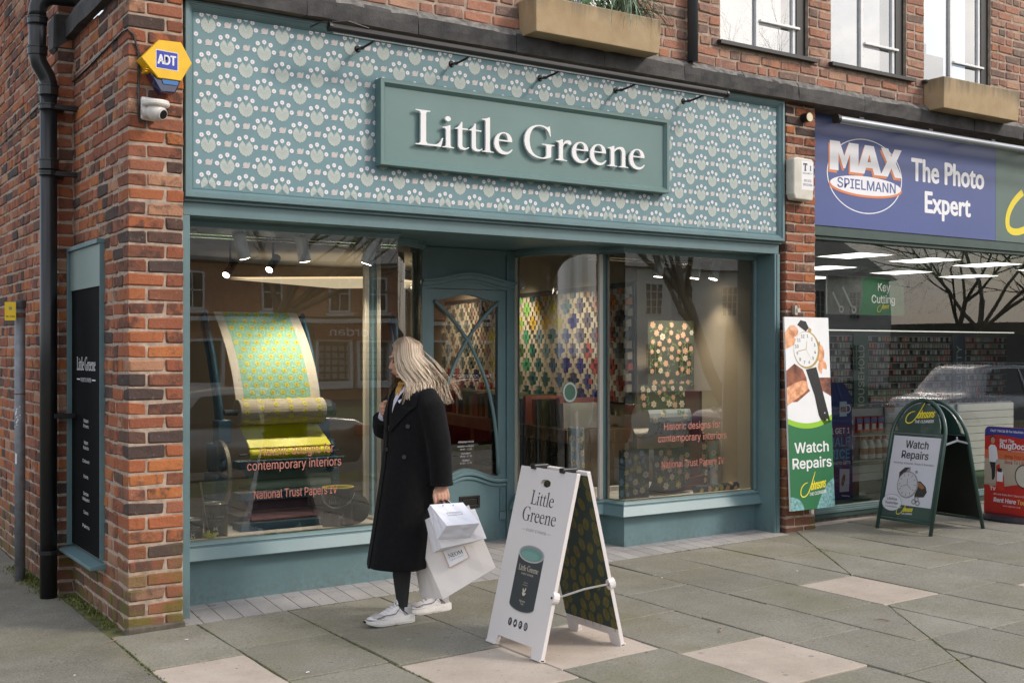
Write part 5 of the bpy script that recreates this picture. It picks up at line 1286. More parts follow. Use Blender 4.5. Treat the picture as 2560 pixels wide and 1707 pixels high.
m = MB(); m.tube([(1.657, 8.1, 3.36), (1.656, 8.7, 3.37), (1.656, 9.4, 3.35), (1.656, 10.2, 3.32), (1.656, 11.0, 3.29)], .006, 6); tag(m.build('cable', M('grey_cable', (.10, .10, .11), .6)), 'grey cable sagging along the long side wall', 'cable')
m = MB(); m.tube([(6.10, 6.675, 3.895), (6.10, 6.675, 5.6)], .042, 18); tag(m.build('downpipe', M('pipe_slate', (.04, .043, .05), .4, var=.1), smooth=True), 'slate grey downpipe between the planter and the upper windows', 'downpipe')

# stone planters on the cornice ---------------------------------------
def stain_stone(name):
    mt = M(name, (.43, .30, .165), .92, var=.18, vs=5, bump=.5, bs=110, hue=(.36, .27, .165)); t = mt.node_tree; b = t.nodes['Principled BSDF']; lk = t.links.new
    src = b.inputs['Base Color'].links[0].from_socket
    g = t.nodes.new('ShaderNodeNewGeometry'); mp_ = t.nodes.new('ShaderNodeMapping'); mp_.inputs['Scale'].default_value = (14, 14, 1.6); lk(g.outputs['Position'], mp_.inputs[0])
    n = node(t, 'ShaderNodeTexNoise', Scale=1., Detail=4., Roughness=.6); lk(mp_.outputs[0], n.inputs['Vector'])
    s = t.nodes.new('ShaderNodeSeparateXYZ'); lk(g.outputs['Position'], s.inputs[0])
    mr = t.nodes.new('ShaderNodeMapRange'); mr.inputs[1].default_value = 3.84; mr.inputs[2].default_value = 4.12; lk(s.outputs[2], mr.inputs[0])
    ad = t.nodes.new('ShaderNodeMath'); ad.operation = 'MULTIPLY'; lk(mr.outputs[0], ad.inputs[0]); lk(n.outputs[0], ad.inputs[1])
    r_ = ramp(t, [(0, (0, 0, 0)), (.30, (0, 0, 0)), (.56, (.75, .75, .75)), (1, (.85, .85, .85))]); lk(ad.outputs[0], r_.inputs[0])
    x = t.nodes.new('ShaderNodeMixRGB'); lk(r_.outputs[0], x.inputs[0]); lk(src, x.inputs[1]); x.inputs[2].default_value = (.16, .14, .10, 1); lk(x.outputs[0], b.inputs['Base Color'])
    return mt
mPl = stain_stone('planter_stained')
def planter(x0, x1, zt, label):
    t = thing('planter', label, 'planter', ((x0 + x1) / 2, 6.6, 3.85)); zb = 3.85
    m = MB(); r_ = random.Random(int(x0 * 10)); y0, y1 = 6.515, 6.727; wl_ = .035
    def rect(a, b, c, d, z): return [(a, c, z), (b, c, z), (b, d, z), (a, d, z)]
    m.loft([rect(x0, x1, y0, y1, zb), rect(x0 - .012, x1 + .012, y0 - .012, y1, zt - .01), rect(x0 - .008, x1 + .008, y0 - .008, y1, zt), rect(x0 + wl_, x1 - wl_, y0 + wl_, y1 - .02, zt), rect(x0 + wl_, x1 - wl_, y0 + wl_, y1 - .02, zt - .05)])
    m.build('trough', mPl, t, bev=.006)
    m = MB(); m.box((x0 + wl_, y0 + wl_, zt - .06), (x1 - wl_, y1 - .02, zt - .049)); m.build('soil', mJoint, t)
planter(4.50, 5.62, 4.105, 'long sandstone planter with green plants on the cornice above the name board')
planter(9.02, 10.17, 4.135, 'empty weathered sandstone planter under the farthest upper window')
mLeafA = M('strap_leaf', (.13, .20, .11), .45, var=.35, vs=30, hue=(.26, .34, .24)); mLeafB = M('ivy_leaf', (.05, .115, .03), .5, var=.4, vs=25)
m = MB(); r_ = random.Random(2)
for c0 in ((5.36, 6.60), (5.50, 6.62), (5.28, 6.63)):
    for k in range(34):
        a = r_.uniform(0, 2 * PI); l = r_.uniform(.22, .42); up_ = r_.uniform(.15, .32); x, y = c0
        p = [(x, y, 4.07)] + bez((x, y, 4.07), (x + math.cos(a) * l * .2, y + math.sin(a) * l * .18, 4.07 + up_), (x + math.cos(a) * l * .7, y + math.sin(a) * l * .35 - .03, 4.07 + up_ * 1.05), (x + math.cos(a) * l, y + math.sin(a) * l * .5 - .06, 4.07 + up_ * r_.uniform(-.7, .8)), 6)
        w_ = [.004, .006, .0065, .006, .0045, .003, .0006]; sd_ = Vector((-math.sin(a), math.cos(a), .15)).normalized()
        m.loft([[Vector(q) - sd_ * w, Vector(q) + Vector((0, 0, -.002)), Vector(q) + sd_ * w] for q, w in zip(p, w_)], 0, False, False)
tag(m.build('spider_plant', mLeafA), 'striped strap leaved plant spilling over the planter end', 'plant')
m = MB()
for k in range(150):
    x, y, z = r_.uniform(4.86, 5.28), r_.uniform(6.55, 6.68), 4.08 + abs(r_.gauss(.05, .12)); s = r_.uniform(.014, .026); n_ = Vector((r_.uniform(-1, 1), -1.2, r_.uniform(-.4, 1))).normalized(); u_ = n_.cross(Vector((0, 0, 1))).normalized(); v_ = n_.cross(u_)
    c = Vector((x, y, z)); m.add([c + u_ * s * a + v_ * s * b for a, b in ((-1, 0), (-.5, -.8), (0, -.3), (.5, -.8), (1, 0), (.4, .5), (0, 1.2), (-.4, .5))], [tuple(range(8))])
for k in range(14): x = r_.uniform(4.86, 5.28); m.tube([(x, 6.62, 4.06), (x + r_.uniform(-.1, .1), 6.60, 4.3), (x + r_.uniform(-.2, .2), 6.6, 4.5)], .003, 5)
tag(m.build('ivy_plant', mLeafB), 'leafy green shrub in the planter below the upper window', 'plant')

# ------------------------------------------------------------------ pier fittings between the shops
ab = thing('alarm_box', 'cream plastic alarm box lettered TI SECURITY on the slim brick pier', 'alarm box', (7.34, 6.7, 3.1))
fb = front(0, 6.655, 0)
m = MB(); m.prism([(7.212, 2.945), (7.235, 2.90), (7.44, 2.895), (7.452, 2.92), (7.452, 3.235), (7.44, 3.25), (7.24, 3.255), (7.212, 3.235)], fb, -.095, 0); m.build('cover', M('aged_cream', (.56, .53, .46), .4, var=.1, vs=10), ab, bev=.014, seg=3)
m = MB(); poly(m, fb, [(7.305, 2.985), (7.449, 2.985), (7.449, 3.228), (7.305, 3.228)], 1, .0004); text(m, fb, 'T', 7.325, 3.145, .062, 0, fnt='serif', bold=.03, d=.001); text(m, fb, 'I', 7.405, 3.150, .04, 0, fnt='serif', bold=.03, d=.001)
text(m, fb, 'SECURITY', 7.318, 3.118, .014, 0, width=.12, d=.001); text(m, fb, '(0113)', 7.335, 3.055, .018, 0, width=.085, d=.001, bold=.02); text(m, fb, '2812106', 7.322, 3.02, .018, 0, width=.112, d=.001, bold=.02); m.build('badge', [M('ink_navy', (.02, .025, .06), .5, var=0), mLetter], ab)
rl = thing('sensor', 'small round cream sensor under the cornice at the pier top', 'sensor', (7.44, 6.7, 3.615))
m = MB(); m.tube([(7.44, 6.758, 3.615), (7.44, 6.69, 3.612)], .04, 20); m.build('housing', mBlackM, rl); m = MB(); m.tube([(7.44, 6.6895, 3.612), (7.44, 6.685, 3.612)], .037, 20); m.build('lens', M('cream_lens', (.62, .55, .36), .4, var=0), rl)

# hanging watch repair board, leaning off the pier
wb = thing('sign_board', 'tall green and white Watch Repairs board hung on the slim brick pier', 'sign board', (7.38, 6.64, .32))
Vb = Vector((0, -.055, 1.60)); Vb = Vector((.0, .045, 1.0)).normalized(); fwb = pm((7.112, 6.595, .305), (1, 0, 0), Vb, Vector((0, -1, .045)).normalized())
m = MB(); m.prism([(0, 0), (.535, 0), (.535, 1.61), (0, 1.61)], fwb, -.018, 0); m.build('panel', mWhite, wb)
mG = M('johnson_green', (.02, .145, .055), .45, var=.04); mLimeP = M('print_lime', (.27, .52, .03), .45, var=0); mSkin = M('print_skin', (.62, .24, .10), .5, var=.35, vs=14, hue=(.72, .36, .2)); mSkinD = M('print_skin_dark', (.12, .035, .02), .5, var=.4, vs=12, hue=(.25, .08, .04)); mGold = M('print_gold', (.42, .30, .10), .4, var=.2, vs=60); mDial = M('print_dial', (.76, .76, .76), .4, var=0); mStrap = M('print_strap', (.012, .012, .014), .4, var=.5, vs=60); mYel = M('print_yellow_script', (.80, .66, .03), .5, var=0); mInk = M('print_ink', (.03, .032, .036), .5, var=0); mBlueG = M('print_bluegrey', (.16, .33, .33), .5, var=.5, vs=40)
m = MB(); P_ = lambda pts, mi, d: poly(m, fwb, pts, mi, d)
arc = [(.535 * i / 16, .665 + .055 * (2 * i / 16 - 1) ** 2 * 1.0 + .02 * (i / 16)) for i in range(17)]
P_([(0, 0), (.535, 0)] + arc[::-1], 0, .0005)
P_([(a, b - .0) for a, b in arc] + [(a, b + .045 + .012 * (1 - (2 * a / .535 - 1) ** 2) * 0) for a, b in arc[::-1]], 1, .001)
# hand, strap and watch
P_([(0, .70 + .20), (.0, 1.16), (.10, 1.22), (.20, 1.17), (.24, 1.10), (.25, 1.02), (.28, .99), (.12, .90)], 3, .0006)
P_([(.38, 1.10), (.535, 1.10), (.535, .94), (.40, 1.00), (.36, 1.05)], 3, .0006)
P_([(0, 1.34), (.0, 1.48)] + circ(.085, 1.49, .075, .052, 12, 1.9, -1.3)[::1] + [(.16, 1.40), (.09, 1.37)], 2, .0008)
P_(circ(.095, 1.52, .035, .022, 10, rot=.3), 7, .001)
P_([(0, .87), (0, 1.02), (.10, 1.06), (.19, 1.08), (.245, 1.07), (.26, 1.01), (.20, .97), (.1, .92)], 2, .0009)
P_(circ(.42, 1.305, .05, .075, 14), 2, .0007); P_(circ(.44, 1.19, .055, .06, 14), 2, .0007); P_([(.44, 1.18), (.535, 1.155), (.535, 1.125), (.43, 1.13)], 5 + 0, .0009)
P_([(.15, 1.545), (.19, 1.585), (.255, 1.575), (.29, 1.52), (.25, 1.49)], 6, .0009)
P_([(.235, 1.17), (.365, 1.19), (.46, .90), (.52, .72), (.43, .70), (.375, .78), (.33, .95)], 6, .0010)
for a, b in ((.45, .80), (.475, .74)): P_(circ(a, b, .006), 5, .0016)
P_(circ(.255, 1.335, .158, .158, 36), 4, .0012); P_(circ(.245, 1.34, .145, .147, 36), 5, .0015)
P_([(.385, 1.40), (.42, 1.405), (.42, 1.37), (.395, 1.365)], 4, .0012); P_(circ(.30, 1.50, .02), 4, .0011)
for n in range(1, 13):
    a = R(90 - 30 * n + 18); text(m, fwb, str(n), .245 + .112 * math.cos(a), 1.34 + .114 * math.sin(a) - .012, .026, 8, 2e-3, 'c', bold=.02)
for ln, a in ((.10, R(190)), (.07, R(78)), (.11, R(-55))): line2(m, fwb, [(.245, 1.34), (.245 + ln * math.cos(a), 1.34 + ln * math.sin(a))], .0028 if ln < .11 else .001, 4, .0022)
def johnsons(m, f, u, v, w_, mi, mi2, d=.001, sub=True):
    """yellow script name over a small caps line; w_ overall width"""
    s = w_ / 100.
    J = [(58, 62)] + bez((58, 62), (50, 45), (40, 22), (32, 12), 6) + bez((32, 12), (24, 0), (6, -4), (3, 8), 6) + bez((3, 8), (0, 22), (14, 36), (30, 36), 6)
    line2(m, f, [(u + a * s, v + b * s) for a, b in J], [max(.4, x) * s * 1.0 for x in [.9, 1.1, 1.3, 1.5, 1.5, 1.5, 1.4, 1.3, 1.4, 1.5, 1.6, 1.6, 1.5, 1.4, 1.4, 1.3, 1.2, 1.0, .7]], mi, d)
    text(m, f, 'ohnsons', u + 40 * s, v + 16 * s, 22 * s, mi, d, width=54 * s, shear=.32, bold=.03, rot=.10)
    if sub: text(m, f, 'THE CLEANERS', u + 34 * s, v + 2 * s, 8 * s, mi2, d, width=62 * s, bold=.02, rot=.07, shear=.15)
text(m, fwb, 'Watch', .275, .475, .085, 5, .0012, 'c', width=.41, bold=.035); text(m, fwb, 'Repairs', .275, .345, .085, 5, .0012, 'c', width=.47, bold=.035)
johnsons(m, fwb, .115, .105, .33, 9, 5)
P_([(0, 0), (.16, 0)] + circ(0, 0, .16, .115, 8, 0, PI / 2) + [(0, .11)], 10, .0008); P_([(.535, 0), (.535, .25), (.45, .20), (.36, .09), (.31, 0)], 10, .0008)
m.build('panel_print', [mG, mLimeP, mSkin, mSkinD, mGold, mDial, mStrap, M('print_nail', (.72, .42, .3), .4, var=0), mInk, mYel, mBlueG], wb)
for z, x in ((1.955, 7.33), (.265, 7.375)):
    m = MB(); m.box((x - .012, 6.71 if z > 1 else 6.60, z), (x + .022, 6.735 if z > 1 else 6.625, z + .035)); m.tube([(x - .004, 6.72 if z > 1 else 6.61, z + .035), (x - .004, 6.715 if z > 1 else 6.61, z + .06), (x + .014, 6.715 if z > 1 else 6.61, z + .06), (x + .014, 6.72 if z > 1 else 6.61, z + .035)], .003, 6)
    if z > 1: m.box((x - .03, 6.72, z - .02), (x + .0, 6.7585, z + .06))
    m.build('padlock', M('padlock_steel', (.6, .57, .5), .35, metal=.7), wb)
# ------------------------------------------------------------------ neighbouring shop
def shape2(contours):
    cu = bpy.data.curves.new('c', 'CURVE'); cu.dimensions = '2D'; cu.fill_mode = 'BOTH'
    for pts in contours:
        s = cu.splines.new('POLY'); s.points.add(len(pts) - 1); s.use_cyclic_u = True
        for q, p in zip(s.points, pts): q.co = (p[0], p[1], 0, 1)
    return tess(cu)
def plate(m, fn, contours, d0, d1, mi=0):
    v, f = shape2(contours); n = len(v)
    m.add([fn(a, b, d1) for a, b in v] + [fn(a, b, d0) for a, b in v], f + [tuple(n + i for i in q[::-1]) for q in f], mi)
    for pts in contours:
        k = len(pts); m.add([fn(a, b, d0) for a, b in pts] + [fn(a, b, d1) for a, b in pts], [(i, (i + 1) % k, k + (i + 1) % k, k + i) for i in range(k)], mi)
mMaxB = M('sign_blue', (.060, .090, .27), .32, var=.06, vs=1.5); mMaxG = M('sign_sage', (.085, .14, .125), .32, var=.06, vs=1.5); mOr = M('sign_orange', (.66, .20, .07), .4, var=0); mSW = M('sign_white', (.82, .81, .85), .4, var=0); mSY = M('sign_yellow', (.78, .62, .02), .4, var=0); mSB = M('sign_navy', (.09, .125, .33), .4, var=0)
mx_ = thing('shop_sign', 'blue MAX SPIELMANN The Photo Expert sign running into a sage green panel', 'shop sign', (9, 6.95, 2.74))
m = MB(); m.box((7.45, 6.92, 2.742), (10.415, 6.96, 3.729)); m.build('blue_panel', mMaxB, mx_)
m = MB(); m.box((10.418, 6.92, 2.742), (13.6, 6.96, 3.729)); m.build('sage_panel', mMaxG, mx_)
m = MB(); fm = front(0, 6.9195, 0)
ring2(m, fm, 8.435, 3.222, .505, .517, 0, .0006, 60, .332, .341)
def block(polys, x0, z0, w_, h_, mi, d):
    v_, f_ = shape2(polys); m.add([fm(x0 + a * w_, z0 + b * h_, d) for a, b in v_], f_, mi)
GM = [(0, 0), (.30, 0), (.30, .62), (.47, .10), (.53, .10), (.70, .62), (.70, 0), (1, 0), (1, 1), (.66, 1), (.5, .52), (.34, 1), (0, 1)]
GA = [(0, 0), (.30, 0), (.37, .22), (.63, .22), (.70, 0), (1, 0), (.68, 1), (.32, 1)]; GA2 = [(.43, .42), (.57, .42), (.5, .70)]
GX_ = [(0, 0), (.34, 0), (.50, .32), (.66, 0), (1, 0), (.70, .52), (.97, 1), (.64, 1), (.50, .72), (.36, 1), (.03, 1), (.30, .52)]
for kq, (gl, x0, w_) in enumerate((([GM], 7.955, .385), ([GA, GA2], 8.315, .345), ([GX_], 8.64, .315))):
    block(gl, x0 - .020, 3.222, w_, .262, 1, .0010 + .0001 * kq); block(gl, x0, 3.246, w_, .262, 0, .0015 + .0001 * kq)
poly(m, fm, circ(8.445, 3.122, .505, .094, 40), 1, .0019); poly(m, fm, circ(8.448, 3.136, .487, .086, 40), 0, .0023)
text(m, fm, 'SPIELMANN', 8.455, 3.098, .086, 2, .0028, 'c', width=.80, bold=.03)
text(m, fm, 'The Photo', 9.655, 3.245, .205, 0, .0010, 'c', width=1.12, bold=.045, fnt='bfont'); text(m, fm, 'Expert', 9.645, 2.955, .195, 0, .0010, 'c', width=.70, bold=.045, fnt='bfont')
pts = bez((10.95, 3.30), (10.70, 3.18), (10.58, 3.02), (10.62, 2.90), 10) + bez((10.62, 2.90), (10.66, 2.80), (10.95, 2.85), (11.1, 3.0), 10) + bez((11.1, 3.0), (11.35, 3.25), (11.5, 3.5), (11.55, 3.6), 6)
line2(m, fm, pts, .035, 3, .001)
text(m, fm, 'ohnsons', 11.35, 3.08, .28, 3, .001, shear=.3, bold=.03)
m.build('sign_print', [mSW, mOr, mSB, mSY], mx_)
mAlu = M('satin_aluminium', (.30, .32, .36), .35, metal=.6, var=.05)
bar2 = thing('sign_light', 'long satin silver tube light on struts above the blue photo sign', 'sign light', (9.5, 6.62, 3.62))
m = MB(); m.tube([(7.72, 6.62, 3.615), (13, 6.62, 3.615)], .033, 16); m.build('housing', mAlu, bar2)
m = MB(); m.tube([(7.685, 6.62, 3.615), (7.7195, 6.62, 3.615)], .042, 16); m.build('end_cap', mBlackM, bar2)
for x in (8.0, 8.95, 9.9, 10.9, 11.9):
    m = MB(); m.tube([(x, 6.62, 3.645), (x + .02, 6.7, 3.665), (x + .04, 6.92, 3.68)], .009, 6); m.box((x - .03, 6.60, 3.64), (x + .03, 6.64, 3.66)); m.build('arm', mBlackM, bar2)
m = MB(); m.box((10.55, 6.585, 3.58), (10.556, 6.655, 3.652)); m.build('joint_ring', mBlackM, bar2)

mGrn = M('dark_green_metal', (.032, .062, .056), .4, var=.15, vs=6)
ns = thing('shopfront', 'dark green metal framed shop window of the photo and cleaning shop', 'shopfront', (9.5, 7, .2))
m = MB(); m.box((7.60, 6.93, 2.652), (13.6, 7.03, 2.741)); m.box((7.60, 6.955, 2.62), (13.6, 7.03, 2.6515)); m.build('head_rail', mGrn, ns, bev=.004)
m = MB(); m.box((7.60, 6.955, .178), (13.6, 7.05, .205)); m.box((7.60, 6.965, .2055), (13.6, 7.04, .222)); m.box((7.60, 6.975, .2225), (13.6, 7.03, .238)); m.build('sill', M('green_sill', (.10, .16, .155), .35, var=.1), ns, bev=.003)
m = MB(); m.box((7.60, 6.968, .135), (13.6, 7.05, .1775)); m.build('bottom_rail', mGrn, ns)
m = MB(); m.box((7.598, 6.985, -.02), (13.6, 7.06, .1345)); m.build('plinth', M('black_granite', (.028, .026, .026), .7, var=.6, vs=14, bump=.6, bs=60, hue=(.06, .055, .05)), ns)
m = MB(); m.box((7.597, 6.97, .24), (7.64, 7.03, 2.65)); m.build('jamb', mWin, ns)
m = MB(); m.quad((7.64, 7.0, .236), (13.6, 7.0, .236), (13.6, 7.0, 2.63), (7.64, 7.0, 2.63)); m.build('window_pane', mGlassN, ns)
r2 = bpy.data.objects.new('photo_shop_room', None); col.objects.link(r2); r2['kind'] = 'structure'
def r2box(name, a, b, mat): m = MB(); m.box(a, b); return m.build(name, mat, r2)
r2box('floor', (7.6, 7.08, -.05), (22, 15.2, .13), M('green_carpet', (.035, .105, .045), .95, var=.1, vs=30))
r2box('ceiling', (7.6, 7.05, 2.90), (22, 15.2, 2.95), M('grey_ceiling', (.17, .17, .16), .9, var=.03))
r2box('wall', (9.05, 15, .131), (22, 15.1, 2.899), M('grey_panel', (.15, .145, .13), .8, var=.1))
r2box('wall', (22, 7.05, -.05), (22.1, 15.1, 2.95), mBeige)
mLP = M('lit_panel_white', (.9, .9, .85), .5, var=0, emit=((1, .96, .85), 3.0))
for k, (x, y) in enumerate(((12.05, 10.06), (13.50, 10.06), (14.95, 10.07), (13.45, 11.80), (15.25, 11.80), (15.1, 13.55), (16.6, 10.1), (17.0, 11.8))):
    t = thing('ceiling_light', ['square ceiling light closest to the brick pier in the first row', 'square ceiling light in the middle of the first row', 'square ceiling light at the road sign end of the first row', 'square ceiling light behind the brick pier in the second row', 'square ceiling light above the key cutting sign', 'square ceiling light in the third row against the pier', 'farthest square ceiling light of the first row', 'farthest square ceiling light of the second row'][k], 'ceiling light', (x, y, 2.89))
    m = MB(); m.box((x - .32, y - .37, 2.885), (x + .32, y + .37, 2.892)); m.build('diffuser', mLP, t)
    m = MB(); frm = [(x - .335, y - .385, x + .335, y - .371), (x - .335, y + .371, x + .335, y + .385), (x - .335, y - .3705, x - .321, y + .3705), (x + .321, y - .3705, x + .335, y + .3705)]
    for a, b, c, d in frm: m.box((a, b, 2.882), (c, d, 2.899))
    m.build('frame', mWhite, t)
def fixed(name, label, cat, fn, w_, h_, mats, draw, th=.03):
    t = thing(name, label, cat, fn(w_ / 2, 0, 0)); m = MB(); m.prism([(0, 0), (w_, 0), (w_, h_), (0, h_)], fn, -th, 0); m.build('panel', mats[0], t)
    m = MB(); draw(m); m.build('print', mats, t); return t
fk = front(14.2, 12.4, 2.22)
def dk(m):
    poly(m, fk, [(.0, .0), (.75, .0), (.85, .3), (.82, .62), (0, .62)], 1, .001); poly(m, fk, [(.75, 0), (1.9, 0), (1.9, .62), (.82, .62), (.85, .3)], 2, .002)
    text(m, fk, 'Key', 1.38, .40, .13, 3, .004, 'c', bold=.03); text(m, fk, 'Cutting', 1.36, .20, .13, 3, .004, 'c', bold=.03); johnsons(m, fk, 1.2, .05, .32, 4, 3, .004, False)
    for a, l in ((.6, .34), (.3, .25)): line2(m, fk, [(a, .1), (a - l * .7, .1 + l)], .02, 5, .003); ring2(m, fk, a + .03, .08, .03, .06, 5, .003, 16)
mGreyP = M('grey_print', (.12, .12, .12), .6, var=.3, vs=8)
fixed('wall_sign', 'green Key Cutting sign on the back wall of the photo shop', 'sign', fk, 1.9, .62, [mWhite, mGreyP, mG, mSW, mSY, M('grey_key', (.4, .4, .42), .4, var=0)], dk)
# dark racks of key blanks along the back wall with vertical lettered banners
rk = thing('key_rack', 'dark wall rack with rows of hanging key packets under a thin strip light', 'display rack', (14, 12.3, .131))
m = MB(); m.box((10.6, 12.32, .132), (19.5, 12.40, 1.93)); m.build('back_board', mDarkI, rk)
m = MB(); r_ = random.Random(9)
for j in range(15):
    z = .25 + j * .11; m.box((11.8, 12.27, z + .075), (18.8, 12.315, z + .081), 0)
    x = 11.85
    while x < 18.7:
        w_ = r_.uniform(.03, .07)
        if r_.random() < .8: m.box((x, 12.28, z), (x + w_, 12.295, z + .07), 1 + r_.randrange(5))
        x += w_ + .02
m.build('key_packets', [mAlu] + [M('packet%d' % i, c, .5, var=0) for i, c in enumerate([(.25, .25, .25), (.16, .15, .15), (.3, .1, .08), (.2, .2, .24), (.12, .13, .10)])], rk, kind='stuff')
m = MB(); m.box((11.2, 12.25, 1.950), (19.0, 12.31, 1.968)); m.build('strip_light', M('strip', (1, 1, .95), .5, var=0, emit=((1, .97, .9), .45)), rk)
for x, s, cb in ((12.15, 'SECURITY', (.02, .045, .16)), (14.65, 'HOUSEHOLD', (.02, .05, .04)), (17.2, 'SECURITY', (.02, .03, .05))):
    f = front(x, 12.24, .55)
    def db(m, f=f, s=s): text(m, f, s, .24, .12, .14, 1, .002, width=1.05, rot=PI / 2, bold=.02); poly(m, f, circ(.16, -.05, .22, .26, 20), 2, .001)
    fixed('banner', {12.15: 'narrow blue SECURITY banner nearest the watch repair board', 14.65: 'dark green HOUSEHOLD banner between two key racks', 17.2: 'dark SECURITY banner farther along the key racks'}[x], 'banner', f, .34, 1.36, [M('banner%d' % int(x), cb, .6, var=.05), M('banner_text%d' % int(x), (.22, .24, .23), .6, var=0), M('banner_yellow%d' % int(x), (.22, .20, .05), .6, var=0)], db)
# slatwall with cleaning products near the window
sw = thing('slatwall', 'pale slatwall unit with shelves of cleaning bottles behind the window', 'display unit', (10.8, 8.65, .131))
mSl = M('slat', (.40, .40, .38), .6, var=.05)
for j in range(9):
    m = MB(); m.box((9.6, 8.65, .15 + j * .092), (13.4, 8.68, .15 + j * .092 + .086)); m.build('slat', mSl, sw)
m = MB(); m.box((9.6, 8.681, .14), (13.4, 8.70, .99)); m.build('back_board', mGreyP, sw)
for x in (10.85, 12.2): m = MB(); m.box((x, 8.62, .132), (x + .03, 8.649, .98)); m.build('upright', mAlu, sw)
mBtl = [M('bottle_white', (.55, .55, .52), .35, var=0), M('bottle_red', (.40, .03, .03), .35, var=0), M('bottle_blue', (.06, .15, .4), .4, var=0), M('label_brown', (.25, .10, .05), .5, var=0), M('label_purple', (.3, .08, .3), .5, var=0)]
ORD = ('first', 'second', 'third', 'fourth', 'fifth', 'sixth')
def bottle(x, z, kind, lab):
    m = MB(); y = 8.52
    if kind == 0: m.lathe([(.05, 0), (.052, .02), (.052, .15), (.03, .19), (.025, .22), (.025, .24)], (x, y, z), 14); m.lathe([(.0528, .05), (.0528, .12)], (x, y, z), 14, 'Z', 3, False); m.lathe([(.027, .21), (.027, .245)], (x, y, z), 12, 'Z', 1)
    elif kind == 1: m.lathe([(.045, 0), (.047, .01), (.047, .11), (.018, .17), (.016, .20)], (x, y, z), 14); m.box((x - .015, y - .05, z + .20), (x + .02, y + .03, z + .235)); m.box((x - .01, y - .05, z + .16), (x + .005, y - .035, z + .20)); m.lathe([(.0478, .02), (.0478, .09)], (x, y, z), 14, 'Z', 4, False)
    else: m.box((x - .045, y - .01, z), (x + .045, y + .02, z + .17), 1); m.box((x - .046, y - .012, z + .11), (x + .046, y - .0105, z + .15), 2); m.box((x - .03, y - .012, z + .03), (x + .03, y - .0105, z + .09), 0)
    tag(m.build(('bottle', 'spray_bottle', 'packet')[kind], mBtl), lab, ('bottle', 'spray bottle', 'packet')[kind], 'cleaning products on the slatwall')
for i, x in enumerate((9.95, 10.10)): bottle(x, .70, 0, 'white cleaner bottle with red cap, %s from the brick pier on the top slatwall shelf' % ORD[i])
for i, x in enumerate((10.28, 10.40, 10.52, 10.64)): bottle(x, .72, 2, 'red and blue packet hanging on the slatwall, %s from the brick pier' % ORD[i])
bottle(11.02, .70, 1, 'white spray bottle with purple label on the slatwall')
for i, x in enumerate((9.95, 10.10, 10.35, 10.47, 10.59, 10.71)): bottle(x, .42, 0, 'white cleaner bottle, %s from the brick pier on the lower slatwall shelf' % ORD[i])
for z in (.69, .41): m = MB(); m.box((9.8, 8.45, z - .012), (10.8, 8.648, z - .002)); m.build('shelf', mSl, sw)
m = MB(); m.box((11.0, 8.55, .35), (11.22, 8.58, .60), 1); m.box((11.02, 8.545, .43), (11.20, 8.5495, .56), 0); tag(m.build('packet', [mBtl[2], mSl]), 'white and blue laundry bag hanging low on the slatwall', 'packet')
# gift banner standing inside the glass, behind the watch board
fg = front(8.10, 7.24, .235)
def dg(m):
    text(m, fg, 'BUY 1 GET 1', .50, .62, .052, 1, .001, 'r', bold=.02); text(m, fg, 'HALF', .50, .50, .085, 2, .001, 'r', bold=.03); text(m, fg, 'PRICE', .50, .385, .085, 2, .001, 'r', bold=.03); text(m, fg, 'ON PHOTO GIFTS', .51, .33, .026, 1, .001, 'r')
    poly(m, fg, [(.36, .78), (.46, .78), (.46, .92), (.36, .92)], 3, .001); ring2(m, fg, .475, .85, .03, .042, 1, .001, 16); poly(m, fg, [(.37, .82), (.45, .82), (.45, .87), (.37, .87)], 4, .002)
    poly(m, fg, [(.36, .07), (.49, .07), (.50, .28), (.36, .29)], 3, .001); poly(m, fg, ell(.41, .18, .12, .05, 1.3), 4, .002); line2(m, fg, bez((.36, .05), (.42, .02), (.46, .04), (.5, .02), 6), .004, 1, .001)
mNv = M('banner_navy', (.015, .03, .15), .4, var=.05)
g_ = thing('banner', 'navy photo gifts banner standing behind the watch repairs board', 'banner', (8.35, 7.24, .235))
m = MB(); m.prism([(0, 0), (.545, 0), (.53, .95), (.44, 1.08), (0, 1.13)], fg, -.01, 0); m.build('panel', mNv, g_)
m = MB(); dg(m); m.build('print', [mNv, mSW, M('print_cyan', (.03, .35, .62), .5, var=0), M('print_paleblue', (.5, .62, .72), .5, var=0), M('print_brown', (.2, .09, .04), .5, var=.3)], g_)
# watch straps poster and yellow green unit deep on that side
fz = front(15.3, 9.6, .6)
def dz_(m): poly(m, fz, [(.04, 1.05), (.8, 1.05), (.8, 1.32), (.04, 1.32)], 1, .001); text(m, fz, 'Watch', .42, 1.20, .08, 2, .002, 'c'); text(m, fz, 'Straps', .42, 1.09, .08, 2, .002, 'c'); poly(m, fz, [(.04, .5), (.8, .3), (.8, 1.03), (.04, 1.03)], 3, .001); line2(m, fz, [(.05, .95), (.8, .45)], .06, 4, .003)
fixed('poster', 'lime edged Watch Straps poster at the far side of the window', 'poster', fz, .84, 1.36, [M('lime_edge', (.20, .26, .03), .6, var=0), mG, mSW, mGreyP, mWhite], dz_)

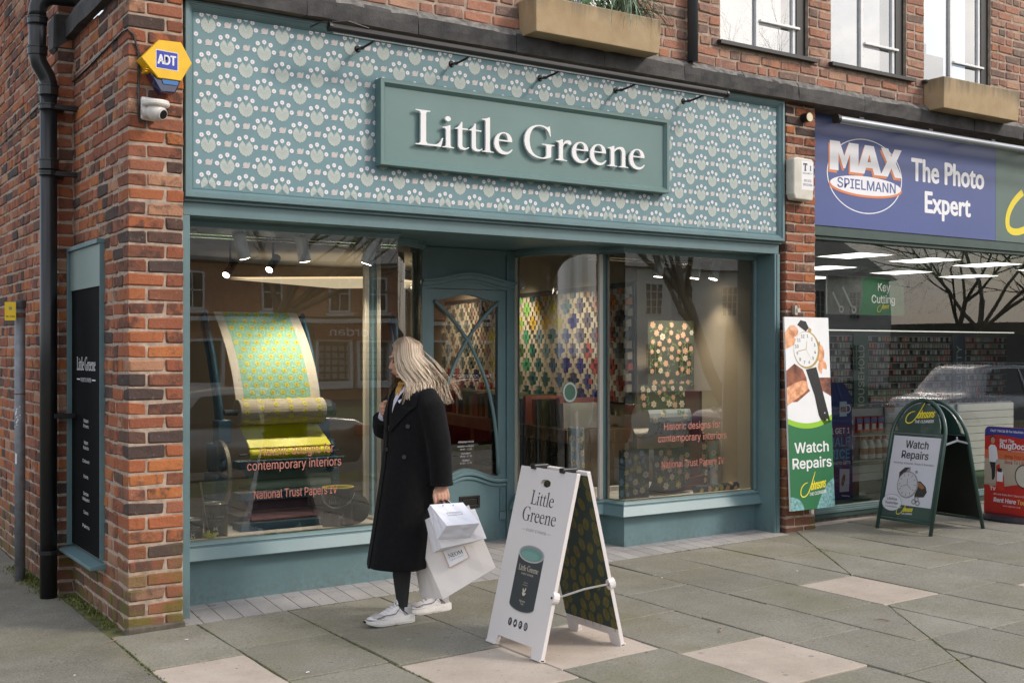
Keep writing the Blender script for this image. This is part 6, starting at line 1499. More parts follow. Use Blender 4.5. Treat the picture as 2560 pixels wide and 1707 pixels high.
# ------------------------------------------------------------------ boards on the pavement
bb = thing('sandwich_board', 'white Little Greene sandwich board with a paint tin picture standing on pale slabs', 'sandwich board', (3.62, 5.06, gz(3.6)))
zg = gz(3.6)
Vf = Vector((.235, 0, .955)); fF = pm((3.345, 5.066, zg + .0), (0, -1, 0), Vf.normalized(), Vector((-.955, 0, .235)).normalized())
Lb = Vf.length; hw = .262
def board_outline(tw, bw): return [(-bw, 0), (-bw + .085, 0), (-bw + .085 + .012, .03), (-bw + .10, .055), (bw - .10, .055), (bw - .085 - .012, .03), (bw - .085, 0), (bw, 0), (tw, Lb), (-tw, Lb)]
slot = circ(.0, .91, .044, .021, 20)
slot = [(max(-.046, min(.046, a)), b) for a, b in circ(0, .905, .05, .022, 24)]
mBoard = M('board_white', (.66, .615, .60), .45, var=.02, vs=3)
m = MB(); plate(m, fF, [board_outline(.262, .262), slot[::-1]], -.022, 0); m.build('front_panel', mBoard, bb, bev=.004)
Vk = Vector((-.235, 0, .955)); fK = pm((3.885, 5.052, zg), (0, -1, 0), Vk.normalized(), Vector((-.955, 0, -.235)).normalized())
m = MB(); plate(m, fK, [board_outline(.240, .240), slot[::-1]], -.022, 0); m.build('back_panel', mBoard, bb, bev=.004)
mOl = M('leaf_ground', (.022, .045, .04), .55, var=.1); mOlL = M('leaf_olive', (.135, .115, .025), .55, var=.25, vs=40)
m = MB(); poly(m, fK, [(-.238, .10), (.238, .10), (.240, Lb - .02), (-.240, Lb - .02)], 0, .001)
r_ = random.Random(6); pts = []
for _ in range(4000):
    u, v = r_.uniform(-.225, .225), r_.uniform(.12, Lb - .04)
    if all(((u - a) ** 2 + (v - b) ** 2) > .0046 for a, b in pts): pts.append((u, v))
for k, (u, v) in enumerate(pts):
    a = r_.uniform(.9, 2.1); L1, W1 = .074, .052
    e = ell(u, v, L1, W1, a, 14); e = [(min(.236, max(-.236, x)), min(Lb - .022, max(.102, y))) for x, y in e]; poly(m, fK, e, 1, .0014 + .00004 * (k % 9))
    line2(m, fK, [(u - math.cos(a) * L1 * .7, v - math.sin(a) * L1 * .7), (u + math.cos(a) * L1 * .45, v + math.sin(a) * L1 * .45)], .0011, 0, .0021)
    for q in (-2, -1, 0, 1, 2):
        for s in (-1, 1):
            c0 = (u + math.cos(a) * q * .013, v + math.sin(a) * q * .013); b = a + s * .9; line2(m, fK, [c0, (c0[0] + math.cos(b) * .019, c0[1] + math.sin(b) * .019)], .0006, 0, .0020)
kf = [(f, mi) for f, mi in zip(m.f, m.m)]
m.build('leaf_print', [mOl, mOlL], bb)
for f, s in ((fF, 1), (fK, 1)):
    for sx in (-1, 1):
        q = MB(); bw = .262 if f is fF else .24
        q.prism([(sx * bw, .0), (sx * (bw - .085), .0), (sx * (bw - .085), .012), (sx * bw, .012)], f, -.03, .006)
        if f is fK: q.prism([(sx * bw, .012), (sx * (bw - .09), .012), (sx * (bw - .09), .075), (sx * bw, .085)], f, .0005, .004)
        q.build('foot', mBoard, bb, bev=.002)
m = MB(); m.tube([fF(.268, .33, -.01), (3.62, 4.80, zg + .345), fK(.243, .36, -.01)], .006, 6); m.tube([fF(-.268, .33, -.01), (3.62, 5.31, zg + .345), fK(-.243, .36, -.01)], .006, 6)
m.build('stay', M('stay_grey', (.35, .34, .33), .4, metal=.4), bb)
for f, u, v in ((fF, .262, .33), (fK, .240, .36)):
    m = MB(); m.prism(circ(u, v, .02, .03, 12), f, -.03, .008); m.prism(circ(u, v, .007, None, 8), f, .0081, .011, 1); m.build('stay_bracket', [mBoard, mBlackM], bb)
for y in (5.20, 4.93):
    m = MB(); m.box((3.565, y - .02, zg + .945), (3.665, y + .02, zg + .972)); m.build('hinge', mBlackM, bb, bev=.006)
m = MB(); mInkG = 1
text(m, fF, 'Little', .0, .782, .077, 0, .0008, 'c', width=.215, fnt='serif', bold=-.002); text(m, fF, 'Greene', .0, .688, .077, 0, .0008, 'c', width=.315, fnt='serif', bold=-.002)
text(m, fF, 'PAINT & PAPER', 0, .634, .015, 1, .0008, 'c', width=.185); line2(m, fF, [(-.135, .641), (-.105, .641)], .001, 1, .0008); line2(m, fF, [(.105, .641), (.135, .641)], .001, 1, .0008)
def canpt(a): return a
cx0, wC = .0, .118; zb0, zt0 = .245, .515
body = circ(cx0, zb0, wC, .035, 24, PI, 2 * PI) + circ(cx0, zt0, wC, .035, 24, 0, PI)[::1]
poly(m, fF, [(-wC, zt0)] + circ(cx0, zb0, wC * .99, .034, 24, PI, 2 * PI) + [(wC, zt0)], 0, .0010)
poly(m, fF, circ(cx0, zb0 - .006, wC * 1.0, .034, 24, PI, 2 * PI) + circ(cx0, zb0 + .006, wC, .034, 24, 0, -PI), 3, .0009)
poly(m, fF, circ(cx0, zt0 + .004, wC * 1.02, .046, 32), 3, .0014); poly(m, fF, circ(cx0, zt0 + .006, wC * .93, .040, 32), 4, .0018); poly(m, fF, circ(cx0, zt0 + .001, wC * .86, .034, 32), 2, .0022); poly(m, fF, circ(cx0 - .01, zt0 - .006, wC * .70, .022, 32), 5, .0026)
text(m, fF, 'Little Greene', 0, .425, .030, 6, .0018, 'c', width=.185, fnt='serif'); text(m, fF, 'PAINT & PAPER', 0, .404, .010, 6, .0018, 'c', width=.11); 
for q in range(2): text(m, fF, ('THE PAINTS', 'OF MANY AGES')[q][:9 + q], 0, .362 - .012 * q, .005, 6, .0018, 'c')
for dx, dz, a in ((-.010, .016, 1.9), (.008, .02, 1.2), (-.007, -.004, 2.3), (.009, -.003, .7), (0, .004, 1.57)): poly(m, fF, ell(dx, .308 + dz, .024, .010, a), 6, .0018)
text(m, fF, 'National', 0, .262, .010, 6, .0018, 'c'); text(m, fF, 'Trust', 0, .248, .010, 6, .0018, 'c')
for k, s in enumerate('ftPo'):
    u = -.075 + .05 * k; poly(m, fF, circ(u, .145, .0175, .022, 20), 0, .0008)
    if k == 1: poly(m, fF, ell(u, .144, .020, .012, .5), 7, .0014); poly(m, fF, ell(u + .004, .150, .014, .006, 1.2), 7, .0015)
    elif k == 3: ring2(m, fF, u, .145, .008, .010, 7, .0014, 16, .010, .0125); ring2(m, fF, u, .145, .0035, .005, 7, .0015, 12, .0045, .006)
    else: text(m, fF, s, u, .136, .019, 7, .0014, 'c', bold=.02)
m.build('panel_print', [M('board_ink', (.035, .04, .042), .5, var=.05), M('board_grey_ink', (.28, .28, .28), .5, var=0), M('paint_teal', (.13, .27, .24), .3, var=0), M('tin_silver', (.42, .41, .40), .4, var=.1, vs=30), M('tin_silver_dark', (.25, .25, .25), .4, var=0), M('paint_teal_light', (.17, .32, .28), .3, var=0), M('tin_cream', (.60, .53, .42), .5, var=0), mBoard], bb)

jb = thing('pavement_sign', 'arched dark green Watch Repairs pavement sign with tubular frame', 'pavement sign', (8.36, 6.2, gz(8.3)))
zj = gz(8.3); mTube = M('green_tube', (.022, .058, .05), .3, var=.1, coat=.3)
Vj = Vector((.27, 0, 1.105)); fj = pm((8.03, 6.195, zj - .005), (0, -1, 0), Vj.normalized(), Vector((-1.105, 0, .27)).normalized())
Vj2 = Vector((-.30, 0, 1.105)); fj2 = pm((8.70, 6.165, zj - .005), (0, -1, 0), Vj2.normalized(), Vector((-1.105, 0, -.30)).normalized())
hwj = .268; vs0 = .80
def archpts(hw_, v0, v1, ry, n=18): return [(-hw_, v0), (-hw_, v1)] + [(hw_ * -math.cos(a), v1 + ry * math.sin(a)) for a in [PI * k / n for k in range(1, n)]] + [(hw_, v1), (hw_, v0)]
for f, nm in ((fj, 0), (fj2, 1)):
    m = MB(); m.tube([f(a, b, 0) for a, b in archpts(hwj, 0, vs0, .335)], .0165, 10); m.build('tube_frame', mTube, jb, smooth=True)
    m = MB(); m.tube([f(-hwj, .095, 0), f(hwj, .095, 0)], .012, 8); m.build('cross_bar', mTube, jb)
    m = MB(); m.prism([(-hwj + .02, .845), (hwj - .02, .845)] + [(a, b) for a, b in archpts(hwj - .055, .845, .86, .245)[1:-1]][::-1], f, -.008, .006); m.build('header_panel', mTube, jb)
    m = MB(); m.prism([(-hwj + .018, .11), (hwj - .018, .11), (hwj - .018, .835), (-hwj + .018, .835)], f, -.012, .004); m.build('poster_panel', mTube if nm == 0 else M('sign_back_black', (.008, .010, .009), .35, var=.1), jb, bev=.002)
    for q in range(5):
        m = MB(); a = R(35 + q * 27); m.box(tuple(f(math.cos(a) * .228, .84 + .30 * math.sin(a), -.006) - Vector((.004, .006, .006))), tuple(f(math.cos(a) * .228, .84 + .30 * math.sin(a), -.006) + Vector((.004, .006, .006))))
        m.build('clip', mAlu, jb)
    m = MB(); m.tube([f(-hwj + .01, .84, 0), f(hwj - .01, .84, 0)], .005, 6); m.build('spacer_bar', mAlu, jb)
m = MB(); m.tube([fj(hwj, .76, 0), (8.37, 5.92, zj + .765), fj2(hwj, .77, 0)], .010, 6); m.tube([fj(-hwj, .76, 0), fj2(-hwj, .77, 0)], .010, 6); m.tube([(8.37, 5.92, zj + .765), (8.37, 5.92, zj + .80)], .008, 6); m.build('stay', mAlu, jb)
m = MB(); W0, W1 = -.235, .235
poly(m, fj, [(W0, .225), (W1, .225), (W1, .815), (W0, .815)], 0, .0050); poly(m, fj, [(W0, .125), (W1, .125), (W1, .2245), (W0, .2245)], 1, .0050)
johnsons(m, fj, -.15, .925, .30, 2, 3, .0075)
text(m, fj, 'Watch', .01, .715, .064, 4, .0058, 'c', width=.225, bold=.035); text(m, fj, 'Repairs', .005, .625, .064, 4, .0058, 'c', width=.265, bold=.035); text(m, fj, 'Servicing, Batteries, Straps & Bracelets', .0, .575, .016, 4, .0058, 'c', width=.40)
poly(m, fj, [(-.12, .42), (-.125, .50), (-.075, .545), (-.02, .55), (-.025, .52), (-.07, .49), (-.08, .44)], 5, .0056); poly(m, fj, [(-.055, .52), (-.02, .555), (-.015, .525), (-.05, .49)], 6, .0060)
poly(m, fj, [(.06, .44), (.10, .44), (.155, .40), (.175, .355), (.15, .31), (.06, .30)], 5, .0056); poly(m, fj, [(.07, .43), (.10, .43), (.15, .39), (.12, .375), (.07, .40)], 7, .0060)
poly(m, fj, circ(-.025, .40, .105, .115, 32), 6, .0062); poly(m, fj, circ(-.028, .402, .094, .104, 32), 8, .0066); poly(m, fj, circ(.045, .515, .014), 6, .0061)
for k in range(12): a = k * PI / 6; line2(m, fj, [(-.028 + .066 * math.cos(a), .402 + .074 * math.sin(a)), (-.028 + .086 * math.cos(a), .402 + .096 * math.sin(a))], .0018, 5, .007)
for l, a in ((.07, R(200)), (.05, R(95)), (.06, R(-40))): line2(m, fj, [(-.028, .402), (-.028 + l * math.cos(a), .402 + l * math.sin(a))], .0016, 5, .0072)
for a, b in ((.06, .265), (.10, .255), (.085, .285)): ring2(m, fj, a, b, .012, .024, 6, .006, 16)
poly(m, fj, circ(-.155, .235, .098, .07, 28), 9, .0068); ring2(m, fj, -.155, .235, .096, .100, 6, .0070, 28, .068, .072)
text(m, fj, 'Lifetime', -.155, .255, .024, 4, .0074, 'c', width=.10, bold=.01); text(m, fj, 'Guarantee', -.155, .222, .024, 4, .0074, 'c', width=.13, bold=.01); text(m, fj, 'on Watch Batteries', -.155, .195, .012, 4, .0074, 'c', width=.12)
johnsons(m, fj, -.10, .142, .17, 2, 3, .0058)
m.build('poster_print', [M('poster_white', (.55, .55, .62), .25, var=.02), M('poster_slate', (.045, .075, .068), .3, var=.05), mYel, mSW, M('poster_ink', (.035, .037, .04), .5, var=0), M('watch_strap', (.03, .026, .025), .5, var=.3, vs=50), M('watch_steel', (.24, .24, .26), .4, var=.3, vs=50), M('watch_tan', (.26, .11, .05), .5, var=.1), M('watch_dial', (.46, .46, .50), .4, var=.03), M('poster_bubble', (.58, .58, .64), .3, var=0)], jb)

rg = thing('pavement_sign', 'red and blue carpet cleaner rental sign on a black oval base', 'pavement sign', (9.3, 6.0, gz(9.3)))
zr = gz(9.3); fr_ = pm((9.29, 6.29, zr + .03), (-.03, -1, 0), (.02, 0, 1), (-1, .03, 0)); wr, hr = .52, .79
out = [(0, 0), (wr, 0), (wr, hr - .05)] + circ(wr - .05, hr - .05, .05, None, 6, 0, PI / 2) + circ(.05, hr - .05, .05, None, 6, PI / 2, PI) + [(0, hr - .05)]
m = MB(); m.prism(out, fr_, -.012, 0); m.build('panel', M('rug_red', (.52, .035, .025), .4, var=.04), rg)
m = MB(); m.lathe([(.36, 0), (.36, .02), (.30, .05), (.05, .055)], (0, 0, 0), 28); m.v = [(9.31 + x * .62, 6.03 + y, zr - .005 + z) for x, y, z in m.v]; m.build('base', M('base_black', (.018, .018, .024), .3, var=.1), rg)
m = MB()
poly(m, fr_, [(0.002, hr - .09)] + [(wr * i / 8, hr - .085 + .012 * math.sin(i * .7)) for i in range(9)] + [(wr - .002, hr - .05)] + circ(wr - .052, hr - .052, .05, None, 6, 0, PI / 2) + circ(.052, hr - .052, .05, None, 6, PI / 2, PI), 0, .001)
poly(m, fr_, [(.001, .26)] + [(wr * i / 8, .27 - .02 * math.sin(i * .8)) for i in range(9)] + [(wr - .001, .50), (0.001, .50)], 2, .001); poly(m, fr_, [(.001, .5005), (wr - .001, .5005), (wr - .001, .58), (.001, .58)], 3, .001)
text(m, fr_, 'FAST TRACK ID For Machine Rental', wr / 2, hr - .048, .020, 1, .002, 'c', width=.40, bold=.02, shear=.1)
text(m, fr_, 'Rent The', .155, .655, .028, 1, .002, width=.14, bold=.03, shear=.1); text(m, fr_, 'RugDoctor', .155, .60, .050, 1, .002, width=.33, bold=.05, shear=.1); text(m, fr_, 'The Carpet Care Experts', .27, .577, .012, 1, .002, width=.2)
text(m, fr_, 'Bring Your Carpets', .205, .515, .030, 4, .002, width=.30, bold=.012, shear=.15); text(m, fr_, 'Back To Life!', .205, .465, .030, 4, .002, width=.21, bold=.012, shear=.15)
ring2(m, fr_, .40, .365, .083, .092, 5, .002, 28, .095, .105); poly(m, fr_, circ(.40, .365, .083, .095, 24), 6, .0016); line2(m, fr_, [(.46, .285), (.52, .24)], .012, 5, .0022); poly(m, fr_, circ(.42, .35, .02, .02, 10), 7, .0024)
poly(m, fr_, circ(.085, .665, .022, .03, 14), 8, .0022); poly(m, fr_, circ(.083, .675, .027, .034, 14), 5, .002); poly(m, fr_, [(.05, .47), (.042, .60), (.065, .625), (.105, .625), (.125, .60), (.14, .50), (.12, .49), (.115, .47)], 1, .0024); poly(m, fr_, [(.055, .47), (.115, .47), (.11, .34), (.095, .31), (.08, .31), (.075, .40)], 5, .0022)
poly(m, fr_, [(.12, .44), (.155, .46), (.175, .36), (.20, .36), (.21, .22), (.125, .21)], 9, .0026); poly(m, fr_, [(.13, .39), (.19, .39), (.19, .30), (.13, .30)], 1, .003); poly(m, fr_, [(.135, .42), (.18, .42), (.18, .385), (.14, .385)], 5, .0032)
poly(m, fr_, [(.05, .205), (.13, .215), (.13, .26), (.05, .255)], 9, .0026); text(m, fr_, 'TV', .09, .216, .032, 1, .003, 'c', bold=.04)
text(m, fr_, 'Dirt and Stains Don\'t Stand A Chance!', .28, .178, .017, 1, .002, 'c', width=.36, shear=.1); text(m, fr_, 'Rent Here', .10, .115, .038, 1, .002, width=.22, bold=.04, shear=.1); text(m, fr_, 'Today!', .335, .115, .038, 10, .002, width=.14, bold=.04, shear=.1); text(m, fr_, 'www.rugdoctor.co.uk', .28, .083, .012, 1, .002, 'c', width=.17)
m.build('print', [M('rug_blue', (.05, .06, .28), .4, var=0), mSW, M('rug_cream', (.50, .43, .34), .5, var=.05), M('rug_orange', (.66, .17, .07), .5, var=.05), M('rug_darkred', (.38, .03, .02), .5, var=0), mInk, M('rug_pale', (.60, .55, .47), .5, var=0), M('rug_stain', (.42, .26, .1), .5, var=0), M('rug_face', (.55, .28, .18), .5, var=0), M('rug_machine', (.62, .05, .03), .4, var=0), M('rug_gold', (.80, .55, .15), .4, var=0)], rg)
# ------------------------------------------------------------------ across the road (seen mirrored in the shop windows)
mBrF = M('far_brick', (.50, .25, .16), .9, var=.35, vs=9); mSlate = M('slate_roof', (.30, .295, .28), .8, var=.3, vs=2); mRend = M('render_white', (.80, .78, .72), .85, var=.08, vs=1); mDarkG = M('dark_pane', (.02, .022, .025), .15, var=0); mRed = M('shop_red', (.22, .02, .02), .5, var=0); mNvy = M('shop_navy', (.02, .03, .06), .5, var=0)
YB = -28.6
fo = lambda y: pm((0, y, 0), (-1, 0, 0), (0, 0, 1), (0, 1, 0))
h = thing('brick_house', 'long brick terrace with slate roof and sash windows across the road, mirrored in the glass', 'building', (18, YB, -.35))
m = MB(); m.box((6, YB - 8, 3.05), (33, YB, 5.25)); m.box((6, YB - 8, -.36), (33, YB - .3, 3.04)); m.build('wall', mBrF, h)
m = MB(); m.prism([(YB + .35, 5.2), (YB - 4, 7.6), (YB - 8.4, 5.2), (YB - 8.4, 5.05), (YB + .35, 5.05)], lambda u, v, d: (d, u, v), 5.7, 33.3); m.build('roof', mSlate, h)
for x in (13.6, 14.2 + 2.6, 17.6 + 2.1, 21.4, 24.5, 28, 31, 10, 7.6):
    m = MB(); 
    for a, b, c, d in ((x - .46, 3.22, x + .46, 3.30), (x - .46, 4.56, x + .46, 4.64), (x - .46, 3.30, x - .38, 4.56), (x + .38, 3.30, x + .46, 4.56), (x - .38, 3.92, x + .38, 3.97), (x - .02, 3.30, x + .02, 4.56)): m.box((a, YB + .002, b), (c, YB + .06, d))
    m.box((x - .6, YB + .001, 3.08), (x + .6, YB + .14, 3.2)); wn = m.build('window', mWin, h); m = MB(); m.box((x - .40, YB + .001, 3.28), (x + .40, YB + .02, 4.58)); m.build('pane', mDarkG, wn)
m = MB(); m.box((6, YB + .001, 2.78), (33, YB + .25, 2.95)); m.build('fascia', mWin, h)
m = MB(); m.box((15.2, YB + .001, 2.15), (18.5, YB + .12, 2.76)); m.build('shop_fascia', mNvy, h); m = MB(); m.box((18.6, YB + .001, 2.1), (22.2, YB + .14, 2.76)); m.build('shop_fascia', mRed, h)
m = MB(); f = fo(YB + .145); text(m, f, 'jordan', -20.2, 2.25, .34, 0, .004, 'c', width=1.9, bold=.02); f = fo(YB + .125); text(m, f, 'fishwick', -16.9, 2.28, .32, 0, .004, 'c', width=2.0); m.build('fascia_lettering', mSW, h)
for x0, x1 in ((6.2, 9), (9.3, 12), (12.4, 14.9), (15.3, 18.3), (18.7, 20.3), (20.5, 22.1), (22.7, 26), (26.4, 29), (29.5, 32.5)):
    m = MB(); 
    for a, b, c, d in ((x0, .1, x1, .4), (x0, 2.0, x1, 2.1), (x0, .4, x0 + .12, 2.0), (x1 - .12, .4, x1, 2.0)): m.box((a, YB - .28, b), (c, YB + .02, d))
    wn = m.build('shop_window', mWin, h); m = MB(); m.box((x0 + .12, YB - .26, .4), (x1 - .12, YB - .2, 2.0)); m.build('pane', mDarkG, wn)
    if x0 > 15 and x0 < 22:
        m = MB()
        for i in range(5):
            for j in range(5): m.box((x0 + .2 + i * .3, YB - .19, .5 + j * .28), (x0 + .42 + i * .3, YB - .185, .7 + j * .28))
        m.build('window_cards', M('cards', (.35, .38, .36), .6, var=.6, vs=14), wn)
h2 = thing('white_house', 'white rendered house with small paned sash windows across the road, mirrored in the glass', 'building', (42, YB, -.35))
m = MB(); m.box((34, YB - 8, -.36), (54, YB, 5.7)); m.build('wall', mRend, h2); m = MB(); m.prism([(YB + .4, 5.7), (YB - 4, 8.4), (YB - 8.4, 5.7)], lambda u, v, d: (d, u, v), 33.7, 54.3); m.build('roof', mSlate, h2)
for x in (36.4, 38.4, 41.5, 44.5, 48, 51):
    for z0 in (.5, 3.4):
        m = MB()
        for i in range(4): m.box((x - .5 + i * .32, YB + .002, z0), (x - .45 + i * .32, YB + .06, z0 + 1.5))
        for j in range(5): m.box((x - .5, YB + .002, z0 + j * .37), (x + .51, YB + .058, z0 + .04 + j * .37))
        wn = m.build('window', mWin, h2); m = MB(); m.box((x - .48, YB + .001, z0), (x + .5, YB + .02, z0 + 1.5)); m.build('pane', mDarkG, wn)
h3 = thing('shop_parade', 'dark fronted parade with pale lettering across the road, mirrored in the photo shop glass', 'building', (66, YB + 6, -.35))
m = MB(); m.box((56, YB - 8, -.36), (95, YB + 6, 3.2)); m.build('wall', M('parade_grey', (.10, .095, .09), .8, var=.2, vs=.5), h3)
m = MB(); f = fo(YB + 6.01); text(m, f, 'BANG & OLUFSEN', -63.2, 2.0, .62, 0, .02, 'c', width=6.3); m.build('fascia_lettering', mSW, h3)
gr = MB(); gr.quad((-60, -24, -.34), (60, -24, -.34), (60, -14, -.34), (-60, -14, -.34)); gr.build('verge', M('verge_green', (.05, .085, .02), .95, var=.3, vs=3), kind='structure')

def bare_tree(x, y, hgt, seed, label, r0=.2):
    t = thing('bare_tree', label, 'tree', (x, y, -.35)); r_ = random.Random(seed); m = MB(); tw = MB()
    def br(p, d, l, r, k):
        n = 4; pts = [p]; rs_ = [r]
        for i in range(n):
            d = (d + Vector((r_.gauss(0, .12), r_.gauss(0, .12), r_.gauss(.03, .08)))).normalized(); pts.append(pts[-1] + d * l / n); rs_.append(r * (1 - .45 * (i + 1) / n))
        (m if k < 3 else tw).tube(pts, rs_, 7 if k < 2 else 4 if k < 4 else 3)
        if k < 6 and len(tw.f) < 60000:
            for j in range(r_.choice((3, 3, 4)) if k else 5):
                a = r_.uniform(0, 2 * PI); sp = r_.uniform(.35, .8); s = d.cross(Vector((math.cos(a), math.sin(a), .3))).normalized()
                q = pts[r_.choice((2, 3, 4))] if k else pts[r_.choice((3, 4))]
                br(q, (d * math.cos(sp) + s * math.sin(sp)).normalized(), l * r_.uniform(.62, .8), rs_[-1] * .75, k + 1)
    br(Vector((x, y, -.4)), Vector((0, 0, 1)), hgt * .34, r0, 0)
    mb_ = M('bark%d' % seed, (.17, .15, .115), .9, var=.3, vs=12)
    m.build('trunk', mb_, t); tw.build('crown', mb_, t)
bare_tree(9.1, -10.2, 11, 3, 'tall bare tree with thick trunk across the road, mirrored in the machine window', .19)
bare_tree(18.2, -4.6, 10, 5, 'bare tree whose branches are mirrored in the upper window by the slate downpipe', .17)
bare_tree(27, -4.4, 10, 7, 'spreading bare tree mirrored in the photo shop glass', .13)
bare_tree(38, -14, 12, 8, 'distant bare tree mirrored in the photo shop glass', .15)
bare_tree(34, -6, 10, 10, 'second spreading bare tree mirrored in the photo shop glass', .12)

def car(x0, y, length, hgt, mat, label, suv=False, rz=0):
    """a parked car, nose to the low-x end; side silhouette lofted across its width"""
    t = thing('parked_car', label, 'car', (x0, y, -.345)); z0 = -.345; Ln = length; k = hgt
    if suv: prof = [(0, .45), (.02, .75), (.06, .92), (.24, 1.02), (.36, k * .96), (.45, k), (.80, k * .985), (.93, k * .92), (.965, 1.08), (1, .95), (1, .5), (.97, .32), (.03, .30)]
    else: prof = [(0, .40), (.02, .62), (.08, .76), (.27, .88), (.40, k * .95), (.50, k), (.66, k * .985), (.82, .98), (.96, .93), (1, .85), (.995, .5), (.97, .28), (.03, .26)]
    belt = 1.0 if suv else .90
    def wd(u, z): 
        s = .90 * (1 - .5 * abs(u - .5) ** 4 * 6); return s * (1 - max(0, z - belt) * .42 / 1.0)
    P = []
    for i in range(len(prof)):
        a, b = prof[i], prof[(i + 1) % len(prof)]
        for q in range(3): P.append((a[0] + (b[0] - a[0]) * q / 3, a[1] + (b[1] - a[1]) * q / 3))
    m = MB(); n = len(P); sl = (-1, -.93, -.6, 0, .6, .93, 1)
    m.loft([[(x0 + u * Ln, y + wd(u, z) * s * .98, z0 + (z if abs(s) < .95 else .55 + (z - .55) * .90)) for u, z in P] for s in sl]); m.build('body', mat, t, smooth=True)
    roof = [(u, z) for u, z in P if z > belt + .03]
    lo = min(u for u, z in roof) + .012; hi = max(u for u, z in roof) - .012; zt = k - .09
    for s in (-1, 1):
        m = MB(); gl = [(lo + .02, belt + .03), (lo + .11, zt - .02), (lo + .18, zt), (hi - .13, zt), (hi - .05, belt + .10), (hi - .06, belt + .03)]
        m.prism(gl, lambda u, v, d, s=s: (x0 + u * Ln, y + s * (wd(u, v) + .004 + d), z0 + v), 0, .006); mid = (lo + hi) / 2
        wn = m.build('side_window', mDarkG, t); m = MB(); m.prism([(mid, belt + .03), (mid + .012, belt + .03), (mid + .012, zt), (mid, zt)], lambda u, v, d, s=s: (x0 + u * Ln, y + s * (wd(u, v) + .006 + d), z0 + v), 0, .008); m.build('pillar', mat, wn)
        for u in (.19, .80):
            m = MB(); m.lathe([(.32, -.1), (.33, -.08), (.33, .08), (.31, .1), (.2, .1)], (x0 + u * Ln, y + s * .80, z0 + .33), 22, 'Y'); wh = m.build('wheel', mBlack, t); m = MB(); m.lathe([(.2, -.105), (.2, .105)], (x0 + u * Ln, y + s * .80, z0 + .33), 12, 'Y'); m.build('rim', mAlu, wh)
        m = MB(); zt_l = .80 if not suv else .98; m.box((x0 + Ln * .955, y + s * .55, z0 + zt_l - .12), (x0 + Ln * 1.004, y + s * .86, z0 + zt_l + .06)); m.build('tail_light', M('tail_red', (.4, .01, .01), .2, var=0), t, bev=.03)
    if suv: m = MB(); m.tube([(x0 + .38 * Ln, y + .62, z0 + k + .03), (x0 + .85 * Ln, y + .62, z0 + k + .03)], .02, 6); m.tube([(x0 + .38 * Ln, y - .62, z0 + k + .03), (x0 + .85 * Ln, y - .62, z0 + k + .03)], .02, 6); m.build('roof_rail', mAlu, t)
car(3.2, -2.6, 4.6, 1.43, M('car_silver', (.48, .47, .44), .28, metal=.6, var=0, coat=.6), 'silver saloon car parked across the road, mirrored in the machine window')
car(8.9, -2.4, 4.0, 1.46, M('car_red', (.30, .012, .012), .25, var=0, coat=.8), 'red hatchback parked across the road, mirrored beside the porch post', True)
car(21.3, -2.2, 4.6, 1.66, M('car_white', (.75, .76, .8), .2, metal=.3, var=0, coat=.8), 'white estate car with roof rails mirrored in the photo shop glass', True)
car(15.6, -2.5, 4.4, 1.45, M('car_blue', (.05, .07, .12), .25, var=0, coat=.8), 'dark blue car parked across the road, mirrored in the photo shop glass')

# ------------------------------------------------------------------ moss and litter
m = MB(); r_ = random.Random(31)
for k in range(2600):
    s = r_.random()
    if s < .55: x, y = 1.66 - abs(r_.gauss(0, .055)), r_.uniform(8.1, 9.3)
    elif s < .8: x, y = 1.765 - abs(r_.gauss(0, .04)), r_.uniform(6.9, 8.0)
    else:
        if r_.random() < .75: continue
        x, y = r_.gauss(1.662, .012), r_.uniform(5.0, 6.72)
    z = gz(x) - .002; hh = r_.uniform(.006, .026) * (1 if s < .8 else .5); a = r_.uniform(0, 6.3); w_ = r_.uniform(.004, .009)
    m.add([(x - w_ * math.cos(a), y - w_ * math.sin(a), z), (x + w_ * math.cos(a), y + w_ * math.sin(a), z), (x + r_.uniform(-.01, .01), y + r_.uniform(-.01, .01), z + hh)], [(0, 1, 2)])
for x0, y0, x1, y1, n in ((7.26, 6.62, 6.33, 5.32, 500), (5.70, 4.47, 4.97, 3.43, 500), (2.165, 6.68, 2.165, 3.2, 500), (2.735, 6.68, 2.735, 4.6, 250), (2.2, 6.687, 7.1, 6.687, 420)):
    for k in range(n):
        t = r_.random(); x = x0 + (x1 - x0) * t + r_.gauss(0, .004); y = y0 + (y1 - y0) * t + r_.gauss(0, .004); a = r_.uniform(0, 6.3); w_ = r_.uniform(.003, .007); z = gz(x) - .006
        m.add([(x - w_ * math.cos(a), y - w_ * math.sin(a), z), (x + w_ * math.cos(a), y + w_ * math.sin(a), z), (x + r_.uniform(-.005, .005), y + r_.uniform(-.005, .005), z + r_.uniform(.004, .012))], [(0, 1, 2)])
m.build('moss', M('moss_green', (.085, .105, .018), .9, var=.4, vs=40, hue=(.15, .16, .04)), kind='stuff')
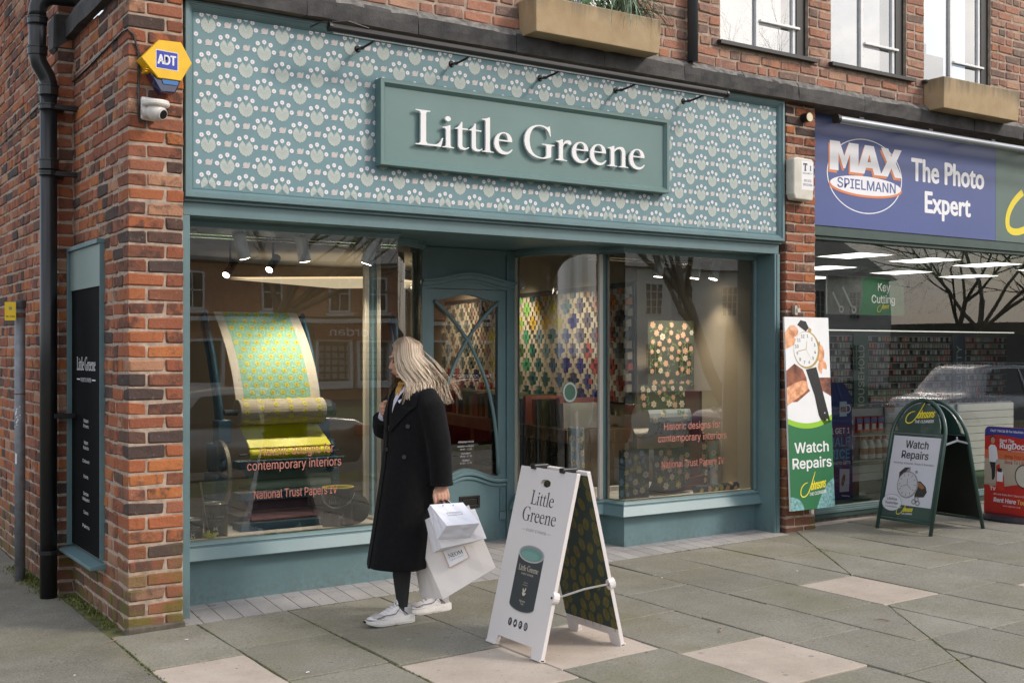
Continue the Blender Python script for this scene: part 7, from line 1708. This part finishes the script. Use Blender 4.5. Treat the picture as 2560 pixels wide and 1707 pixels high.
for x, y, wh_ in ((1.1, 7.0, 'on the dark asphalt near the grey post'), (1.32, 6.0, 'on the asphalt before the corner pier'), (2.0, 6.35, 'on the first paving slab by the corner pier'), (2.3, 5.35, 'on a grey slab beside the nearest pale slab'), (4.6, 6.2, 'on the paving in front of the porch'), (5.2, 6.0, 'on the paving below the curved bay window'), (6.1, 5.6, 'just behind the pale slab on the mossy diagonal joint')):
    m = MB(); z = gz(x) + .006; s = r_.uniform(.006, .012); a = r_.uniform(0, 3); m.add([(x + p * math.cos(a) - q * math.sin(a), y + p * math.sin(a) + q * math.cos(a), z + (.003 if i % 2 else 0)) for i, (p, q) in enumerate(ell(0, 0, s * 2.4, s * 1.3, 0, 7))], [tuple(range(7))])
    tag(m.build('petal', mPWhite), 'tiny pale fallen petal lying ' + wh_, 'petal', 'fallen petals on the ground')
for x, y, a, wh_ in ((1.62, 6.55, .3, 'at the foot of the corner pier'), (5.45, 4.3, 1.9, 'by the mossy diagonal joint'), (4.5, 4.7, .6, 'just behind the sandwich board')):
    m = MB(); z = gz(x) + .008; m.tube([(x, y, z), (x + .05 * math.cos(a), y + .05 * math.sin(a), z + .004), (x + .09 * math.cos(a + .3), y + .09 * math.sin(a + .3), z)], [.003, .004, .001], 5); tag(m.build('twig', M('twig_brown', (.25, .17, .11), .8, var=.2)), 'small brown twig lying ' + wh_, 'twig', 'twigs on the ground')
# ------------------------------------------------------------------ the woman walking past
pe = thing('person', 'person with long blonde hair in a long black coat and white trainers carrying white bags', 'person', (3.27, 6.05, gz(3.27)), rz=PI)
def remesh(mb, voxel, smooth_it=4, fac=.5):
    me = mb.mesh('tmp', []) if False else None
    me = bpy.data.meshes.new('tmp'); me.from_pydata(mb.v, [], mb.f); me.update()
    o = bpy.data.objects.new('tmp', me); col.objects.link(o)
    md = o.modifiers.new('r', 'REMESH'); md.mode = 'VOXEL'; md.voxel_size = voxel; md.use_smooth_shade = True
    s = o.modifiers.new('s', 'SMOOTH'); s.iterations = smooth_it; s.factor = fac
    dg_ = bpy.context.evaluated_depsgraph_get(); dg_.update(); out = bpy.data.meshes.new_from_object(o.evaluated_get(dg_)); bpy.data.objects.remove(o); bpy.data.meshes.remove(me)
    return out
def link(name, me, mats, parent, smooth=True):
    me.name = name; me.materials.clear()
    for mt in mats: me.materials.append(mt)
    me.polygons.foreach_set('use_smooth', [smooth] * len(me.polygons)); o = bpy.data.objects.new(name, me); col.objects.link(o); o.parent = parent
    return o
b = MB(); hz = 1.558; hx = .022
b.ball((hx - .014, 0, hz + .012), (.090, .071, .104), 20)            # skull
b.ball((hx + .030, 0, hz - .040), (.058, .056, .076), 16)            # face mask
b.ball((hx + .048, 0, hz - .096), (.028, .030, .022), 12)            # chin
b.tube([(hx + .070, 0, hz + .018), (hx + .086, 0, hz - .008), (hx + .099, 0, hz - .032), (hx + .082, 0, hz - .040)], [.0085, .0085, .0095, .0095], 8)   # nose
b.ball((hx + .086, 0, hz - .062), (.009, .019, .0055), 10); b.ball((hx + .081, 0, hz - .073), (.009, .016, .006), 10)   # lips
b.tube([(hx + .066, -.045, hz + .024), (hx + .082, -.02, hz + .030), (hx + .083, .02, hz + .030), (hx + .066, .045, hz + .024)], .010, 8)   # brow
for s in (-1, 1): b.ball((hx - .012, s * .075, hz - .015), (.017, .008, .030), 10); b.ball((hx + .058, s * .030, hz - .028), (.022, .022, .024), 10)
b.tube([(-.018, 0, 1.34), (-.008, 0, 1.42), (.006, 0, 1.49)], [.062, .052, .050], 14)
b.tube([(.012, 0, .82), (.0, 0, 1.05), (-.008, 0, 1.30), (-.01, 0, 1.38)], [.135, .125, .14, .09], 16, flat=.8)
b.tube([(0, .085, .90), (.06, .085, .68), (.10, .078, .47), (.105, .070, .28), (.098, .064, .13), (.10, .062, .06)], [.092, .078, .058, .054, .036, .030], 14)
b.tube([(-.02, -.085, .90), (-.04, -.085, .68), (-.075, -.083, .47), (-.15, -.080, .28), (-.225, -.076, .13), (-.235, -.075, .06)], [.092, .078, .058, .054, .036, .030], 14)
for s, x, y in ((1, .20, .062), (-1, -.14, -.075)): b.tube([(x - .10, y, .05), (x, y, .048), (x + .09, y, .04)], [.022, .024, .02], 10)
H0 = len(b.v)
b.tube([(-.015, .165, 1.335), (-.045, .235, 1.09), (-.066, .238, .85), (-.068, .240, .80)], [.058, .045, .028, .027], 12)
b.tube([(0, -.165, 1.335), (.045, -.245, 1.06), (.092, -.165, 1.19), (.10, -.145, 1.225)], [.058, .045, .028, .026], 12)
b.ball((-.070, .245, .785), (.042, .017, .036), 14)
for i in range(4):
    x = -.036 - .0215 * i; k = (.0, .003, .001, -.004)[i]
    b.tube([(x, .246, .79), (x, .258, .762), (x, .262, .742 - k), (x, .255, .722 - k), (x, .238, .714 - k), (x, .224, .724), (x, .222, .742)], [.0095, .0105, .0095, .0095, .009, .0085, .007], 8)
b.tube([(-.045, .238, .805), (-.022, .244, .785), (-.012, .252, .757), (-.014, .258, .728), (-.016, .26, .712)], [.013, .0125, .0105, .0095, .007], 8)
b.ball((.102, -.130, 1.252), (.030, .034, .038), 14)
for i in range(4):
    z = 1.284 - .0195 * i; k = (.0, .004, .002, -.003)[i]
    b.tube([(.088, -.152, z), (.122 + k, -.150, z + .002), (.140 + k, -.130, z), (.134 + k, -.106, z - .002), (.112, -.098, z)], [.0095, .0105, .0095, .009, .0075], 8)
b.tube([(.085, -.125, 1.262), (.100, -.098, 1.288), (.124, -.092, 1.300), (.140, -.100, 1.296)], [.012, .0115, .010, .008], 8)
def turn(p, a=-.42):
    k = min(1, max(0, (p[2] - 1.41) / .06)); k = k * k * (3 - 2 * k) * a; c, s = math.cos(k), math.sin(k)
    x, y, z = p[0], p[1], p[2]; kb = min(1, max(0, (z - 1.43) / .06)); kb = kb * kb * (3 - 2 * kb) * .20; cb, sb = math.cos(kb), math.sin(kb); zz = z - 1.46
    x, z = x * cb + zz * sb, 1.46 - x * sb + zz * cb
    return (x * c - y * s, x * s + y * c, z)
me = remesh(b, .0042, 3, .45)
mSk = M('skin', (.50, .27, .19), .5, var=.08, vs=25, spec=.35); mTights = M('black_tights', (.012, .012, .014), .8, var=.1); mLip = M('lips', (.38, .14, .12), .45, var=0); mEye = M('lash', (.05, .03, .025), .5, var=0); mBrow = M('eyebrow', (.20, .12, .07), .7, var=0); mCheek = M('cheek', (.52, .23, .17), .55, var=.05)
body = link('body', me, [mSk, mTights, mLip, mEye, mBrow], pe)
mi_ = []
for p in me.polygons:
    c = p.center; q = 0
    if c.z < .70: q = 1
    elif c.x > hx + .078 and abs(c.y) < .022 and hz - .081 < c.z < hz - .055: q = 2
    elif c.x > hx + .045 and .016 < abs(c.y) < .046 and hz - .006 < c.z < hz + .006: q = 3
    elif c.x > hx + .045 and .014 < abs(c.y) < .050 and hz + .022 < c.z < hz + .030: q = 4
    mi_.append(q)
me.polygons.foreach_set('material_index', mi_)
for v in me.vertices:
    if not (v.co.x > .06 and v.co.y < -.05 and v.co.z < 1.45): v.co = turn(v.co)

c_ = MB()
rings = [(1.405, -.008, .062, .072), (1.385, -.008, .085, .125), (1.355, -.006, .108, .180), (1.30, .0, .128, .205), (1.20, .004, .140, .212), (1.08, .010, .146, .205), (.92, .020, .152, .208), (.72, .042, .162, .213), (.52, .072, .168, .214), (.34, .100, .172, .218), (.322, .102, .170, .216)]
rr_ = random.Random(12)
def cring(z, cx, a, b_, n=40):
    out = []
    for k in range(n):
        t = 2 * PI * k / n; fold = 1 + (.035 * math.sin(5 * t + 1.0) + .02 * math.sin(9 * t)) * max(0, (1.0 - z)) * .9
        out.append((cx + a * math.cos(t) * fold, b_ * math.sin(t) * fold, z))
    return out
c_.loft([cring(*q) for q in rings][::-1])
c_.tube([(-.012, .130, 1.335), (-.022, .195, 1.27), (-.045, .242, 1.08), (-.058, .246, .95), (-.066, .244, .825)], [.078, .083, .074, .068, .066], 18)
c_.tube([(0, -.130, 1.335), (.01, -.195, 1.27), (.045, -.25, 1.05), (.07, -.215, 1.11), (.093, -.165, 1.195)], [.078, .083, .076, .074, .070], 18)
me = remesh(c_, .0085, 6, .5)
mCoat = M('black_wool', (.0055, .0055, .0062), .95, var=.3, vs=40, bump=.5, bs=420, spec=.15)
mCoat.node_tree.nodes['Principled BSDF'].inputs['Sheen Weight'].default_value = .05
coat = link('coat', me, [mCoat], pe)
def coatpt(z, t, off=0.):
    for (z1, c1, a1, b1), (z0, c0, a0, b0) in zip(rings, rings[1:]):
        if z0 <= z <= z1: k = (z - z0) / (z1 - z0); cx, a, b_ = c0 + (c1 - c0) * k, a0 + (a1 - a0) * k, b0 + (b1 - b0) * k; break
    fold = 1 + (.035 * math.sin(5 * t + 1.0) + .02 * math.sin(9 * t)) * max(0, (1.0 - z)) * .9
    return Vector((cx + (a * fold + off) * math.cos(t), (b_ * fold + off) * math.sin(t), z))
# lapels, collar and front edge
for s, t0 in ((1, .36), (-1, -.30)):
    m = MB(); rows = []
    for z, w0, w1 in ((1.385, t0 * 1.6, t0 * 3.4), (1.34, t0 * .9, t0 * 3.0), (1.28, t0 * .55, t0 * 2.9), (1.255, t0 * .45, t0 * 2.3), (1.20, t0 * .3, t0 * 1.5), (1.13, t0 * .1, t0 * .5)):
        rows.append([coatpt(z, w0, .004), coatpt(z, w0, .014), coatpt(z, w1, .016), coatpt(z, w1, .004)])
    m.loft(rows); m.build('lapel', mCoat, coat, smooth=False, local=True, bev=.003)
m = MB(); m.tube([(.035 - .085 * math.cos(a), .10 * math.sin(a), 1.405 + .012 * math.cos(a)) for a in [-1.5 + 3.0 * k / 14 for k in range(15)]], [.02] * 15, 8, flat=1.3); m.build('collar', mCoat, coat, smooth=True, local=True)
m = MB(); rows = []
for k in range(16):
    z = 1.12 - .80 * k / 15; z = max(z, .323); rows.append([coatpt(z, -.22, .002), coatpt(z, -.22, .007), coatpt(z, -.02, .008), coatpt(z, -.02, .002)])
m.loft(rows); m.build('front_edge', mCoat, coat, local=True)
mBut = M('button', (.03, .03, .033), .25, var=0)
for z, t in ((1.163, .80), (1.02, .03), (.985, .76), (1.15, .06)):
    p = coatpt(z, t, .006); n_ = (coatpt(z, t, .02) - p).normalized(); m = MB(); m.tube([p, p + n_ * .006], .013, 14); m.build('button', mBut, coat, local=True)
m = MB(); m.tube([(-.0665, .244, .832), (-.067, .2438, .818)], [.069, .068], 18); m.build('cuff', mCoat, coat, local=True)
m = MB(); d = Vector((.093 - .07, -.165 + .215, .085)).normalized(); p = Vector((.090, -.17, 1.19)); m.tube([p - d * .07, p - d * .06, p + d * .006], [.070, .079, .077], 18); m.build('cuff', mCoat, coat, local=True)
mShirt = M('shirt_lilac', (.58, .56, .68), .7, var=.05)
m = MB(); rows = []
for z, a, b_ in ((1.395, .05, .62), (1.36, .05, .52), (1.31, .06, .42), (1.25, .08, .28), (1.22, .12, .20)): rows.append([coatpt(z, a + (b_ - a) * k / 4, .010 - .002 * abs(k - 2)) for k in range(5)])
m.loft(rows, 0, False, False); m.build('shirt', mShirt, body, smooth=True, local=True)
m = MB(); p = Vector((.085, -.18, 1.2)); m.tube([Vector((.088, -.172, 1.20)), Vector((.099, -.150, 1.222))], [.046, .040], 14); m.build('shirt_cuff', mShirt, body, local=True)
mScarf = M('mustard_scarf', (.46, .24, .05), .6, var=.25, vs=60)
m = MB(); m.tube([(.01 + .062 * math.cos(a), .064 * math.sin(a), 1.425 - .022 * math.cos(a)) for a in [2 * PI * k / 20 for k in range(21)]], .014, 8)
m.tube([(.075, .02, 1.405), (.098, .035, 1.375), (.108, .05, 1.33), (.112, .055, 1.30)], [.013, .015, .013, .007], 8, flat=.5); m.tube([(.078, .0, 1.405), (.10, .005, 1.375), (.114, .012, 1.335)], [.012, .014, .008], 8, flat=.5); m.build('scarf', mScarf, body, smooth=True, local=True)
m = MB(); m.ball((.066, .05, 1.445), (.004, .004, .014), 8); m.build('earring', M('earring_gold', (.6, .4, .1), .3, metal=1., var=0), body, local=True)

# hair: a cap over the scalp and several hundred fine locks blown back over the shoulder
def hair_mat():
    m = bpy.data.materials.new('blonde_hair'); m.use_nodes = True; t = m.node_tree; b = t.nodes['Principled BSDF']; lk = t.links.new
    g = t.nodes.new('ShaderNodeNewGeometry'); r = ramp(t, [(0, (.20, .13, .085)), (.25, (.36, .26, .17)), (.6, (.52, .40, .28)), (1, (.68, .57, .44))]); lk(g.outputs['Random Per Island'], r.inputs[0])
    tcn = t.nodes.new('ShaderNodeTexCoord'); s = t.nodes.new('ShaderNodeSeparateXYZ'); lk(tcn.outputs['Object'], s.inputs[0])
    mr = t.nodes.new('ShaderNodeMapRange'); mr.inputs[1].default_value = 1.52; mr.inputs[2].default_value = 1.70; mr.inputs[4].default_value = .62; lk(s.outputs[2], mr.inputs[0])
    x = t.nodes.new('ShaderNodeMixRGB'); lk(mr.outputs[0], x.inputs[0]); lk(r.outputs[0], x.inputs[1]); x.inputs[2].default_value = (.19, .125, .085, 1); lk(x.outputs[0], b.inputs['Base Color'])
    b.inputs['Roughness'].default_value = .42; b.inputs['Anisotropic'].default_value = .5
    return m
mHair = hair_mat(); hm = MB(); C0 = Vector((hx - .014, 0, hz + .010)); RX, RY, RZ = .106, .086, .121
cap = MB(); cap.ball(tuple(C0), (RX, RY, RZ), 28)
keep = []
for f in cap.f:
    c = sum((Vector(cap.v[v]) for v in f), Vector()) / len(f) - C0
    if len(f) > 4 or (c.x < .030 + .62 * max(0, c.z - .02) and c.z > -.085): keep.append(f)
hm.add([Vector(v) for v in cap.v], keep); CAPN = len(hm.v)
rh = random.Random(77)
def lock(pts, w):
    n = len(pts); P = []
    ctrl = [Vector(p) for p in pts]; S = 11
    for k in range(S):
        t = k / (S - 1) * (n - 1); i = min(int(t), n - 2); u = t - i
        p0, p1, p2, p3 = ctrl[max(i - 1, 0)], ctrl[i], ctrl[i + 1], ctrl[min(i + 2, n - 1)]
        P.append(.5 * ((2 * p1) + (p2 - p0) * u + (2 * p0 - 5 * p1 + 4 * p2 - p3) * u * u + (3 * p1 - p0 - 3 * p2 + p3) * u ** 3))
    rows = []
    for k, p in enumerate(P):
        tn = (P[min(k + 1, S - 1)] - P[max(k - 1, 0)]).normalized(); out = (p - Vector((-.01, 0, p.z))).normalized(); sd_ = tn.cross(out).normalized()
        ww = w * (1 - .75 * (k / (S - 1)) ** 3) * (.6 if k == 0 else 1); rows.append([p - sd_ * ww, p + out * ww * .45, p + sd_ * ww])
    hm.loft([[turn(q) for q in r] for r in rows], 0, False, False)
for k in range(820):
    t = rh.random(); s = 1 if rh.random() < .76 else -1; lay = rh.uniform(0, 1)
    x0 = .062 - .15 * t + rh.gauss(0, .006); a = math.sqrt(max(0, 1 - ((x0 - 0) / (RX + .004)) ** 2))
    st = (C0.x + x0, s * rh.uniform(.0, .016), C0.z + (RZ + .003) * a)
    xm = .070 - .177 * t; am = math.sqrt(max(.02, 1 - (xm / (RX + .006)) ** 2))
    m1 = (C0.x + xm * .98, s * (RY * .80 + .012 * lay) * am, C0.z + .078 * a); m2 = (C0.x + xm + .012, s * (RY + .004 + .014 * lay) * am, C0.z - .005)
    if s > 0:
        xl = .090 - .253 * t + rh.gauss(0, .010); n1 = (xl, .078 + .035 * lay + .025 * (1 - abs(2 * t - 1)), 1.435 + rh.gauss(0, .012))
        xe = .105 - .275 * t ** 1.1 + rh.gauss(0, .010); e = (xe, .10 + .085 * t ** .8 + rh.gauss(0, .010), 1.270 + .03 * abs(t - .5) + abs(rh.gauss(0, .022)) + (.05 if rh.random() < .10 else 0))
        e0 = ((n1[0] + e[0]) / 2 + .006, (n1[1] + e[1]) / 2 + .016, (n1[2] + e[2]) / 2)
    else:
        xl = .074 - .19 * t + rh.gauss(0, .008); n1 = (xl, -.075 - .02 * lay, 1.44); e = (.118 - .22 * t + rh.gauss(0, .01), -.07 - .06 * t, 1.30 + abs(rh.gauss(0, .025))); e0 = ((n1[0] + e[0]) / 2, (n1[1] + e[1]) / 2 - .01, (n1[2] + e[2]) / 2)
    lock([st, m1, m2, n1, e0, e], rh.uniform(.0018, .0040))
for k in range(26):   # flyaway strands
    t = rh.uniform(.55, 1); lock([(C0.x - .06, .02, C0.z + .1), (C0.x - .10, .07, C0.z + .02), (-.14 - .05 * t, .11, 1.46), (-.20 - .05 * rh.random(), .14, 1.38), (-.24 - .03 * rh.random(), .15, 1.31)], .0011)
hm.v[:CAPN] = [turn(v) for v in hm.v[:CAPN]]
hm.build('hair', mHair, body, smooth=True, local=True)

# chunky white trainers
mSh = M('trainer_white', (.56, .54, .56), .6, var=.06, vs=30); mShG = M('trainer_panel', (.38, .36, .37), .7, var=.08, vs=40); mSole = M('trainer_sole', (.60, .58, .56), .55, var=.08, vs=20); mShK = M('trainer_dark', (.05, .05, .055), .7, var=0)
def shoe(hx_, y, toe_up=0.):
    m = MB(); rings_ = []
    for x, w_, z0, z1 in ((.004, .018, .04, .075), (.012, .030, .035, .105), (.045, .036, .034, .122), (.085, .038, .034, .118), (.125, .038, .034, .108), (.165, .041, .034, .090), (.205, .044, .036, .074), (.245, .043, .040, .064), (.278, .034, .044, .057), (.296, .014, .046, .051)):
        rings_.append([(hx_ + x, y + w_ * math.cos(a) * (1 if math.sin(a) < .3 else 1 - .45 * math.sin(a)), z0 + (z1 - z0) * max(0, math.sin(a)) ** .8) for a in [-.25 + (PI + .5) * k / 12 for k in range(13)]])
    m.loft(rings_); up_ = m.build('shoe', mSh, pe, smooth=True, local=True)
    m = MB(); top = []; bot = []
    for k in range(40):
        t = 2 * PI * k / 40; u = .5 - .5 * math.cos(t / 1) if False else None
    xs_ = [i / 16 for i in range(17)]
    wid = lambda q: (.038 + .010 * math.sin(PI * min(1, q * 1.15)) - .004 * math.exp(-((q - .42) / .15) ** 2)) * (1 - max(0, q - .8) ** 2 * 14) * (1 - max(0, .1 - q) ** 2 * 40)
    side = [(q, wid(q)) for q in xs_]
    outl = [(hx_ - .008 + q * .318, y + w_) for q, w_ in side] + [(hx_ - .008 + q * .318, y - w_) for q, w_ in side[::-1]]
    zt_s = lambda x: .040 + .010 * math.exp(-((x - hx_ - .03) / .06) ** 2) + .004 * math.sin((x - hx_) * 60) ; zb_s = lambda x: .001 + max(0, x - hx_ - .21) ** 2 * 2.6 + .004 * (1 if .12 < x - hx_ < .15 else 0)
    m.loft([[(x, yy, zb_s(x)) for x, yy in outl], [(x, y + (yy - y) * 1.06, zb_s(x) + .012) for x, yy in outl], [(x, y + (yy - y) * 1.0, zt_s(x) - .012) for x, yy in outl], [(x, y + (yy - y) * .93, zt_s(x)) for x, yy in outl]])
    m.build('sole', mSole, up_, smooth=False, local=True)
    for s in (-1, 1):
        m = MB()
        for (xa, za, xb, zb) in ((.05, .055, .10, .10), (.10, .10, .13, .065), (.13, .065, .20, .062), (.20, .062, .25, .050)):
            m.tube([(hx_ + xa, y + s * .040, za), (hx_ + (xa + xb) / 2, y + s * .0425, (za + zb) / 2), (hx_ + xb, y + s * .040, zb)], .0022, 5)
        m.build('trim', mShK, up_, local=True)
    m = MB(); m.ball((hx_ + .225, y, .052), (.05, .044, .018), 12); m.build('toe_cap', mShG, up_, smooth=True, local=True)
    for s in (-1, 1): m = MB(); m.box((hx_ + .02, y + s * .034 - .005, .05), (hx_ + .07, y + s * .034 + .005, .095)); m.build('heel_panel', mShG, up_, local=True, bev=.003)
    m = MB()
    for i in range(5): x = hx_ + .12 + i * .022; z = .112 - .011 * i; m.tube([(x, y - .022, z - .006), (x, y, z + .004), (x, y + .022, z - .006)], .0035, 5)
    m.tube([(hx_ + .108, y - .02, .112), (hx_ + .10, y, .135), (hx_ + .108, y + .02, .112)], .006, 6); m.build('laces', M('laces_white', (.66, .65, .68), .7, var=0) if 'laces_white' not in bpy.data.materials else bpy.data.materials['laces_white'], up_, local=True)
shoe(.032, .062); shoe(-.300, -.076)

# paper bags held together by their handles
def up3(px, py, w_): u = (px - 1280) / 2850.; return Vector((w_ * (.55068 + u * .83472), w_ * (.83472 - u * .55068), 1.63 + w_ * (877 - py) / 2850.))
def bag(name, label, F, B, mat, crease=True):
    """F and B: front and back corners tl, tr, br, bl in space; open at the top"""
    c = sum(F + B, Vector()) / 8; t = thing(name, label, 'bag', (c.x, c.y, min(p.z for p in F + B)))
    m = MB(); V_ = F + B; th = .0016
    fs_ = [(0, 3, 2, 1), (4, 5, 6, 7), (3, 7, 6, 2), (0, 4, 7, 3), (1, 2, 6, 5)]
    N = 5
    for f in fs_:
        q = [V_[i] for i in f]; nrm = (q[1] - q[0]).cross(q[2] - q[0]).normalized()
        pts = []; r_ = random.Random(sum(f) + len(name))
        for i in range(N + 1):
            for j in range(N + 1):
                a = q[0].lerp(q[3], i / N); b_ = q[1].lerp(q[2], i / N); p = a.lerp(b_, j / N)
                if 0 < i < N and 0 < j < N: p = p + nrm * r_.uniform(-.0035, .0035)
                pts.append(p)
        m.add(pts, [(i * (N + 1) + j, i * (N + 1) + j + 1, (i + 1) * (N + 1) + j + 1, (i + 1) * (N + 1) + j) for i in range(N) for j in range(N)])
    o = m.build('body', mat, t); s = o.modifiers.new('thick', 'SOLIDIFY'); s.thickness = .0016; s.offset = 0
    return t
def qmap(tl, tr, br, bl, lift=.002):
    n = (tr - tl).cross(bl - tl).normalized()
    if n.dot(Vector((0, 0, 1.63)) - Vector((tl.x, tl.y, tl.z))) < 0: n = -n
    return lambda u, v, d=0.: bl.lerp(br, u).lerp(tl.lerp(tr, u), v) + n * (lift + d)
mBagW = M('bag_white', (.80, .80, .87), .6, var=.02); mBagP = M('bag_cream', (.82, .76, .73), .6, var=.025, vs=4); mBagI = M('bag_ivory', (.80, .78, .81), .6, var=.02); mRib = M('black_ribbon', (.012, .012, .014), .6, var=0); mGreyInk = M('bag_ink', (.22, .22, .25), .5, var=0)
H3 = Vector((3.335, 5.808, .757))
def handle(t, p, q, mat, r=.0035, off=Vector((0, 0, 0))):
    m = MB(); m.tube([p, p.lerp(H3 + off, .5) + Vector((0, 0, .01)), H3 + off + (p - q).normalized() * .018, H3 + off - (p - q).normalized() * .018, q.lerp(H3 + off, .5) + Vector((0, 0, .01)), q], r, 6); m.build('handle', mat, t)
w0 = 6.70
F = [up3(1040.5, 1341, w0), up3(1171.5, 1262, w0), up3(1239, 1418, w0 - .02), up3(1108, 1497, w0 - .02)]; B = [up3(1026, 1343, w0 + .10), up3(1153, 1268, w0 + .10), up3(1188, 1418, w0 + .12), up3(1052, 1493, w0 + .10)]
t1 = bag('shopping_bag', 'largest cream paper bag with a NEOM label, lowest of the three held bags', F, B, mBagP)
L4 = [up3(*p, w0 - .024) for p in ((1105.6, 1376.8), (1160, 1363), (1174, 1392), (1123.6, 1418.9))]
q = qmap(*L4, lift=.004); m = MB(); m.add([q(0, 0, -.003), q(1, 0, -.003), q(1, 1, -.003), q(0, 1, -.003), q(0, 0), q(1, 0), q(1, 1), q(0, 1)], [(4, 5, 6, 7), (0, 1, 5, 4), (1, 2, 6, 5), (2, 3, 7, 6), (3, 0, 4, 7)]); poly(m, q, [(0, 0), (.03, 0), (.03, 1), (0, 1)], 1, .0004); poly(m, q, [(.97, 0), (1, 0), (1, 1), (.97, 1)], 1, .0004); poly(m, q, [(.03, 0), (.97, 0), (.97, .03), (.03, .03)], 1, .0004)
text(m, q, 'NEOM', .5, .50, .26, 2, .0008, 'c', width=.66, fnt='serif'); text(m, q, 'PERFECTLY SCENTED', .5, .33, .06, 3, .0008, 'c', width=.62)
m.build('label', [mSW, M('rose_gold', (.62, .32, .20), .3, metal=.6, var=0), mRib, mGreyInk], t1)
w1 = 6.60
F = [up3(1073.6, 1293, w1), up3(1187, 1271, w1), up3(1216, 1345, w1 - .02), up3(1104, 1370, w1 - .02)]; B = [up3(1062.9, 1298.6, w1 + .05), up3(1172, 1276, w1 + .05), up3(1192, 1352, w1 + .05), up3(1081.6, 1381.6, w1 + .04)]
t2 = bag('shopping_bag', 'plain ivory paper bag squeezed between the small white bag and the NEOM bag', F, B, mBagI)
handle(t2, up3(1125, 1283, w1), up3(1150, 1278, w1), mBagW, off=Vector((.02, 0, -.004)))
w2 = 6.50
F = [up3(1075.4, 1261, w2 + .04), up3(1157, 1255.4, w2 + .04), up3(1198.6, 1307, w2 - .05), up3(1117, 1313.7, w2 - .05)]; B = [up3(1069.6, 1271.8, w2 + .075), up3(1148, 1266, w2 + .075), up3(1174.5, 1344, w2 + .02), up3(1093, 1349, w2 + .02)]
t3 = bag('shopping_bag', 'small white gift bag with black ribbon handles, on top of the held bags', F, B, mBagW)
q = qmap(*F, lift=.003); m = MB()
for a, b_, c, d in ((.28, .44, .72, .455), (.28, .565, .72, .58), (.28, .455, .288, .565), (.712, .455, .72, .565)): poly(m, q, [(a, b_), (c, b_), (c, d), (a, d)], 0, 0)
text(m, q, 'THE WHITE COMPANY', .5, .505, .035, 0, .0002, 'c', width=.34); text(m, q, 'LONDON', .5, .465, .02, 0, .0002, 'c', width=.08); m.build('bag_print', mGreyInk, t3)
handle(t3, up3(1107.5, 1264, w2 + .03), up3(1133.6, 1263, w2 + .03), mRib, .004); handle(t3, up3(1105, 1268, w2 + .07), up3(1128, 1267, w2 + .07), mRib, .004)
handle(t1, up3(1090, 1311, w0), up3(1120, 1293, w0), mBagP, .004, Vector((.03, .02, -.004)))
